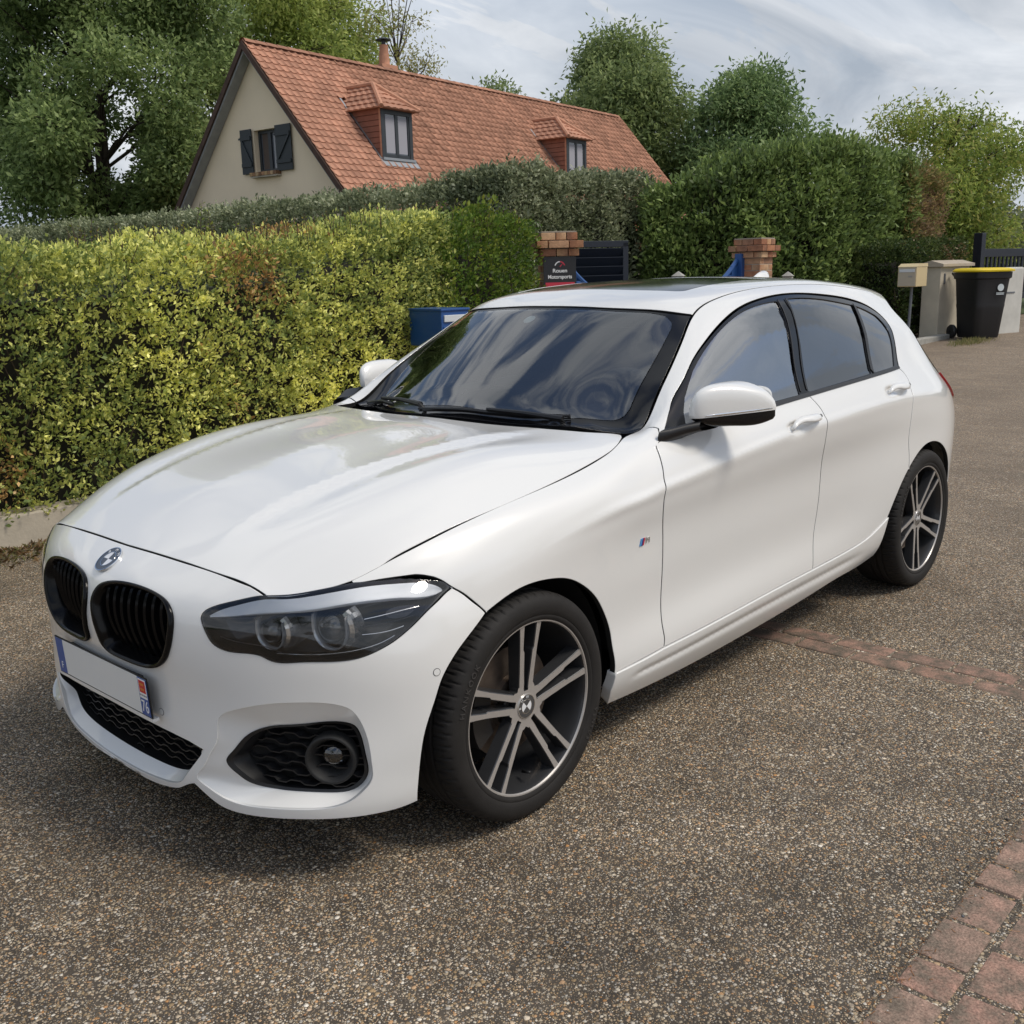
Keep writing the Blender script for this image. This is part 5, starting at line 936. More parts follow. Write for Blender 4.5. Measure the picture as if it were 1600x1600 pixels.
def panel(name, fn, outline, mat, holes=(), du=0.02, gap=0.002, r=0.0016, depth=0.018, off=0.0, parent=None, mirror=True, wrap=None, lip=True, hgap=None, shade_gap=True):
    """skin trimmed to an outline in (u,v); edges rolled over and returned inwards. Model space has +Y on the visible side; world y = -Y"""
    loops = [arr(outline)]+[arr(h) for h in holes]
    outs = []
    for i, L in enumerate(loops):
        o = outdir(L)*(1 if i == 0 else -1); outs.append(o)
    g = gap+(r if lip else 0)
    gh = g if hgap is None else hgap
    loops = [L-o*(g if i == 0 else gh) for i, (L, o) in enumerate(zip(loops, outs))]
    O = loops[0]; lo, hi = O.min(0), O.max(0)
    U, V = np.meshgrid(np.arange(lo[0]+du/2, hi[0], du), np.arange(lo[1]+du/2, hi[1], du), indexing='ij')
    G = np.stack([U.ravel(), V.ravel()], 1); G[:, 1] += (np.floor((G[:, 0]-lo[0])/du) % 2)*du*0.5
    k = inside(G, O)
    for h in loops[1:]: k &= ~inside(G, h)
    G = G[k]
    for L in loops:
        if len(G): G = G[segdist(G, L) > du*0.45]
    uv = np.concatenate(loops+[G]); ed = []; s = 0; spans = []
    for L in loops:
        n = len(L); ed += [(s+i, s+(i+1) % n) for i in range(n)]; spans.append((s, n)); s += n
    vo, eo, fo, ov, oe, of = delaunay_2d_cdt([Vector((float(a), float(b))) for a, b in uv], ed, [], 0, 1e-7)
    uv2 = np.array([(v.x, v.y) for v in vo]); mp_ = {}
    for i, L in enumerate(ov):
        for j in L: mp_[j] = i
    T_ = np.array([f for f in fo if len(f) == 3], int); c = uv2[T_].mean(1)
    k = inside(c, O)
    for h in loops[1:]: k &= ~inside(c, h)
    T_ = T_[k]
    P, n = evaln(fn, uv2, off)
    # orient triangles with the normal
    fn_ = np.cross(P[T_[:, 1]]-P[T_[:, 0]], P[T_[:, 2]]-P[T_[:, 0]]); fl = (fn_*n[T_[:, 0]]).sum(1) < 0; T_[fl] = T_[fl][:, ::-1]
    V_ = [P]; Nn = [n]; F = [tuple(t) for t in T_]; base = len(P); gap_shade = []
    if lip:
        for li, ((s0, cnt), L, o) in enumerate(zip(spans, loops, outs)):
            idx = np.array([mp_[s0+i] for i in range(cnt)])
            e = 2e-3; p2, _ = evaln(fn, L+o*e, off); od = p2-P[idx]; od -= (od*n[idx]).sum(1)[:, None]*n[idx]; od /= np.maximum(np.linalg.norm(od, axis=1), 1e-9)[:, None]
            rows = [idx]
            for a, dp in ((30, 0), (60, 0), (90, 0), (90, depth)):
                a_ = math.radians(a); q = P[idx]+od*r*math.sin(a_)-n[idx]*(r*(1-math.cos(a_))+dp); nn = n[idx]*math.cos(a_)+od*math.sin(a_)
                V_.append(q); Nn.append(nn); rows.append(np.arange(base, base+cnt)); base += cnt
            for ri, (a, b) in enumerate(zip(rows[:-1], rows[1:])):
                for i in range(cnt):
                    j = (i+1) % cnt; q = (a[i], a[j], b[j], b[i])
                    if ri == 3 and li == 0 and shade_gap: gap_shade.append(len(F))
                    F.append(q)
    Vv = np.concatenate(V_); Nv = np.concatenate(Nn)
    # fix winding of the return strips
    F2 = []
    for f in F:
        if len(f) == 4:
            a, b, c_ = Vv[f[0]], Vv[f[1]], Vv[f[2]]; fnn = np.cross(b-a, Vv[f[3]]-a)
            if fnn @ (Nv[f[0]]+Nv[f[2]]) < 0: f = f[::-1]
        F2.append(f)
    made = []
    for sgn in ((-1, 1) if mirror else (-1,)):
        VV = Vv.copy(); NN = Nv.copy(); VV[:, 1] *= sgn; NN[:, 1] *= sgn
        FF = [tuple(f[::-1]) for f in F2] if sgn < 0 else F2
        o_ = mesh_obj(name, VV, FF, mat, parent or CAR, smooth=True, normals=NN); made.append(o_)
        if mat == 'car_paint' and gap_shade:      # shade of the shut line painted in: deepest flange row is black
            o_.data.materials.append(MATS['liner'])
            for q in gap_shade: o_.data.polygons[q].material_index = 1
    return made
def symbody(u, v):
    """body surface across the centre line: v > 1.6 is the far side"""
    v = arr(v); vv = np.where(v > 1.6, 3.2-v, v); o = body(u, vv); o[:, 1] *= np.where(v > 1.6, -1, 1); return o
def symfront(u, v):
    v = arr(v); vv = np.where(v > 1.6, 3.2-v, v); o = body_front(u, vv); o[:, 1] *= np.where(v > 1.6, -1, 1); return o
def sym_loop(half, c=1.6):
    """half outline from the centre line to the centre line -> closed symmetric outline"""
    h = arr(half); m = h[::-1].copy(); m[:, 1] = 2*c-m[:, 1]; return poly(h, m)
def vz(x, z, lo=0.0, hi=0.9):
    a, b = lo, hi
    for _ in range(40):
        m = (a+b)/2
        if body([x], [m])[0, 2] < z: a = m
        else: b = m
    return (a+b)/2

# ---- outlines on the body surface (x along the car, v round the section) ------
SHUT = [(-.444, 1.0985), (-.411, 1.104), (-.361, 1.116), (-.2735, 1.1215), (-.177, 1.121), (-.05, 1.117), (.095, 1.116), (.257, 1.119), (.406, 1.120), (.497, 1.1175), (.561, 1.1165), (.605, 1.1205)]
HOODREAR = [(.605, 1.1205), (.624, 1.1286), (.600, 1.160), (.548, 1.2406), (.520, 1.3215), (.506, 1.4229), (.500, 1.5), (.497, 1.6)]
HOODFRONT = [(-.656, 1.6), (-.6535, 1.4979), (-.649, 1.42), (-.642, 1.3305), (-.632, 1.24), (-.617, 1.1745), (-.603, 1.1235)]
DFRONT = [(.661, 0.9095), (.640, 0.826), (.618, 0.7345), (.612, 0.685), (.621, 0.615), (.634, 0.5395), (.637, 0.467), (.638, 0.394), (.634, 0.293), (.634, 0.243), (.638, 0.2075), (.634, 0.187)]
DMID = [(1.647, 0.8785), (1.668, 0.8165), (1.672, 0.7695), (1.668, 0.669), (1.681, 0.592), (1.687, 0.4655), (1.678, 0.382), (1.661, 0.301), (1.645, 0.178)]
DREAR = [(2.522, 0.871), (2.545, 0.8415), (2.548, 0.81), (2.512, 0.745), (2.476, 0.6415), (2.47, 0.564), (2.478, 0.492), (2.476, 0.428)]
SEAM1 = [(.3805, 0.1775), (.636, 0.187)]
SEAM2 = [(.636, 0.187), (1.115, 0.18), (1.645, 0.177)]
SEAM3 = [(1.645, 0.177), (1.981, 0.18), (2.15, 0.1955), (2.304, 0.2405)]
TRIM = [(.690, 0.9315), (.760, 0.998), (.829, 1.06), (.932, 1.0615), (1.04, 1.061), (1.137, 1.06), (1.235, 1.06), (1.327, 1.06), (1.421, 1.06), (1.6, 1.06), (1.796, 1.06), (1.955, 1.0595), (2.145, 1.0585), (2.301, 1.058), (2.449, 1.0545), (2.558, 1.048), (2.630, 1.0355), (2.664, 1.021), (2.677, 1.0055), (2.670, 0.988), (2.645, 0.9645), (2.606, 0.9345), (2.567, 0.9085), (2.525, 0.876)]
BELT = [(.690, 0.9205), (.85, 0.8965), (1.1, 0.885), (1.37, 0.8815), (1.645, 0.88), (2.1, 0.877), (2.523, 0.875)]
HLTOP = [(-.1512, .564), (-.1838, .6237), (-.215, .6826), (-.2394, .7246), (-.2547, .7622), (-.2735, .8006), (-.2957, .8487), (-.3355, .918), (-.3872, 1.0046), (-.444, 1.082)]
ARCHF = [(-.1506, 0.5648), (-.1119, 0.58), (-.0483, 0.5947), (.0183, 0.5926), (.0881, 0.5765), (.1626, 0.5482), (.226, 0.5057), (.2942, 0.4394), (.3413, 0.3661), (.3669, 0.2999), (.372, 0.258), (.3795, 0.2137), (.3805, 0.1775)]
ARCHR = [(2.304, 0.2405), (2.3649, 0.319), (2.4284, 0.39), (2.5003, 0.4475), (2.5786, 0.4945), (2.6617, 0.5235), (2.7474, 0.526), (2.8242, 0.5045), (2.9068, 0.4492), (2.985, 0.3505), (3.03, 0.2305), (3.05, 0.1)]

# hood
half = poly(spl(HOODFRONT), spl([(-.603, 1.1235), (-.56, 1.113), (-.5, 1.104), (-.444, 1.0985)]), spl(SHUT), spl(HOODREAR))
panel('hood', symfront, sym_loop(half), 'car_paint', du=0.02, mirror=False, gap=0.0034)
# front wings
fend = poly(spl(SHUT), lin([(.605, 1.1205), (.66, 1.12), (.722, 1.12), (.732, 1.03), (.70, .94), (.661, .897)]), spl(DFRONT), lin(SEAM1[::-1]), spl(ARCHF)[::-1], spl(HLTOP))
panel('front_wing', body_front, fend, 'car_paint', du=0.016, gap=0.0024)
# doors
d1 = poly(spl(BELT[:5]), spl(DMID), lin(SEAM2[::-1]), spl(DFRONT)[::-1])
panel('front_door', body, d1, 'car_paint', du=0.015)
iA = 3
arch_door = spl(ARCHR); kA = int(np.argmin(np.linalg.norm(arch_door-arr((2.476, .425)), axis=1)))
d2 = poly(spl(BELT[4:]), spl(DREAR), arch_door[:kA+1][::-1], spl(SEAM3)[::-1], spl(DMID)[::-1])
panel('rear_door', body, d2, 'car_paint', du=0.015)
# body side: pillar, roof rail, rear quarter
TAIL = [(3.06, 1.12), (3.0, 1.077), (2.985, 1.0372), (2.975, 0.992), (2.985, 0.942), (3.02, 0.884), (3.07, 0.8255), (3.14, 0.7885)]
tail2 = [(3.14, 0.7885), (3.22, 0.783), (3.36, 0.7735), (3.44, 0.7685), (3.445, 0.6), (3.445, 0.404), (3.44, 0.2), (3.43, 0.0276)]
side = poly(lin([(.722, 1.12), (.9, 1.12), (1.25, 1.12), (3.06, 1.12)]), spl(TAIL), lin(tail2), lin([(3.43, 0.0276), (3.06, 0.0291)]), arch_door[kA:][::-1], spl(DREAR)[::-1], spl(TRIM)[::-1], lin([(.690, 0.9315), (.70, 0.952), (.732, 1.0255), (.722, 1.12)]))
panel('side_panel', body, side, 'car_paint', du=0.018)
# sills
SB = [(.395, 0.0226), (.8, 0.), (1.2, 0.002), (1.456, 0.019), (1.72, 0.0426), (1.931, 0.057), (2.154, 0.0525), (2.255, 0.0664)]
sill = poly(lin([(.3805, 0.1775), (.636, 0.187), (1.115, 0.18), (1.645, 0.177)]), spl(SEAM3), lin([(2.304, 0.2405), (2.262, 0.0884), (2.255, 0.0664)]), spl(SB)[::-1], lin([(.395, 0.0226), (.374, 0.1), (.3805, 0.1775)]))
panel('side_skirt', body, sill, 'car_paint', du=0.016, off=0.006, depth=0.03, r=0.003, gap=0.0, shade_gap=False)
# roof with glass sunroof
roof_half = poly(spl([(1.106, 1.6), (1.112, 1.5), (1.122, 1.42), (1.142, 1.33), (1.172, 1.24), (1.205, 1.17), (1.238, 1.12)]), lin([(1.238, 1.12), (3.06, 1.12)]), lin([(3.06, 1.12), (3.12, 1.2), (3.2, 1.4), (3.22, 1.6)]))
sun_half = poly(spl([(1.362, 1.6), (1.366, 1.45), (1.374, 1.33), (1.384, 1.285)]), spl([(1.384, 1.285), (1.40, 1.266), (1.425, 1.262)]), lin([(1.425, 1.262), (1.95, 1.262), (2.04, 1.266)]), spl([(2.04, 1.266), (2.06, 1.285), (2.07, 1.4), (2.072, 1.6)]))
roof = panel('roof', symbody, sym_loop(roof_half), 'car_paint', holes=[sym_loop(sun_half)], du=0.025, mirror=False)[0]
panel('sunroof_glass', symbody, sym_loop(sun_half), 'gloss_black', du=0.03, mirror=False, parent=roof, off=-0.001)
# windscreen: glass and dark printed border
ws_half = poly(spl([(.545, 1.6), (.552, 1.5), (.566, 1.42), (.60, 1.33), (.645, 1.24), (.69, 1.17), (.722, 1.124)]), lin([(.722, 1.124), (1.0, 1.124), (1.232, 1.124)]), spl([(1.232, 1.124), (1.20, 1.17), (1.168, 1.24), (1.138, 1.33), (1.118, 1.42), (1.108, 1.5), (1.102, 1.6)]))
wi_half = poly(spl([(.60, 1.6), (.606, 1.5), (.62, 1.42), (.655, 1.33), (.70, 1.24), (.745, 1.195)]), spl([(.745, 1.195), (.775, 1.172), (.81, 1.163)]), lin([(.81, 1.163), (1.13, 1.163)]), spl([(1.13, 1.163), (1.158, 1.172), (1.168, 1.2)]), spl([(1.168, 1.2), (1.15, 1.26), (1.125, 1.33), (1.106, 1.42), (1.094, 1.5), (1.088, 1.6)]))
ws = panel('windscreen', symbody, sym_loop(wi_half), 'screen_glass', du=0.03, mirror=False, off=-0.004, lip=False, gap=0)[0]
panel('screen_border', symbody, sym_loop(ws_half), 'gloss_black', holes=[sym_loop(wi_half)], du=0.03, mirror=False, off=-0.004, parent=ws, gap=0.001, r=0.001, depth=0.006)
panel('tint_band', symbody, sym_loop(poly(spl([(1.060, 1.6), (1.064, 1.5), (1.076, 1.42), (1.10, 1.33), (1.118, 1.28)]), lin([(1.118, 1.28), (1.143, 1.275)]), spl([(1.143, 1.275), (1.125, 1.33), (1.106, 1.42), (1.094, 1.5), (1.088, 1.6)]))), 'privacy_glass', du=0.03, mirror=False, off=-0.0055, parent=ws, lip=False, gap=0)
# side windows: black frame with three panes
WF = poly(lin([(.905, 1.0125), (.95, 1.029), (1.011, 1.0415)]), spl([(1.011, 1.0415), (1.138, 1.047), (1.268, 1.0495), (1.415, 1.0495), (1.564, 1.049), (1.722, 1.0465)]), spl([(1.722, 1.0465), (1.70, 1.012), (1.655, 0.96), (1.592, 0.8895)]), lin([(1.592, 0.8895), (1.3, 0.893), (.845, 0.911), (.87, 0.972), (.905, 1.0125)]))
WR = poly(spl([(1.82, 1.0475), (2.1, 1.0465), (2.398, 1.04)]), lin([(2.398, 1.04), (2.33, 0.982), (2.225, 0.8885)]), lin([(2.225, 0.8885), (1.668, 0.8895)]), spl([(1.668, 0.8895), (1.735, 0.96), (1.785, 1.012), (1.82, 1.0475)]))
WQ = poly(spl([(2.425, 1.039), (2.505, 1.0325), (2.575, 1.022), (2.612, 1.007), (2.620, 0.99), (2.606, 0.9655), (2.565, 0.932), (2.52, 0.9045), (2.488, 0.8875)]), lin([(2.488, 0.8875), (2.262, 0.8885)]), lin([(2.262, 0.8885), (2.36, 0.982), (2.425, 1.039)]))
frame = poly(spl(TRIM), spl(BELT)[::-1])
ww = panel('window_frame', body, frame, 'gloss_black', holes=[WF, WR, WQ], du=0.02, off=-0.002, gap=0.0015, depth=0.012)
for w, sg in zip(ww, (-1, 1)):
    pass
for nm, q, mt in (('front_side_window', WF, 'side_glass'), ('rear_side_window', WR, 'privacy_glass'), ('quarter_window', WQ, 'privacy_glass')):
    panel(nm, body, q, mt, du=0.03, off=-0.006, lip=False, gap=-0.003)
# bright-edged rubber strips: belt moulding and the pillar joints
def strip_on(name, pts, width, mat, off=0.002, thick=0.0012, fn=body, parent=None):
    c = spl(pts, 0.02); t = np.gradient(c, axis=0); t /= np.linalg.norm(t, axis=1)[:, None]; nrm = np.stack([-t[:, 1], t[:, 0]], 1)
    A, n = evaln(fn, c+nrm*width/2, off+thick); B, n2 = evaln(fn, c-nrm*width/2, off+thick); A0, _ = evaln(fn, c+nrm*width/2, off-thick); B0, _ = evaln(fn, c-nrm*width/2, off-thick)
    k = len(c); V = np.concatenate([A0, A, B, B0]); F = []
    for r_ in range(3):
        for i in range(k-1): F.append((r_*k+i, r_*k+i+1, (r_+1)*k+i+1, (r_+1)*k+i))
    F += [(0, k, 2*k, 3*k), (k-1, 4*k-1, 3*k-1, 2*k-1)]
    out = []
    for sg in (-1, 1):
        W = V.copy(); W[:, 1] *= sg; out.append(mesh_obj(name, W, F if sg > 0 else [f[::-1] for f in F], mat, parent or CAR))
    return out
strip_on('belt_moulding', BELT, 0.012, 'satin_black', off=0.0025)
strip_on('pillar_joint', [(1.735, 1.05), (1.71, 1.012), (1.665, .967), (1.607, .892)], 0.0045, 'satin_black', off=0.0)
strip_on('pillar_joint', [(1.80, 1.05), (1.772, 1.012), (1.723, .967), (1.655, .892)], 0.0045, 'satin_black', off=0.0)
strip_on('quarter_divider', [(2.41, 1.04), (2.345, .982), (2.243, .89)], 0.016, 'satin_black', off=0.0005)

def longest(mask):
    best = (0, 0); i = 0; n = len(mask)
    while i < n:
        if mask[i]:
            j = i
            while j < n and mask[j]: j += 1
            if j-i > best[1]-best[0]: best = (i, j)
            i = j
        else: i += 1
    return slice(*best)
# ---- nose -------------------------------------------------------------------
KID = [(.018, .335), (.026, .276), (.046, .228), (.085, .195), (.135, .176), (.202, .166), (.262, .170), (.308, .190), (.334, .224), (.350, .276), (.353, .335), (.348, .400), (.335, .470), (.312, .533), (.278, .577), (.236, .598), (.177, .604), (.112, .602), (.066, .594), (.040, .562), (.034, .515), (.028, .458), (.022, .397)]
HL = [(.4324, .239), (.4364, .2), (.4617, .147), (.515, .078), (.572, .021), (.674, .004), (.769, .008), (.848, .002), (.898, -.009), (.931, -.017), (.950, -.015), (.964, .003), (.974, .034), (.963, .075), (.944, .128), (.92, .175), (.888, .227), (.856, .275), (.828, .318), (.789, .367), (.754, .397), (.71, .409), (.651, .413), (.604, .420), (.590, .410), (.575, .393), (.55, .387), (.502, .393), (.474, .377), (.456, .34), (.443, .294), (.435, .257)]
FOGR = [(.458, .760), (.516, .690), (.589, .645), (.653, .632), (.698, .637), (.73, .659), (.75, .701), (.767, .77), (.78, .848), (.792, .966), (.793, 1.033), (.775, 1.092), (.745, 1.14), (.716, 1.160), (.66, 1.172), (.57, 1.186), (.501, 1.194), (.457, 1.182), (.419, 1.158), (.385, 1.130), (.40, 1.063), (.426, .972), (.447, .896), (.452, .82)]
FOGO = [(.463, .994), (.477, .939), (.498, .865), (.525, .814), (.550, .794), (.619, .769), (.695, .755), (.714, .766), (.727, .794), (.739, .857), (.751, .977), (.749, 1.032), (.735, 1.083), (.712, 1.115), (.666, 1.124), (.595, 1.130), (.535, 1.130), (.507, 1.108), (.486, 1.066)]
BARCH = [(1.018, .275), (.994, .337), (.971, .398), (.944, .485), (.926, .57), (.913, .696), (.902, .799), (.897, .918), (.901, 1.088), (.906, 1.205)]
BOT = [(.906, 1.205), (.863, 1.226), (.81, 1.232), (.743, 1.232), (.659, 1.234), (.568, 1.244), (.506, 1.252), (.462, 1.248), (.416, 1.212), (.372, 1.165)]
LIP = [(.372, 1.165), (.345, 1.19), (.30, 1.238), (.25, 1.262), (.19, 1.277), (.12, 1.284), (0, 1.287)]
def half_to_sym(h):
    h = arr(h); m = h[::-1].copy(); m[:, 0] *= -1; return poly(h, m)
top = poly(spl([(0, .0), (.14, .0), (.28, .0), (.375, .0), (.455, -.001), (.52, -.002)]), spl([(.52, -.002), (.548, .008), (.572, .024)]))
hl_c = cspl(HL, 0.01)
iA_ = int(np.argmin(np.linalg.norm(hl_c-arr((.572, .021)), axis=1))); iB_ = int(np.argmin(np.linalg.norm(hl_c-arr((.974, .034)), axis=1)))
# walk along the lamp's inner and lower edge from the hood corner to the rear tip
if iA_ > iB_: low_edge = hl_c[iB_:iA_+1][::-1]
else: low_edge = np.concatenate([hl_c[iB_:], hl_c[:iA_+1]])[::-1]
bump_half = poly(top, low_edge, spl([(.974, .034), (.986, .081), (.998, .173), (1.018, .275)]), spl(BARCH), spl(BOT), spl(LIP))
LOWR = [(0, .915), (.1, .917), (.205, .921), (.30, .928), (.36, .936), (.412, .956), (.398, 1.0), (.370, 1.07), (.338, 1.15), (.318, 1.19), (.28, 1.222), (.20, 1.246), (.137, 1.256), (.06, 1.263), (0, 1.265)]
LOWO = [(0, .925), (.1, .927), (.194, .930), (.30, .939), (.355, .947), (.402, .960), (.388, 1.0), (.362, 1.06), (.330, 1.118), (.304, 1.160), (.275, 1.180), (.233, 1.194), (.143, 1.206), (.07, 1.211), (0, 1.213)]
lowr = poly(lin(LOWR[:6]), lin(LOWR[5:9]), spl(LOWR[8:])); low_loop = half_to_sym(lowr)
kid_c = cspl(KID); kid_m = kid_c[::-1].copy(); kid_m[:, 0] *= -1
fog_c = cspl(FOGR); fog_m = fog_c[::-1].copy(); fog_m[:, 0] *= -1
bump_outline = half_to_sym(bump_half)
BUMPER = panel('front_bumper', nose, bump_outline, 'car_paint', holes=[kid_c, kid_m, fog_c, fog_m, low_loop], du=0.014, mirror=False, depth=0.016, hgap=0.0)[0]

def resamp(L, n):
    L = arr(L); q = np.concatenate([L, L[:1]]); d = np.r_[0, np.cumsum(np.linalg.norm(np.diff(q, axis=0), axis=1))]; t = np.linspace(0, d[-1], n, endpoint=False)
    return np.stack([np.interp(t, d, q[:, 0]), np.interp(t, d, q[:, 1])], 1)
def align(A, B):
    """rotate loop B so that it starts nearest to A and follows it"""
    best = min(range(len(B)), key=lambda k: np.sum((np.roll(B, -k, 0)-A)**2)); return np.roll(B, -best, 0)
def recess(name, fn, rim, opening, depth_fn, mat, n=160, rows=7, both=True, shift=None, bulge=0.35):
    """wall between an edge on the skin and a smaller opening set back into the car"""
    A = resamp(rim, n); B = align(A, resamp(opening, n))
    PA, nA = evaln(fn, A+outdir(A)*.0016, -0.0022); PB, nB = evaln(fn, B, 0.0)
    d = arr([depth_fn(s, t) for s, t in B]); back = np.array([1.0, 0, 0]); PB = PB+d[:, None]*back
    V = []
    for k in range(rows):
        t = k/(rows-1); e = t**1.15
        V.append(PA*(1-t)+PB*t + (-nA)*0.0)
    V = np.concatenate(V); F = []
    for k in range(rows-1):
        for i in range(n):
            j = (i+1) % n; F.append((k*n+i, k*n+j, (k+1)*n+j, (k+1)*n+i))
    out = []
    for sg in ((-1, 1) if both else (-1,)):
        W = V.copy(); W[:, 1] *= sg; o = mesh_obj(name, W, F if sg > 0 else [f[::-1] for f in F], mat, CAR, smooth=True)
        bm = bmesh.new(); bm.from_mesh(o.data); bmesh.ops.recalc_face_normals(bm, faces=bm.faces[:]); bm.to_mesh(o.data); bm.free()
        out.append((o, W.reshape(rows, n, 3)))
    return out
def fill(name, loop3, mat, parent, push=(0, 0, 0)):
    L = arr(loop3)+arr(push); c = L.mean(0); n = len(L); V = np.concatenate([L, L*0.5+c*0.5, c[None]]); F = []
    for i in range(n):
        j = (i+1) % n; F += [(i, j, n+j, n+i), (n+i, n+j, 2*n)]
    return mesh_obj(name, V, F, mat, parent)

def fog_depth(s, t):
    k = float(sst(arr((s-.44)/.12))); return .012+.034*k+.018*k*float(sst(arr((t-.9)/.25)))
# corner intakes: white pocket, black grille insert, wavy bars, fog lamp
pk = recess('intake_surround', nose, fog_c, cspl(FOGO), fog_depth, 'car_paint')
def nose_pt(s, t, d=0.0):
    P = nose([s], [t])[0]; return np.array([P[0]+d, P[1], P[2]])
for (o, W), sg in zip(pk, (-1, 1)):
    o.data.set_sharp_from_angle(angle=math.radians(50))
    g = empty('corner_grille', parent=CAR)
    L = W[-1]; frame_in = L.mean(0)+(L-L.mean(0))*0.93+arr([0.004, 0, 0])
    n = len(L); V = np.concatenate([L+arr([-.003, 0, 0]), frame_in+arr([-.003, 0, 0]), frame_in+arr([.05, 0, 0])]); F = []
    for k in range(2):
        for i in range(n):
            j = (i+1) % n; F.append((k*n+i, k*n+j, (k+1)*n+j, (k+1)*n+i))
    mesh_obj('grille_frame', V, F, 'satin_black', g, smooth=False)
    fill('grille_backing', frame_in+arr([.05, 0, 0]), 'liner', g)
    # wavy bars
    Q = cspl(FOGO); smin, smax = Q[:, 0].min(), Q[:, 0].max(); fd_ = .055
    for kk, tt in enumerate(np.linspace(.79, 1.13, 8)):
        ss = np.linspace(smin, smax, 80); wav = np.where((np.floor((ss+(.02 if kk % 2 else 0))/.032).astype(int) % 2) == 0, 0.0, 0.016)
        wav = np.convolve(np.pad(wav, 1, mode='edge'), np.ones(3)/3, 'valid'); tv = tt+wav
        q = np.stack([ss, tv], 1); ins = inside(q, Q*0.985+Q.mean(0)*0.015)
        run = q[longest(ins)]
        if len(run) < 4: continue
        P, nn = evaln(nose, arr(run), 0.0); P = P+arr([fd_+.012, 0, 0]); P[:, 1] *= sg
        h = 0.0016; V = np.concatenate([P+arr([0, 0, h]), P-arr([0, 0, h]), P-arr([-.025, 0, h]), P+arr([.025, 0, h])]); k = len(P); F = []
        for r_ in range(4):
            for i in range(k-1): F.append((r_*k+i, r_*k+i+1, ((r_+1) % 4)*k+i+1, ((r_+1) % 4)*k+i))
        mesh_obj('grille_bar', V, F, 'satin_black', g)
    # fog lamp in its round bezel
    fc = nose_pt(.676, .945, 0.050); fc[1] *= sg
    ax = Vector((-.80, sg*0.60, 0.0)).normalized(); rot = Vector((0, 0, 1)).rotation_difference(ax).to_matrix()
    def ring(prof, nseg=40):
        V = []; F = []
        for r_, h in prof:
            for i in range(nseg):
                a = 2*math.pi*i/nseg; V.append(rot @ Vector((r_*math.cos(a), r_*math.sin(a), h))+Vector(fc))
        for k in range(len(prof)-1):
            for i in range(nseg):
                j = (i+1) % nseg; F.append((k*nseg+i, k*nseg+j, (k+1)*nseg+j, (k+1)*nseg+i))
        return V, F
    fl_e = empty('fog_lamp', parent=g)
    # keep depth at two levels below the car: parts hang on the grille group
    V, F = ring([(.064, -.03), (.064, .004), (.060, .008), (.055, .004), (.036, -.034), (.034, -.042)]); COL.objects.unlink(fl_e); bpy.data.objects.remove(fl_e)
    mesh_obj('fog_lamp_bezel', V, F, 'matte_plastic', g, smooth=True)
    V, F = ring([(.0355, -.036), (.033, -.022), (.024, -.013), (.012, -.0085), (.0001, -.007)]); mesh_obj('fog_lamp_lens', V, F, 'lens_glass', g, smooth=True)
    V, F = ring([(.0345, -.038), (.028, -.055), (.014, -.064), (.0001, -.066)]); mesh_obj('fog_lamp_reflector', V, F, 'chrome', g, smooth=True)
    b = MB(); b.box((0, 0, 0), (.062, .003, .012)); mesh_obj('fog_lamp_shutter', [rot @ Vector(v)+Vector(fc)+ax*-.040 for v in b.v], b.f, 'satin_chrome', g)
# lower centre intake
lo_o = half_to_sym(poly(lin(LOWO[:6]), lin(LOWO[5:9]), spl(LOWO[8:])))
lw = recess('lower_lip_shelf', nose, low_loop, lo_o, lambda s, t: 0.006+0.034*float(sst(arr((t-.97)/.12))), 'car_paint', n=220, both=False)
o, W = lw[0]; o.data.set_sharp_from_angle(angle=math.radians(50))
LG = empty('lower_grille', parent=CAR)
fill('grille_backing', W[-1], 'liner', LG, push=(.05, 0, 0))
L = W[-1]; n = len(L); V = np.concatenate([L, L+arr([.052, 0, 0])]); mesh_obj('grille_frame', V, [(i, (i+1) % n, n+(i+1) % n, n+i) for i in range(n)], 'satin_black', LG)
for kk, tt in enumerate(np.linspace(.965, 1.20, 7)):
    ss = np.linspace(-.42, .42, 240); wav = np.where((np.floor((ss+(.02 if kk % 2 else 0))/.036).astype(int) % 2) == 0, 0.0, 0.016); wav = np.convolve(np.pad(wav, 2, mode='edge'), np.ones(5)/5, 'valid')
    q = np.stack([ss, tt+wav], 1); ins = inside(q, lo_o); run = q[longest(ins)]
    if len(run) < 5: continue
    P, nn = evaln(nose, run, 0.0); P = P+arr([.058, 0, 0]); P[:, 1] *= -1; h = .002; k = len(P)
    V = np.concatenate([P+arr([0, 0, h]), P-arr([0, 0, h]), P-arr([-.02, 0, h]), P+arr([.02, 0, h])]); F = [(r_*k+i, r_*k+i+1, ((r_+1) % 4)*k+i+1, ((r_+1) % 4)*k+i) for r_ in range(4) for i in range(k-1)]
    mesh_obj('grille_bar', V, F, 'satin_black', LG)
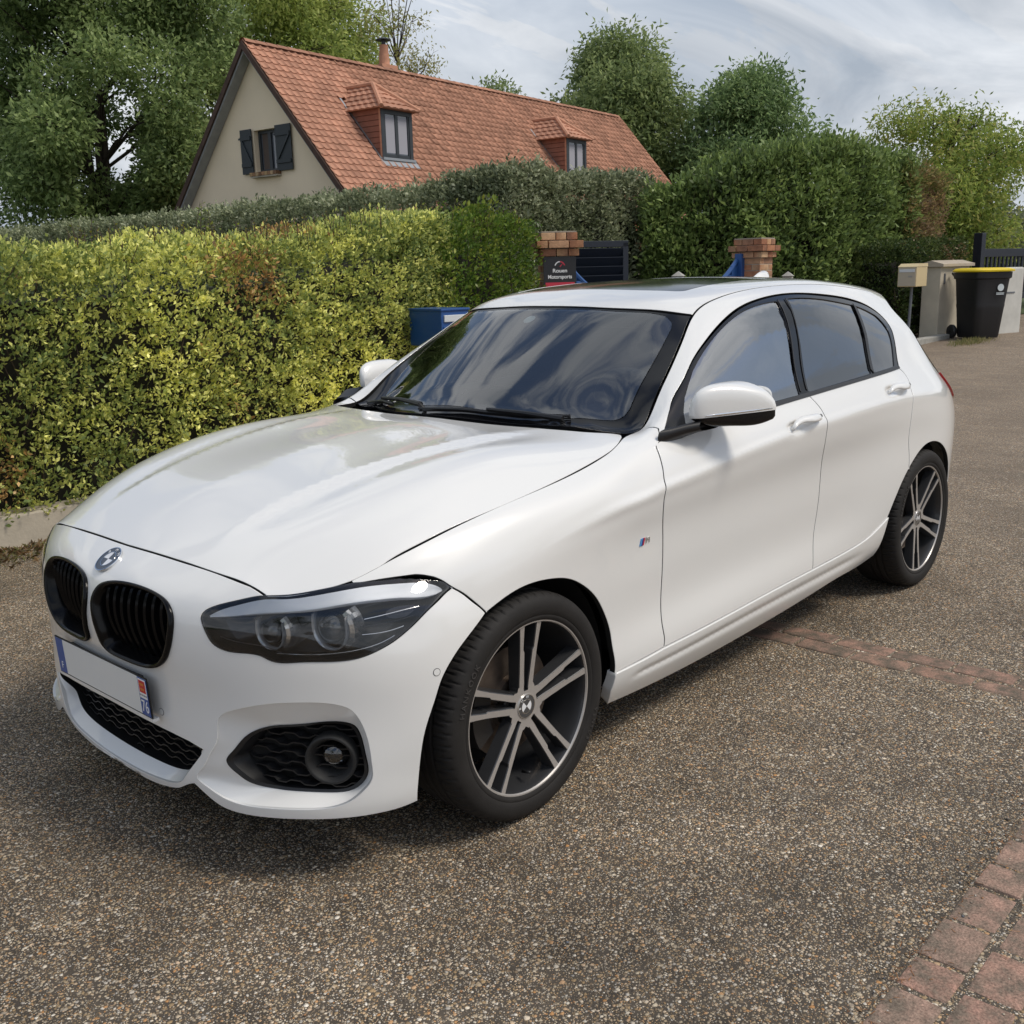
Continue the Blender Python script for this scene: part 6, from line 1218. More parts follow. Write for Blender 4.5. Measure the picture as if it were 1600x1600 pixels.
# kidney grilles
for sg in (-1, 1):
    g = empty('kidney_grille', parent=CAR); n = 120
    A = resamp(kid_c, n); c = A.mean(0)
    def lp(scale_m, off):
        o_ = outdir(A); q = A-o_*scale_m; P, nn = evaln(nose, q, off); P[:, 1] *= sg; return P
    rows = [lp(-.003, -.004), lp(-.0035, .004), lp(-.001, .0085), lp(.006, .0100), lp(.013, .0070), lp(.017, .0), lp(.018, -.035)]
    V = np.concatenate(rows); F = [(k*n+i, k*n+(i+1) % n, (k+1)*n+(i+1) % n, (k+1)*n+i) for k in range(len(rows)-1) for i in range(n)]
    fo_ = mesh_obj('grille_surround', V, F, 'kidney_black', g, smooth=True)
    bm = bmesh.new(); bm.from_mesh(fo_.data); bmesh.ops.recalc_face_normals(bm, faces=bm.faces[:]); bm.to_mesh(fo_.data); bm.free()
    fill('grille_backing', lp(.014, -.045), 'liner', g)
    Q = A-outdir(A)*0.012
    for s0 in np.linspace(.062, .325, 9):
        tt = np.linspace(.15, .62, 60); q = np.stack([s0+0*tt+.010*(tt-.35), tt], 1); ins = inside(q, Q); run = q[longest(ins)]
        if len(run) < 5: continue
        lean = np.linspace(0, 1, len(run)); P, nn = evaln(nose, run, 0.0); front = P-nn*(.012+.026*lean[:, None]**1.4); back = front+arr([.028, 0, 0]); w = .0048
        for X in (front, back): X[:, 1] *= sg
        ed = arr([0, w, 0]); k = len(run); nose_ = front-arr([.005, 0, 0])
        V = np.concatenate([front+ed, nose_, front-ed, back-ed, back+ed]); F = [(r_*k+i, r_*k+i+1, ((r_+1) % 5)*k+i+1, ((r_+1) % 5)*k+i) for r_ in range(5) for i in range(k-1)]
        F += [(0, k, 2*k, 3*k, 4*k), (k-1, 5*k-1, 4*k-1, 3*k-1, 2*k-1)]
        so_ = mesh_obj('grille_slat', V, F, 'kidney_black', g)
# ---- headlamps ---------------------------------------------------------------
for sg in (-1, 1):
    H = empty('headlight', parent=CAR)
    loop = cspl(HL, 0.010)
    mats = panel('lamp_lens', nose, loop, 'lamp_glass', du=0.010, off=0.0015, mirror=True, parent=H, gap=0.001, lip=False)
    keep = mats[0] if sg < 0 else mats[1]; kill = mats[1] if sg < 0 else mats[0]; bpy.data.objects.remove(kill)
    n = 140; A = resamp(loop, n)
    def hp(inset, off):
        P, nn = evaln(nose, A-outdir(A)*inset, 0.0); P = P+nn*off; P[:, 1] *= sg; return P
    # dark seal all round, then the housing shell
    def shell(name, rows, mat):
        V = np.concatenate(rows); F = [(k*n+i, k*n+(i+1) % n, (k+1)*n+(i+1) % n, (k+1)*n+i) for k in range(len(rows)-1) for i in range(n)]
        return mesh_obj(name, V, F, mat, H, smooth=True)
    shell('lamp_seal', [hp(-.001, -.012), hp(.001, .0005), hp(.0055, .0002), hp(.006, -.008)], 'satin_black')
    shell('lamp_housing', [hp(.004, -.004), hp(.010, -.030), hp(.030, -.050)], 'lamp_inner')
    # housing floor
    P = hp(.030, -.050); c = P.mean(0)+arr([.03, 0, 0]); V = np.concatenate([P, P*0.5+c*0.5+arr([.01, 0, 0]), c[None]]); F = []
    for i in range(n):
        j = (i+1) % n; F += [(i, j, n+j, n+i), (n+i, n+j, 2*n)]
    mesh_obj('lamp_back', V, F, 'lamp_inner', H, smooth=True)
    # bright brow along the top edge
    up = spl([(.446, .218), (.475, .158), (.52, .095), (.575, .040), (.674, .022), (.769, .026), (.847, .022), (.9, .016), (.936, .014), (.956, .030), (.962, .052)], 0.012)
    lo_ = spl([(.446, .228), (.48, .205), (.52, .172), (.575, .136), (.674, .108), (.769, .094), (.84, .092), (.89, .092), (.92, .095), (.945, .086), (.962, .060)], 0.012)
    m_ = 70; up = resamp_open(up, m_) if 'resamp_open' in globals() else up
    def ro(c_, m_):
        d = np.r_[0, np.cumsum(np.linalg.norm(np.diff(c_, axis=0), axis=1))]; t = np.linspace(0, d[-1], m_); return np.stack([np.interp(t, d, c_[:, 0]), np.interp(t, d, c_[:, 1])], 1)
    up, lo_ = ro(up, m_), ro(lo_, m_); rows = []
    for k, of in ((0, -.010), (.25, -.012), (.5, -.013), (.75, -.013), (.95, -.011), (1.0, -.012), (1.0, -.026)):
        P, nn = evaln(nose, up*(1-k)+lo_*k, 0.0); P = P+nn*of; P[:, 1] *= sg; rows.append(P)
    V = np.concatenate(rows); F = [(k*m_+i, k*m_+i+1, (k+1)*m_+i+1, (k+1)*m_+i) for k in range(len(rows)-1) for i in range(m_-1)]
    mesh_obj('light_brow', V, F, 'brow_white', H, smooth=True)
    # two projector units with open light rings
    for (s_, t_, rr_) in ((.588, .262, .040), (.718, .232, .049)):
        ctr, nn = evaln(nose, arr([[s_, t_]]), 0.0); ctr = ctr[0]-nn[0]*.040; ctr[1] *= sg
        ax = Vector((-.93, sg*.36, .02)).normalized(); rot = Vector((0, 0, 1)).rotation_difference(ax).to_matrix()
        # stable in-plane axes: x across, y up
        yy = (Vector((0, 0, 1))-ax*ax.z).normalized(); xx = yy.cross(ax); rot = Matrix((xx, yy, ax)).transposed()
        def put(name, V, F, mat, sm=True): return mesh_obj(name, [rot @ Vector(v)+Vector(ctr) for v in V], F, mat, H, smooth=sm)
        def rv(prof, nseg=36):
            V = [(r_*math.cos(2*math.pi*i/nseg), r_*math.sin(2*math.pi*i/nseg), h) for r_, h in prof for i in range(nseg)]
            F = [(k*nseg+i, k*nseg+(i+1) % nseg, (k+1)*nseg+(i+1) % nseg, (k+1)*nseg+i) for k in range(len(prof)-1) for i in range(nseg)]; return V, F
        put('projector_lens', *rv([(rr_*.74, .0), (rr_*.66, .010), (rr_*.45, .018), (rr_*.2, .0215), (.0001, .022)]), 'lens_glass')
        put('projector_bowl', *rv([(rr_*.80, .004), (rr_*.72, -.012), (rr_*.35, -.03), (.0001, -.034)]), 'lamp_inner')
        # angular light ring: open at the top
        pts = [(-.95, .75), (-1.0, .15), (-.72, -.72), (-.35, -1.0), (.45, -1.0), (.86, -.62), (1.0, .1), (.98, .75)]
        rr2 = spl([(x*rr_, y*rr_) for x, y in pts], 0.006); k = len(rr2); inn = rr2*0.925; V = [(x, y, .014) for x, y in rr2]+[(x, y, .017) for x, y in inn]+[(x, y, -.008) for x, y in inn]+[(x, y, -.012) for x, y in rr2]
        F = [(r_*k+i, r_*k+i+1, ((r_+1) % 4)*k+i+1, ((r_+1) % 4)*k+i) for r_ in range(4) for i in range(k-1)]
        put('light_ring', V, F, 'lamp_white')
        # bright side wall towards the corner of the car
        sx = 1 if sg < 0 else -1
        V = []
        for a in np.linspace(-.85, .85, 10):
            for r_, h in ((1.06, -.004), (1.12, .010), (1.34, .006), (1.40, -.004), (1.46, -.03)): V.append((sx*rr_*r_*math.cos(a), rr_*r_*math.sin(a)*.95, h))
        F = [(i*5+k, i*5+k+1, (i+1)*5+k+1, (i+1)*5+k) for i in range(9) for k in range(4)]
        put('reflector_wall', V, F, 'reflector_silver', False)
    # ribs and a bright lower trim line
    for pts_, rad_, mt_ in (([(.790, .185), (.85, .165), (.915, .140)], .0016, 'reflector_silver'), ([(.785, .225), (.84, .212), (.895, .190)], .0016, 'lamp_cell'), ([(.775, .270), (.82, .262), (.865, .240)], .0016, 'reflector_silver'), ([(.60, .385), (.68, .380), (.75, .362), (.80, .330), (.84, .285)], .0012, 'reflector_silver'), ([(.470, .335), (.52, .350), (.57, .352), (.61, .380)], .0012, 'lamp_cell')):
        P, nn = evaln(nose, spl(pts_, .012), 0.0); P = P-nn*.022; P[:, 1] *= sg; bb = MB(); bb.tube([tuple(p_) for p_ in P], rad_, 5); bb.build('lamp_rib', mt_, H)
    # side reflector towards the wing
    cc = cspl([(.845, .150), (.885, .125), (.915, .130), (.900, .165), (.870, .195), (.845, .190)], .01); P, nn = evaln(nose, resamp(cc, 24), 0.0); P = P-nn*.028; P[:, 1] *= sg; fill('side_reflector', P, 'lamp_cell', H)
# ---- badge, plate, sensors ----------------------------------------------------
def text_data(body_, size, extrude=0.0, align='CENTER'):
    cu = bpy.data.curves.new('lettering', 'FONT'); cu.body = body_; cu.size = size; cu.extrude = extrude; cu.align_x = align; cu.align_y = 'CENTER'; cu.resolution_u = 3
    to = bpy.data.objects.new('lettering', cu); COL.objects.link(to); dg = bpy.context.evaluated_depsgraph_get(); me = bpy.data.meshes.new_from_object(to.evaluated_get(dg)); bpy.data.objects.remove(to); bpy.data.curves.remove(cu)
    return me
def text_obj(name, body_, size, mat, mtx, parent, extrude=0.0004, align='CENTER', sx=1.0, bold=0.0):
    me = text_data(body_, size, extrude, align); me.materials.clear(); me.materials.append(MATS[mat])
    me.transform(Matrix.Diagonal((sx, 1, 1, 1))); me.transform(mtx)
    return link(bpy.data.objects.new(name, me), parent)
def frame_mtx(o, xa, za):
    z = Vector(za).normalized(); x = (Vector(xa)-z*Vector(xa).dot(z)).normalized(); y = z.cross(x); m = Matrix((x, y, z)).transposed().to_4x4(); m.translation = Vector(o); return m
def roundel(name, mtx, R_, parent, thick=0.004, plain=False):
    g = parent
    def disc(nm, r0, r1, h0, h1, a0, a1, mat, seg=32):
        V = []; F = []; k = 0
        for i in range(seg+1):
            a = a0+(a1-a0)*i/seg; c, s_ = math.cos(a), math.sin(a)
            V += [(r0*c, r0*s_, h1), (r1*c, r1*s_, h1), (r1*c, r1*s_, h0)]
        for i in range(seg): F += [(3*i, 3*i+1, 3*i+4, 3*i+3), (3*i+1, 3*i+2, 3*i+5, 3*i+4)]
        F = [f[::-1] for f in F] if False else F
        o_ = mesh_obj(nm, [mtx @ Vector(v) for v in V], F, mat, g); return o_
    T2 = 2*math.pi
    disc('badge_rim', R_*.94, R_, 0, thick, 0, T2, 'chrome', 48); disc('badge_ring', R_*.60, R_*.94, 0, thick*.85, 0, T2, 'badge_dark', 48); disc('badge_inner_rim', R_*.57, R_*.61, 0, thick*1.0, 0, T2, 'chrome', 48)
    for q in range(4): disc('badge_quarter', 0.0, R_*.57, 0, thick*.9, q*T2/4, (q+1)*T2/4, 'badge_white' if q % 2 else 'badge_dark', 12)
    for ch, ang in (('B', 138), ('M', 90), ('W', 42)):
        a = math.radians(ang); m2 = mtx @ Matrix.Translation((R_*.775*math.cos(a), R_*.775*math.sin(a), thick*.86)) @ Matrix.Rotation(a-math.pi/2, 4, 'Z')
        text_obj('badge_letter', ch, R_*.33, 'badge_white', m2, g, extrude=.0002)
P, nn = evaln(nose, arr([[0.0, .092]]), 0.0); P = P[0]; nn = nn[0]; P[1] = 0; nn[1] = 0
gb = empty('bonnet_badge', parent=CAR); roundel('bonnet_badge', frame_mtx(P+nn*.0005, (0, -1, 0), nn), .041, gb, thick=.005)
# number plate
PL = empty('number_plate', parent=CAR); tilt = .048
pm = frame_mtx((-.766, 0, .435), (0, -1, 0), (-math.cos(tilt), 0, math.sin(tilt)*-1.0))
def slab(nm, x0, x1, y0, y1, z0, z1, mat, par=None):
    b = MB(); b.box(((x0+x1)/2, (y0+y1)/2, (z0+z1)/2), (x1-x0, y1-y0, z1-z0)); return mesh_obj(nm, [pm @ Vector(v) for v in b.v], b.f, mat, par or PL)
slab('plate_border', -.26, .26, -.055, .055, -.002, .0010, 'print_black')
slab('plate_face', -.2565, .2565, -.0515, .0515, .0005, .0018, 'plate_white'); slab('plate_holder', -.262, .262, -.064, -.0555, -.016, .001, 'car_paint')
slab('plate_band', -.2565, -.213, -.0515, .0515, .0010, .0024, 'plate_blue'); slab('plate_band', .213, .2565, -.0515, .0515, .0010, .0024, 'plate_blue')
slab('region_panel', .2165, .2535, -.004, .049, .0015, .0030, 'print_white'); slab('region_shield', .220, .2505, .012, .045, .0020, .0036, 'print_red')
for zz in (.021, .035):
    V = [(.2235+.0235*a, zz+.0055*b_, .0040) for a, b_ in ((0, 0), (.1, .8), (.3, .5), (.45, 1), (.6, .55), (.85, .9), (1, .2), (.85, -.3), (.9, -1), (.7, -.5), (.4, -.5), (.25, -1), (.2, -.3))]
    mesh_obj('region_emblem', [pm @ Vector(v) for v in V], [tuple(range(13))], 'print_orange', PL)
text_obj('department_number', '76', .047, 'print_white', pm @ Matrix.Translation((.235, -.028, .0026)), PL, sx=.78)
text_obj('country_letter', 'F', .030, 'print_white', pm @ Matrix.Translation((-.2345, -.030, .0026)), PL, sx=.85)
text_obj('region_name', 'NORMANDIE', .0062, 'print_black', pm @ Matrix.Translation((.235, .004, .0031)), PL, extrude=.0001)
# the holder that fills the gap behind the plate
b = MB(); b.box((-.752, 0, .435), (.024, .40, .085), bev=.004); b.build('plate_bracket', 'satin_black', PL)
# parking sensors
for s_, t_ in ((.256, .833), (.913, .522), (-.256, .833), (-.913, .522)):
    P, nn = evaln(nose, arr([[s_, t_]]), 0.0); P = P[0]*arr([1, -1, 1]); nn = nn[0]*arr([1, -1, 1]); m2 = frame_mtx(P, (0, 0, 1), nn); g = empty('parking_sensor', parent=CAR)
    for nm, r0, r1, h, mt in (('sensor_ring', .0086, .0098, .0006, 'satin_black'), ('sensor_face', 0.0, .0084, .0011, 'car_paint')):
        V = []; F = []
        for i in range(25):
            a = 2*math.pi*i/24; V += [(r0*math.cos(a), r0*math.sin(a), h), (r1*math.cos(a), r1*math.sin(a), h), (r1*math.cos(a), r1*math.sin(a), -.003)]
        for i in range(24): F += [(3*i, 3*i+1, 3*i+4, 3*i+3), (3*i+1, 3*i+2, 3*i+5, 3*i+4)]
        mesh_obj(nm, [m2 @ Vector(v) for v in V], F, mt, g)
# wing badge
for sg in (-1, 1):
    P, nn = evaln(body, arr([[.535, .558]]), 0.0); P = P[0]*arr([1, -sg*-1, 1]) if False else P[0]; nn = nn[0]; P = P*arr([1, sg, 1]); nn = nn*arr([1, sg, 1])
    g = empty('wing_badge', parent=CAR); m2 = frame_mtx(P+nn*.0012, (1, 0, 0) if sg < 0 else (-1, 0, 0), nn)
    def para(nm, x0, x1, mat, h=.011, sl=.006):
        V = [(x0-sl/2, -h, .001), (x1-sl/2, -h, .001), (x1+sl/2, h, .001), (x0+sl/2, h, .001)]; V += [(x, y, -.002) for x, y, z in V]
        mesh_obj(nm, [m2 @ Vector(v) for v in V], [(0, 1, 2, 3), (0, 4, 5, 1), (1, 5, 6, 2), (2, 6, 7, 3), (3, 7, 4, 0)], mat, g)
    para('stripe', -.026, -.019, 'm_light_blue'); para('stripe', -.019, -.012, 'm_dark_blue'); para('stripe', -.012, -.005, 'm_red')
    text_obj('letter', 'M', .028, 'satin_chrome', m2 @ Matrix.Translation((.012, 0, .001)) @ Matrix.Shear('XZ', 4, (0.0, 0.0)), g, sx=1.05)
# ---- door handles ---------------------------------------------------------------
for x0, v0, ln in ((1.405, .724, .205), (2.265, .752, .205)):
    for sg in (-1, 1):
        g = empty('door_handle', parent=CAR); m_ = 14; V = []; F = []; k = 12
        for i in range(m_):
            t = i/(m_-1); x = x0+ln*t; P, nn = evaln(body, arr([[x, v0+.018*t]]), 0.0); P = P[0]; nn = nn[0]
            lift = .010+.024*math.sin(math.pi*min(1, max(0, t*1.0)))**.6; hh = (.012+.008*t)*(math.sin(math.pi*(.06+.88*t)))**.35; up_ = np.array([0, -nn[2], nn[1]]); up_ /= np.linalg.norm(up_)
            for j in range(k):
                a = 2*math.pi*j/k; q = P+nn*(lift+.008*math.cos(a))+up_*hh*math.sin(a); V.append((q[0], q[1]*sg, q[2]))
        for i in range(m_-1):
            for j in range(k): F.append((i*k+j, i*k+(j+1) % k, (i+1)*k+(j+1) % k, (i+1)*k+j))
        F += [tuple(range(k)), tuple((m_-1)*k+j for j in range(k))]
        o_ = mesh_obj('grip', V, F, 'car_paint', g, smooth=True); bm = bmesh.new(); bm.from_mesh(o_.data); bmesh.ops.recalc_face_normals(bm, faces=bm.faces[:]); bm.to_mesh(o_.data); bm.free()
        P, nn = evaln(body, arr([[x0+ln-.012, v0+.020]]), .001); P = P[0]; nn = nn[0]; mm = frame_mtx((P+nn*.022)*arr([1, sg, 1]), (1, 0, 0), nn*arr([1, sg, 1])); b = MB(); b.lathe([(.0065, 0), (.0065, .004), (.0001, .005)], 16, 'z'); mesh_obj('key_cap', [mm @ Vector(v) for v in b.v], b.f, 'satin_black', g)
# ---- mirrors --------------------------------------------------------------------
def superel(a, p): c, s_ = math.cos(a), math.sin(a); return math.copysign(abs(c)**(2/p), c), math.copysign(abs(s_)**(2/p), s_)
for sg in (-1, 1):
    g = empty('door_mirror', parent=CAR); ny_, na = 22, 48
    XR = 1.045
    fxf = CS([.832, .86, .90, .95, .985, 1.002], [.800, .792, .838, .925, .990, 1.028]); fzt = CS([.832, .85, .875, .92, .96, .985, 1.002], [1.050, 1.088, 1.103, 1.100, 1.082, 1.060, 1.030]); fzb = CS([.832, .86, .92, .97, 1.002], [.985, .972, .966, .968, .985])
    def head(grow=0.0):
        rows = []
        for i in range(ny_):
            t = i/(ny_-1); y = .832+.170*(t-.06*math.sin(2*math.pi*t)); e = 1.0 if 0 < i < ny_-1 else .72
            xf, zt_, zb_ = float(fxf(y)[0]), float(fzt(y)[0]), float(fzb(y)[0]); xc, hx, zc, hz_ = (xf+XR)/2, (XR-xf)/2*e+grow, (zt_+zb_)/2, (zt_-zb_)/2*e+grow; row = []
            for j in range(na):
                c, d = superel(2*math.pi*j/na, 3.4 if True else 3); row.append((xc+hx*c, y+grow*(2*t-1), zc+hz_*d))
            rows.append(row)
        return rows
    zsplit = lambda y: 1.0005+.012*(y-.84)/.16
    def capsplit(name, keep, mat, gr):
        VV = [p for r_ in head(gr) for p in r_]; F = []
        # faces kept on one side of the split, cut exactly on it
        for i in range(ny_-1):
            for j in range(na):
                q = (i*na+j, i*na+(j+1) % na, (i+1)*na+(j+1) % na, (i+1)*na+j); F.append(q)
        F += [tuple(range(na)), tuple((ny_-1)*na+j for j in range(na))]
        bm = bmesh.new(); bv = [bm.verts.new((x, y*sg, z)) for x, y, z in VV]
        for f_ in F: bm.faces.new([bv[k] for k in f_])
        bmesh.ops.recalc_face_normals(bm, faces=bm.faces[:])
        pn = Vector((0, -.075*sg, 1)).normalized(); po = Vector((0, .84*sg, 1.0005+(0.0 if keep > 0 else .0015)))
        bmesh.ops.bisect_plane(bm, geom=bm.verts[:]+bm.edges[:]+bm.faces[:], plane_co=po, plane_no=pn, clear_inner=keep > 0, clear_outer=keep < 0)
        bmesh.ops.bisect_plane(bm, geom=bm.verts[:]+bm.edges[:]+bm.faces[:], plane_co=(XR-.006, 0, 0), plane_no=(1, 0, 0), clear_outer=True)
        me = bpy.data.meshes.new(name); bm.to_mesh(me); bm.free(); me.materials.append(MATS[mat]); me.polygons.foreach_set('use_smooth', [True]*len(me.polygons)); me.set_sharp_from_angle(angle=math.radians(50)); return link(bpy.data.objects.new(name, me), g)
    capsplit('mirror_housing', -1, 'gloss_black', -.0012); capsplit('mirror_cap', 1, 'car_paint', .001)
    # indicator strip along the lower front edge of the cap, wrapped to the tip
    V = []; F = []; ms = 26
    for i in range(ms):
        t = i/(ms-1); y = .885+.118*t; yy = min(y, 1.001); xf = float(fxf(yy)[0]); z = zsplit(yy)+.0065; th = .0050*(.25+.75*min(1, t*5)); x_ = xf+(.010 if t > .96 else 0)
        V += [(x_+.002, (yy)*sg, z+th), (x_-.0035, (yy+.0015)*sg, z), (x_+.001, yy*sg, z-th)]
    for i in range(ms-1): F += [(3*i, 3*i+1, 3*i+4, 3*i+3), (3*i+1, 3*i+2, 3*i+5, 3*i+4)]
    mesh_obj('indicator', V, F, 'chrome', g, smooth=True)
    V = []; n_ = 40
    for j in range(n_):
        c, d = superel(2*math.pi*j/n_, 4); V.append((XR-.010, (.917+.074*c)*sg, 1.032+.054*d))
    mesh_obj('mirror_glass', V, [tuple(range(n_))], 'chrome', g)
    if sg > 0:
        for ch in g.children: ch.location.x = .075; ch.location.y = -.012
    # foot
    b = MB(); pts = [(.745, .800, .952), (.775, .822, .962), (.815, .846, .972), (.86, .875, .980)]; V = []; F = []; k = 14
    for i, (x, y, z) in enumerate(pts):
        hx, hz = (.066, .024) if i == 0 else ((.058, .020) if i == 1 else (.060, .018) if i == 2 else (.065, .018))
        for j in range(k):
            cc_, dd_ = superel(2*math.pi*j/k, 3); V.append((x+hx*cc_, y*sg, z+hz*dd_))
    for i in range(len(pts)-1):
        for j in range(k): F.append((i*k+j, i*k+(j+1) % k, (i+1)*k+(j+1) % k, (i+1)*k+j))
    mesh_obj('mirror_foot', V, F, 'satin_black', g, smooth=True)
# ---- wheels ---------------------------------------------------------------------
def make_wheel(name, base_deg, out):
    """wheel about its own centre; out = -1: outer face towards -y"""
    W = empty(name, parent=CAR)
    def put(nm, V, F, mat, sm=True, sharp=None):
        V = [(x, out*h, z) for x, h, z in V]          # built with h = outwards
        o_ = mesh_obj(nm, V, F, mat, W, smooth=sm); bm = bmesh.new(); bm.from_mesh(o_.data); bmesh.ops.recalc_face_normals(bm, faces=bm.faces[:]); bm.to_mesh(o_.data); bm.free()
        if sm and sharp: o_.data.set_sharp_from_angle(angle=math.radians(sharp))
        return o_
    def rev(prof, n=96):
        V = [(r_*math.cos(2*math.pi*i/n), h, r_*math.sin(2*math.pi*i/n)) for r_, h in prof for i in range(n)]
        F = [(k*n+i, k*n+(i+1) % n, (k+1)*n+(i+1) % n, (k+1)*n+i) for k in range(len(prof)-1) for i in range(n)]; return V, F
    # tyre with shoulder sipes and circumferential grooves
    prof = [(.236, .096), (.243, .1045), (.249, .1075), (.2545, .1085), (.2565, .1075), (.259, .1095), (.270, .1125), (.283, .1130), (.294, .1105), (.303, .1055), (.309, .0990), (.313, .0905), (.3155, .080), (.3163, .060), (.3165, .052), (.3095, .050), (.3095, .042), (.3167, .040), (.317, .022), (.310, .020), (.310, .010), (.317, .008), (.317, -.008), (.310, -.010), (.310, -.020), (.317, -.022), (.3165, -.05), (.3155, -.080), (.309, -.099), (.294, -.1105), (.27, -.112), (.24, -.1045)]
    n = 420; V = []
    for k, (r_, h) in enumerate(prof):
        for i in range(n):
            a = 2*math.pi*i/n; rr_ = r_
            if i % 7 == 0 and (.080 <= h <= .1) and r_ > .30: rr_ -= .0042
            if i % 7 == 3 and (.050 < h < .083) and r_ > .30: rr_ -= .004
            V.append((rr_*math.cos(a), h, rr_*math.sin(a)))
    F = [(k*n+i, k*n+(i+1) % n, (k+1)*n+(i+1) % n, (k+1)*n+i) for k in range(len(prof)-1) for i in range(n)]
    put('tyre', V, F, 'tyre_rubber', True, 38)
    # maker's lettering moulded on the sidewall
    for word, cen, size in (('HANKOOK', 152, .023), ('VENTUS', 332, .018)):
        step = 4.3 if size > .02 else 3.5; a0 = cen+step*(len(word)-1)/2
        for i, ch in enumerate(word):
            a = math.radians(a0-step*i); me = text_data(ch, size, .0012); me.materials.clear(); me.materials.append(MATS['tyre_print'])
            rad = .279; ctr = Vector((rad*math.cos(a), out*.1134, rad*math.sin(a))); er = Vector((math.cos(a), 0, math.sin(a))); yv = er; zv = Vector((0, out, 0)); xv = yv.cross(zv)
            mm = Matrix((xv, yv, zv)).transposed().to_4x4(); mm.translation = ctr; me.transform(mm); link(bpy.data.objects.new('tyre_lettering', me), W)
    rim = put('rim_barrel', *rev([(.2455, .0995), (.2375, .0985), (.2330, .090), (.2300, .060), (.222, .030), (.216, -.02), (.215, -.085), (.235, -.10)]), 'dark_alloy', True, 40)
    put('rim_edge', *rev([(.2462, .0960), (.2466, .1015), (.2445, .1035), (.2385, .1028), (.2360, .0985)]), 'machined_alloy', True, 30)
    # spokes
    def hface(r_): return .0935-.010*max(0, (1-r_/.236))**1.2*1.6+.006*(r_/.236)**3
    for p_ in range(5):
        th = math.radians(base_deg+72*p_)
        for sd_ in (-1, 1):
            prof_in = [(.048, .0085), (.072, .0095), (.10, .0125), (.135, .0150), (.158, .0168), (.166, .0215), (.20, .0235), (.2375, .0250)]
            prof_out = [(.048, .0260), (.072, .0275), (.10, .0290), (.135, .0315), (.158, .0332), (.166, .0340), (.20, .0375), (.2375, .0425)]
            k = len(prof_in); 
            def xyz(r_, t, h):
                return (r_*math.cos(th)-sd_*t*math.sin(th), h, r_*math.sin(th)+sd_*t*math.cos(th))
            top_ = [xyz(r_, t, hface(r_)) for r_, t in prof_in]+[xyz(r_, t, hface(r_)) for r_, t in prof_out]
            put('spoke_face', top_, [(i, i+1, k+i+1, k+i) for i in range(k-1)], 'machined_alloy', False)
            c = .0022; low = []
            for (r1_, t1), (r3_, t3) in zip(prof_in, prof_out):
                hf = hface(r1_); dep = .030+.012*(r1_/.236); low.append([xyz(r1_, t1, hf-.0003), xyz(r1_, t1-c, hf-c), xyz(r1_, t1-.0045, hf-dep), xyz(r3_, t3+.006, hf-dep), xyz(r3_, t3+c, hf-c), xyz(r3_, t3, hf-.0003)])
            V = [q for row in low for q in row]; F = [(i*6+j, i*6+j+1, (i+1)*6+j+1, (i+1)*6+j) for i in range(k-1) for j in range(5)]+[(i*6+5, i*6, (i+1)*6, (i+1)*6+5) for i in range(k-1)]
            put('spoke_body', V, F, 'dark_alloy', False)
        # lug bolt in the foot of the pair
        a = th; b = MB(); b.lathe([(.0105, .040), (.0105, .058), (.007, .062), (.0001, .062)], 6, 'y', o=(.056*math.cos(a), 0, .056*math.sin(a))); put('wheel_bolt', b.v, b.f, 'caliper', False)
    # hub face: star-shaped plate between the spoke feet
    V = []; m_ = 100
    for i in range(m_):
        a = 2*math.pi*i/m_; ph = ((math.degrees(a)-base_deg) % 72)-0; d_ = min(ph, 72-ph); rr_ = .0445+.022*sst(np.array([(d_-9)/9.0]))[0]*(1-.35*sst(np.array([(d_-26)/10.0]))[0]); V.append((rr_*math.cos(a), hface(.055), rr_*math.sin(a)))
    V2 = [(x, h-.028, z) for x, h, z in V]; cz = [(0, hface(.055)-.0005, 0)]
    put('hub_face', V+cz, [(i, (i+1) % m_, m_) for i in range(m_)], 'machined_alloy', False); put('hub_side', V+V2, [(i, (i+1) % m_, m_+(i+1) % m_, m_+i) for i in range(m_)], 'dark_alloy', False)
    hub = empty('centre_cap', parent=W); hub_m = frame_mtx((0, out*(hface(.055)-.0002), 0), (-out*1.0, 0, 0), (0, out, 0)) @ Matrix.Rotation(math.radians(40), 4, 'Z'); roundel('cap', hub_m, .0335, hub, thick=.003)
    put('brake_disc', *rev([(.155, .012), (.155, .020), (.075, .020), (.070, .035), (.0001, .035)]), 'brake_iron', True, 30)
    # caliper
    V = []; F = []; m_ = 12
    for i in range(m_+1):
        a = math.radians(150-(-60)*(i/m_)*1.0); 
        for r_, h in ((.105, -.01), (.105, .046), (.168, .046), (.172, -.01)): V.append((r_*math.cos(a), h, r_*math.sin(a)))
    for i in range(m_):
        for j in range(4): F.append((i*4+j, i*4+(j+1) % 4, (i+1)*4+(j+1) % 4, (i+1)*4+j))
    F += [(0, 1, 2, 3), (m_*4, m_*4+1, m_*4+2, m_*4+3)]
    put('brake_caliper', V, F, 'caliper', False)
    b = MB(); va = math.radians(-88 if base_deg < 100 else 30); b.tube([(.205*math.cos(va), .055, .205*math.sin(va)), (.198*math.cos(va), .085, .198*math.sin(va))], .004, 8); put('valve', b.v, b.f, 'satin_black')
    return W
for nm, x, y, ang, ou in (('wheel', 0.0, -.7625, 88, -1), ('wheel', 2.69, -.768, 120, -1), ('wheel', 0.0, .7625, 60, 1), ('wheel', 2.69, .768, 20, 1)):
    w = make_wheel(nm, ang, ou); w.location = (x, y, .316)
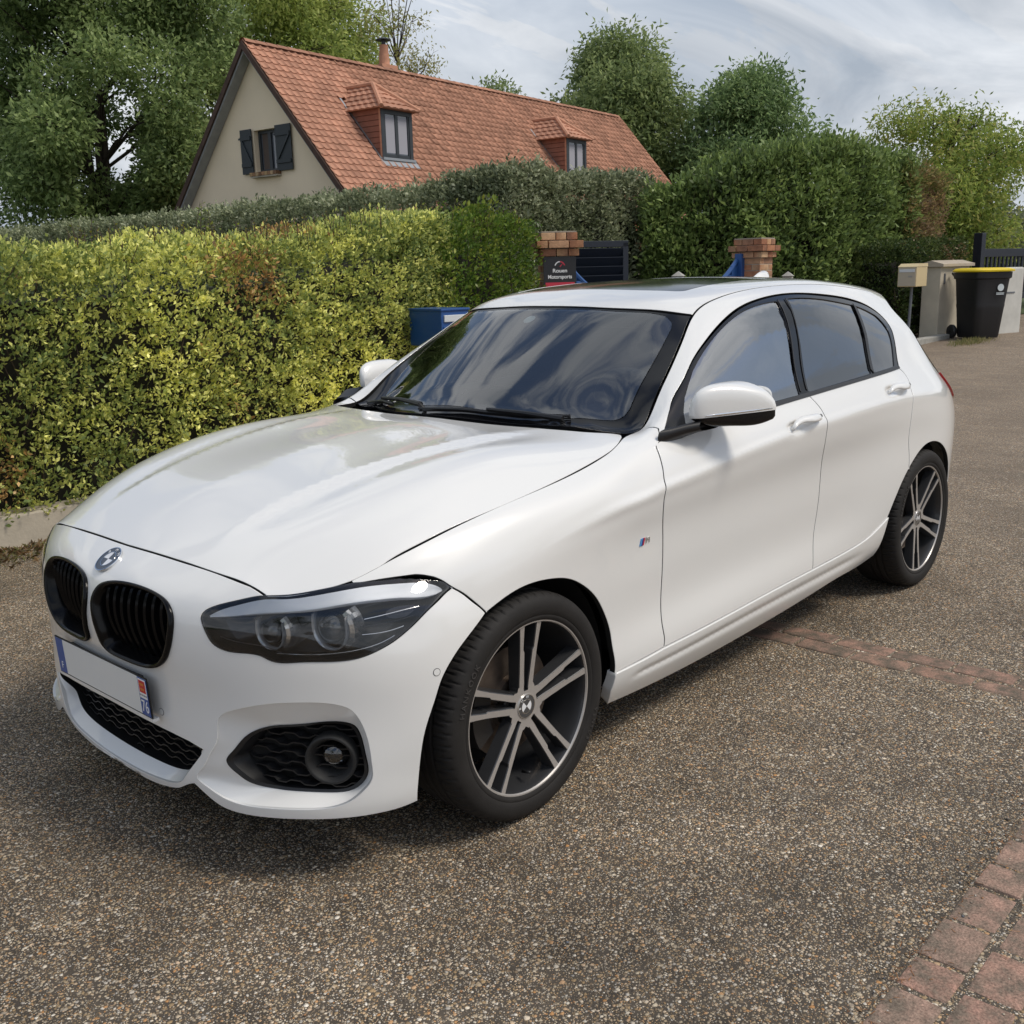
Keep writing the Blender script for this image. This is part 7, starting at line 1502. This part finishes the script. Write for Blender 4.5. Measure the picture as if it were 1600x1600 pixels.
# wheel-house liners and underbody
for xc, sg, nm in ((0, -1, 'a'), (0, 1, 'a'), (2.69, -1, 'b'), (2.69, 1, 'b')):
    V = []; F = []; m_ = 28
    for i in range(m_+1):
        a = math.radians(-22+224*i/m_); 
        for yy in (.30, .80): V.append((xc+.392*math.cos(a), sg*yy, .316+.375*math.sin(a)))
    F = [(2*i, 2*i+1, 2*i+3, 2*i+2) for i in range(m_)]; mesh_obj('wheel_liner', V, F, 'liner', CAR, smooth=True)
    b = MB(); b.lathe([(.001, 0), (.40, 0)], 28, 'y', o=(xc, sg*.52, .33)); b.build('liner_wall', 'liner', CAR)
b = MB(); b.box((1.35, 0, .225), (1.80, 1.56, .05)); b.box((-.42, 0, .25), (.24, .90, .05)); b.box((3.15, 0, .28), (.45, 1.2, .05)); b.box((0, 0, .26), (1.0, .70, .05)); b.box((2.6, 0, .28), (1.0, .70, .05)); b.build('underbody', 'liner', CAR)
# dark inner body so nothing shows through the shut lines
b = MB(); b.box((1.25, 0, .55), (1.30, 1.40, .55)); b.box((-.02, 0, .62), (.92, .98, .26)); b.box((2.55, 0, .55), (.9, 1.0, .60)); b.build('inner_structure', 'liner', CAR)
# ---- rear end (seen only past the near corner) ------------------------------------
def rear_skin(name, xs, mat, bulge=.10, up_=(0, 0)):
    """bulged skin between the two tail edges; xs = list of (u, v) down the edge"""
    E_ = body(arr(xs)[:, 0], arr(xs)[:, 1]); k = len(E_); m_ = 24; V = []
    for P in E_:
        for j in range(m_+1):
            t = -1+2*j/m_; V.append((P[0]+bulge*(1-abs(t)**2.4), t*P[1], P[2]+.012*(1-t*t)))
    F = [(i*(m_+1)+j, i*(m_+1)+j+1, (i+1)*(m_+1)+j+1, (i+1)*(m_+1)+j) for i in range(k-1) for j in range(m_)]
    return mesh_obj(name, V, F, mat, CAR, smooth=True)
rear_skin('rear_bumper', [(3.443, .62), (3.445, .5), (3.445, .40), (3.44, .20), (3.43, .03)], 'car_paint')
rear_skin('tailgate', [(3.14, .79), (3.30, .778), (3.44, .77), (3.444, .70), (3.443, .62)], 'car_paint', bulge=.09)
rear_skin('rear_window', [(3.045, 1.10), (3.0, 1.0372), (2.99, .993), (3.0, .944), (3.04, .884), (3.14, .79)], 'privacy_glass', bulge=.16)
rear_skin('roof_spoiler', [(3.055, 1.135), (3.06, 1.12), (3.04, 1.10), (3.0, 1.075)], 'car_paint', bulge=.20)
for sg in (-1, 1):
    g = empty('rear_light', parent=CAR); q = poly(lin([(3.09, .802), (3.25, .80), (3.44, .79)]), lin([(3.44, .79), (3.445, .655)]), lin([(3.445, .655), (3.34, .655), (3.24, .68), (3.15, .735), (3.09, .802)]))
    ms = panel('lamp_cover', body, q, 'rear_lamp_red', du=.02, off=.010, parent=g, depth=.02); bpy.data.objects.remove(ms[1] if sg < 0 else ms[0])
    P, nn = evaln(body, arr([[3.29, .765]]), 0.0)
# roof aerial fin
V = []; F = []
for i in range(9):
    t = i/8; x = 2.62+.17*t; h = .052*math.sin(math.pi*min(1, .02+.62*t**1.1))*(1 if t < .97 else .97); w = .022*(math.sin(math.pi*(.08+.80*t)))**.7
    z0 = float(body([x], [1.6])[0, 2])-.003
    V += [(x, -w, z0), (x, -w*.45, z0+h*.75), (x, 0, z0+h), (x, w*.45, z0+h*.75), (x, w, z0)]
F = [(i*5+j, i*5+j+1, (i+1)*5+j+1, (i+1)*5+j) for i in range(8) for j in range(4)]+[(40, 41, 42, 43, 44), (4, 3, 2, 1, 0)]
mesh_obj('aerial_fin', V, F, 'car_paint', CAR, smooth=True)
# ---- scuttle, wipers ----------------------------------------------------------------
sc = sym_loop(poly(spl([(.49, 1.6), (.50, 1.42), (.552, 1.244), (.60, 1.171), (.618, 1.14)]), lin([(.618, 1.14), (.722, 1.13)]), spl([(.722, 1.13), (.66, 1.24), (.58, 1.42), (.56, 1.6)])))
panel('scuttle_panel', symbody, sc, 'matte_plastic', du=.03, mirror=False, off=-.022, lip=False, gap=0)
def wiper(name, pivot, path):
    g = empty(name, parent=CAR); q = arr(path); P, nn = evaln(symbody, ro2(q, 24), .012); P[:, 1] *= -1; nn[:, 1] *= -1
    b = MB(); b.tube([tuple(p_) for p_ in P], [.0075-.003*abs(2*i/23-1) for i in range(24)], 6); b.build('blade', 'satin_black', g)
    P2 = P-nn*.009; b = MB(); b.tube([tuple(p_) for p_ in P2], .0028, 5); b.build('rubber_edge', 'liner', g)
    pv, pn = evaln(symbody, arr([pivot]), .004); pv[:, 1] *= -1; pn[:, 1] *= -1; mid = P[11]+nn[11]*.012
    b = MB(); b.tube([tuple(pv[0]), tuple(pv[0]+pn[0]*.018), tuple((pv[0]+mid)/2+nn[11]*.014), tuple(mid)], [.012, .011, .008, .006], 8); b.build('arm', 'satin_black', g)
def ro2(c_, m_):
    d = np.r_[0, np.cumsum(np.linalg.norm(np.diff(c_, axis=0), axis=1))]; t = np.linspace(0, d[-1], m_); return np.stack([np.interp(t, d, c_[:, 0]), np.interp(t, d, c_[:, 1])], 1)
wiper('wiper', (.625, 1.27), [(.560, 1.70), (.568, 1.6), (.585, 1.48), (.612, 1.38), (.655, 1.30), (.685, 1.255)])
wiper('wiper', (.575, 1.70), [(.612, 1.84), (.64, 1.90), (.672, 1.96), (.706, 2.02), (.73, 2.05)])
# ---- cabin ----------------------------------------------------------------------------
I = empty('cabin', parent=CAR)
def rbox(nm, c, d, bev, mat, R=None, par=None):
    b = MB(); b.box(c, d, bev=bev, R=R); return b.build(nm, mat, par or I, smooth=True, sharp=40)
# dashboard follows the screen
V = []; F = []; m_ = 25
for j in range(m_):
    t = -1+2*j/(m_-1); y = t*.69; bow = .09*(t*t)
    for x, z in ((.62+bow*1.2, .90), (.66+bow, .945), (.80+bow*.6, .965), (.98, .955), (1.08, .925), (1.12, .84), (1.06, .70), (1.02, .5)):
        hump = .045*math.exp(-((y+.36)/.15)**2)*math.exp(-((x-1.0)/.09)**2); V.append((x, y, z+hump))
F = [(j*8+i, j*8+i+1, (j+1)*8+i+1, (j+1)*8+i) for j in range(m_-1) for i in range(7)]
mesh_obj('dashboard', V, F, 'interior_dark', I, smooth=True)
rbox('display_screen', (1.045, -.02, .985), (.02, .25, .10), .008, 'gloss_black', R=Matrix.Rotation(-.15, 3, 'Y'))
rbox('centre_console', (1.45, 0, .52), (.9, .20, .30), .03, 'interior_mid')
# steering wheel
ctr = Vector((1.20, -.36, .93)); ax = Vector((.90, 0, .42)).normalized(); xx = Vector((0, 1, 0)); yy = ax.cross(xx)
b = MB(); b.tube([tuple(ctr+.185*(math.cos(2*math.pi*k/40)*xx+math.sin(2*math.pi*k/40)*yy)) for k in range(41)], .016, 10, cap=False); b.build('steering_wheel', 'interior_mid', I, smooth=True)
b = MB(); b.tube([tuple(ctr-ax*.03), tuple(ctr-ax*.005)], [.05, .065], 16); 
for a in (0, math.pi, -math.pi/2): b.tube([tuple(ctr-ax*.012), tuple(ctr+.175*(math.cos(a)*xx+math.sin(a)*yy))], .012, 6)
b.build('steering_hub', 'interior_dark', I, smooth=True, sharp=40)
for y in (-.36, .36):
    rbox('seat_cushion', (1.55, y, .60), (.52, .50, .16), .06, 'seat_cloth'); rbox('seat_backrest', (1.86, y, .90), (.16, .50, .62), .06, 'seat_cloth', R=Matrix.Rotation(.28, 3, 'Y')); rbox('headrest', (1.985, y, 1.255), (.10, .26, .17), .045, 'seat_cloth', R=Matrix.Rotation(.2, 3, 'Y'))
    b = MB(); b.tube([(1.965, y-.06, 1.15), (1.98, y-.06, 1.24)], .007, 6); b.tube([(1.965, y+.06, 1.15), (1.98, y+.06, 1.24)], .007, 6); b.build('headrest_posts', 'satin_chrome', I)
rbox('rear_bench', (2.45, 0, .62), (.48, 1.24, .18), .06, 'seat_cloth'); rbox('rear_backrest', (2.78, 0, .90), (.15, 1.22, .55), .06, 'seat_cloth', R=Matrix.Rotation(.35, 3, 'Y'))
for y in (-.36, .36): rbox('rear_headrest', (2.88, y, 1.16), (.08, .24, .13), .035, 'seat_cloth')
rbox('parcel_shelf', (3.0, 0, .98), (.40, 1.0, .02), .005, 'interior_dark')
panel('headlining', symbody, sym_loop(poly(lin([(1.20, 1.6), (1.28, 1.14)]), lin([(1.28, 1.14), (3.0, 1.14)]), lin([(3.0, 1.14), (3.05, 1.6)]))), 'headliner', du=.05, mirror=False, off=-.03, lip=False, gap=0, parent=I)
panel('door_trim', body, poly(lin([(.72, .86), (2.5, .86)]), lin([(2.5, .86), (2.3, .3), (.72, .3), (.72, .86)])), 'interior_dark', du=.05, off=-.06, lip=False, gap=0, parent=I)
P, nn = evaln(symbody, arr([[1.075, 1.6]]), -.05)
rbox('inside_mirror', (1.13, 0, 1.255), (.03, .24, .065), .014, 'interior_dark'); rbox('sensor_housing', (1.075, 0, 1.275), (.07, .09, .05), .015, 'interior_dark', R=Matrix.Rotation(-.6, 3, 'Y'))
P, nn = evaln(symbody, arr([[1.035, 1.625]]), -.007); pm2 = frame_mtx(P[0]*arr([1, -1, 1]), (0, -1, 0), nn[0]*arr([1, -1, 1])); b = MB(); b.lathe([(.0001, 0), (.024, 0), (.024, -.001), (.0001, -.001)], 24, 'z'); mesh_obj('windscreen_sticker', [pm2 @ Vector(v) for v in b.v], b.f, 'sticker', I)
rbox('floor', (1.7, 0, .33), (2.4, 1.5, .06), .01, 'liner')
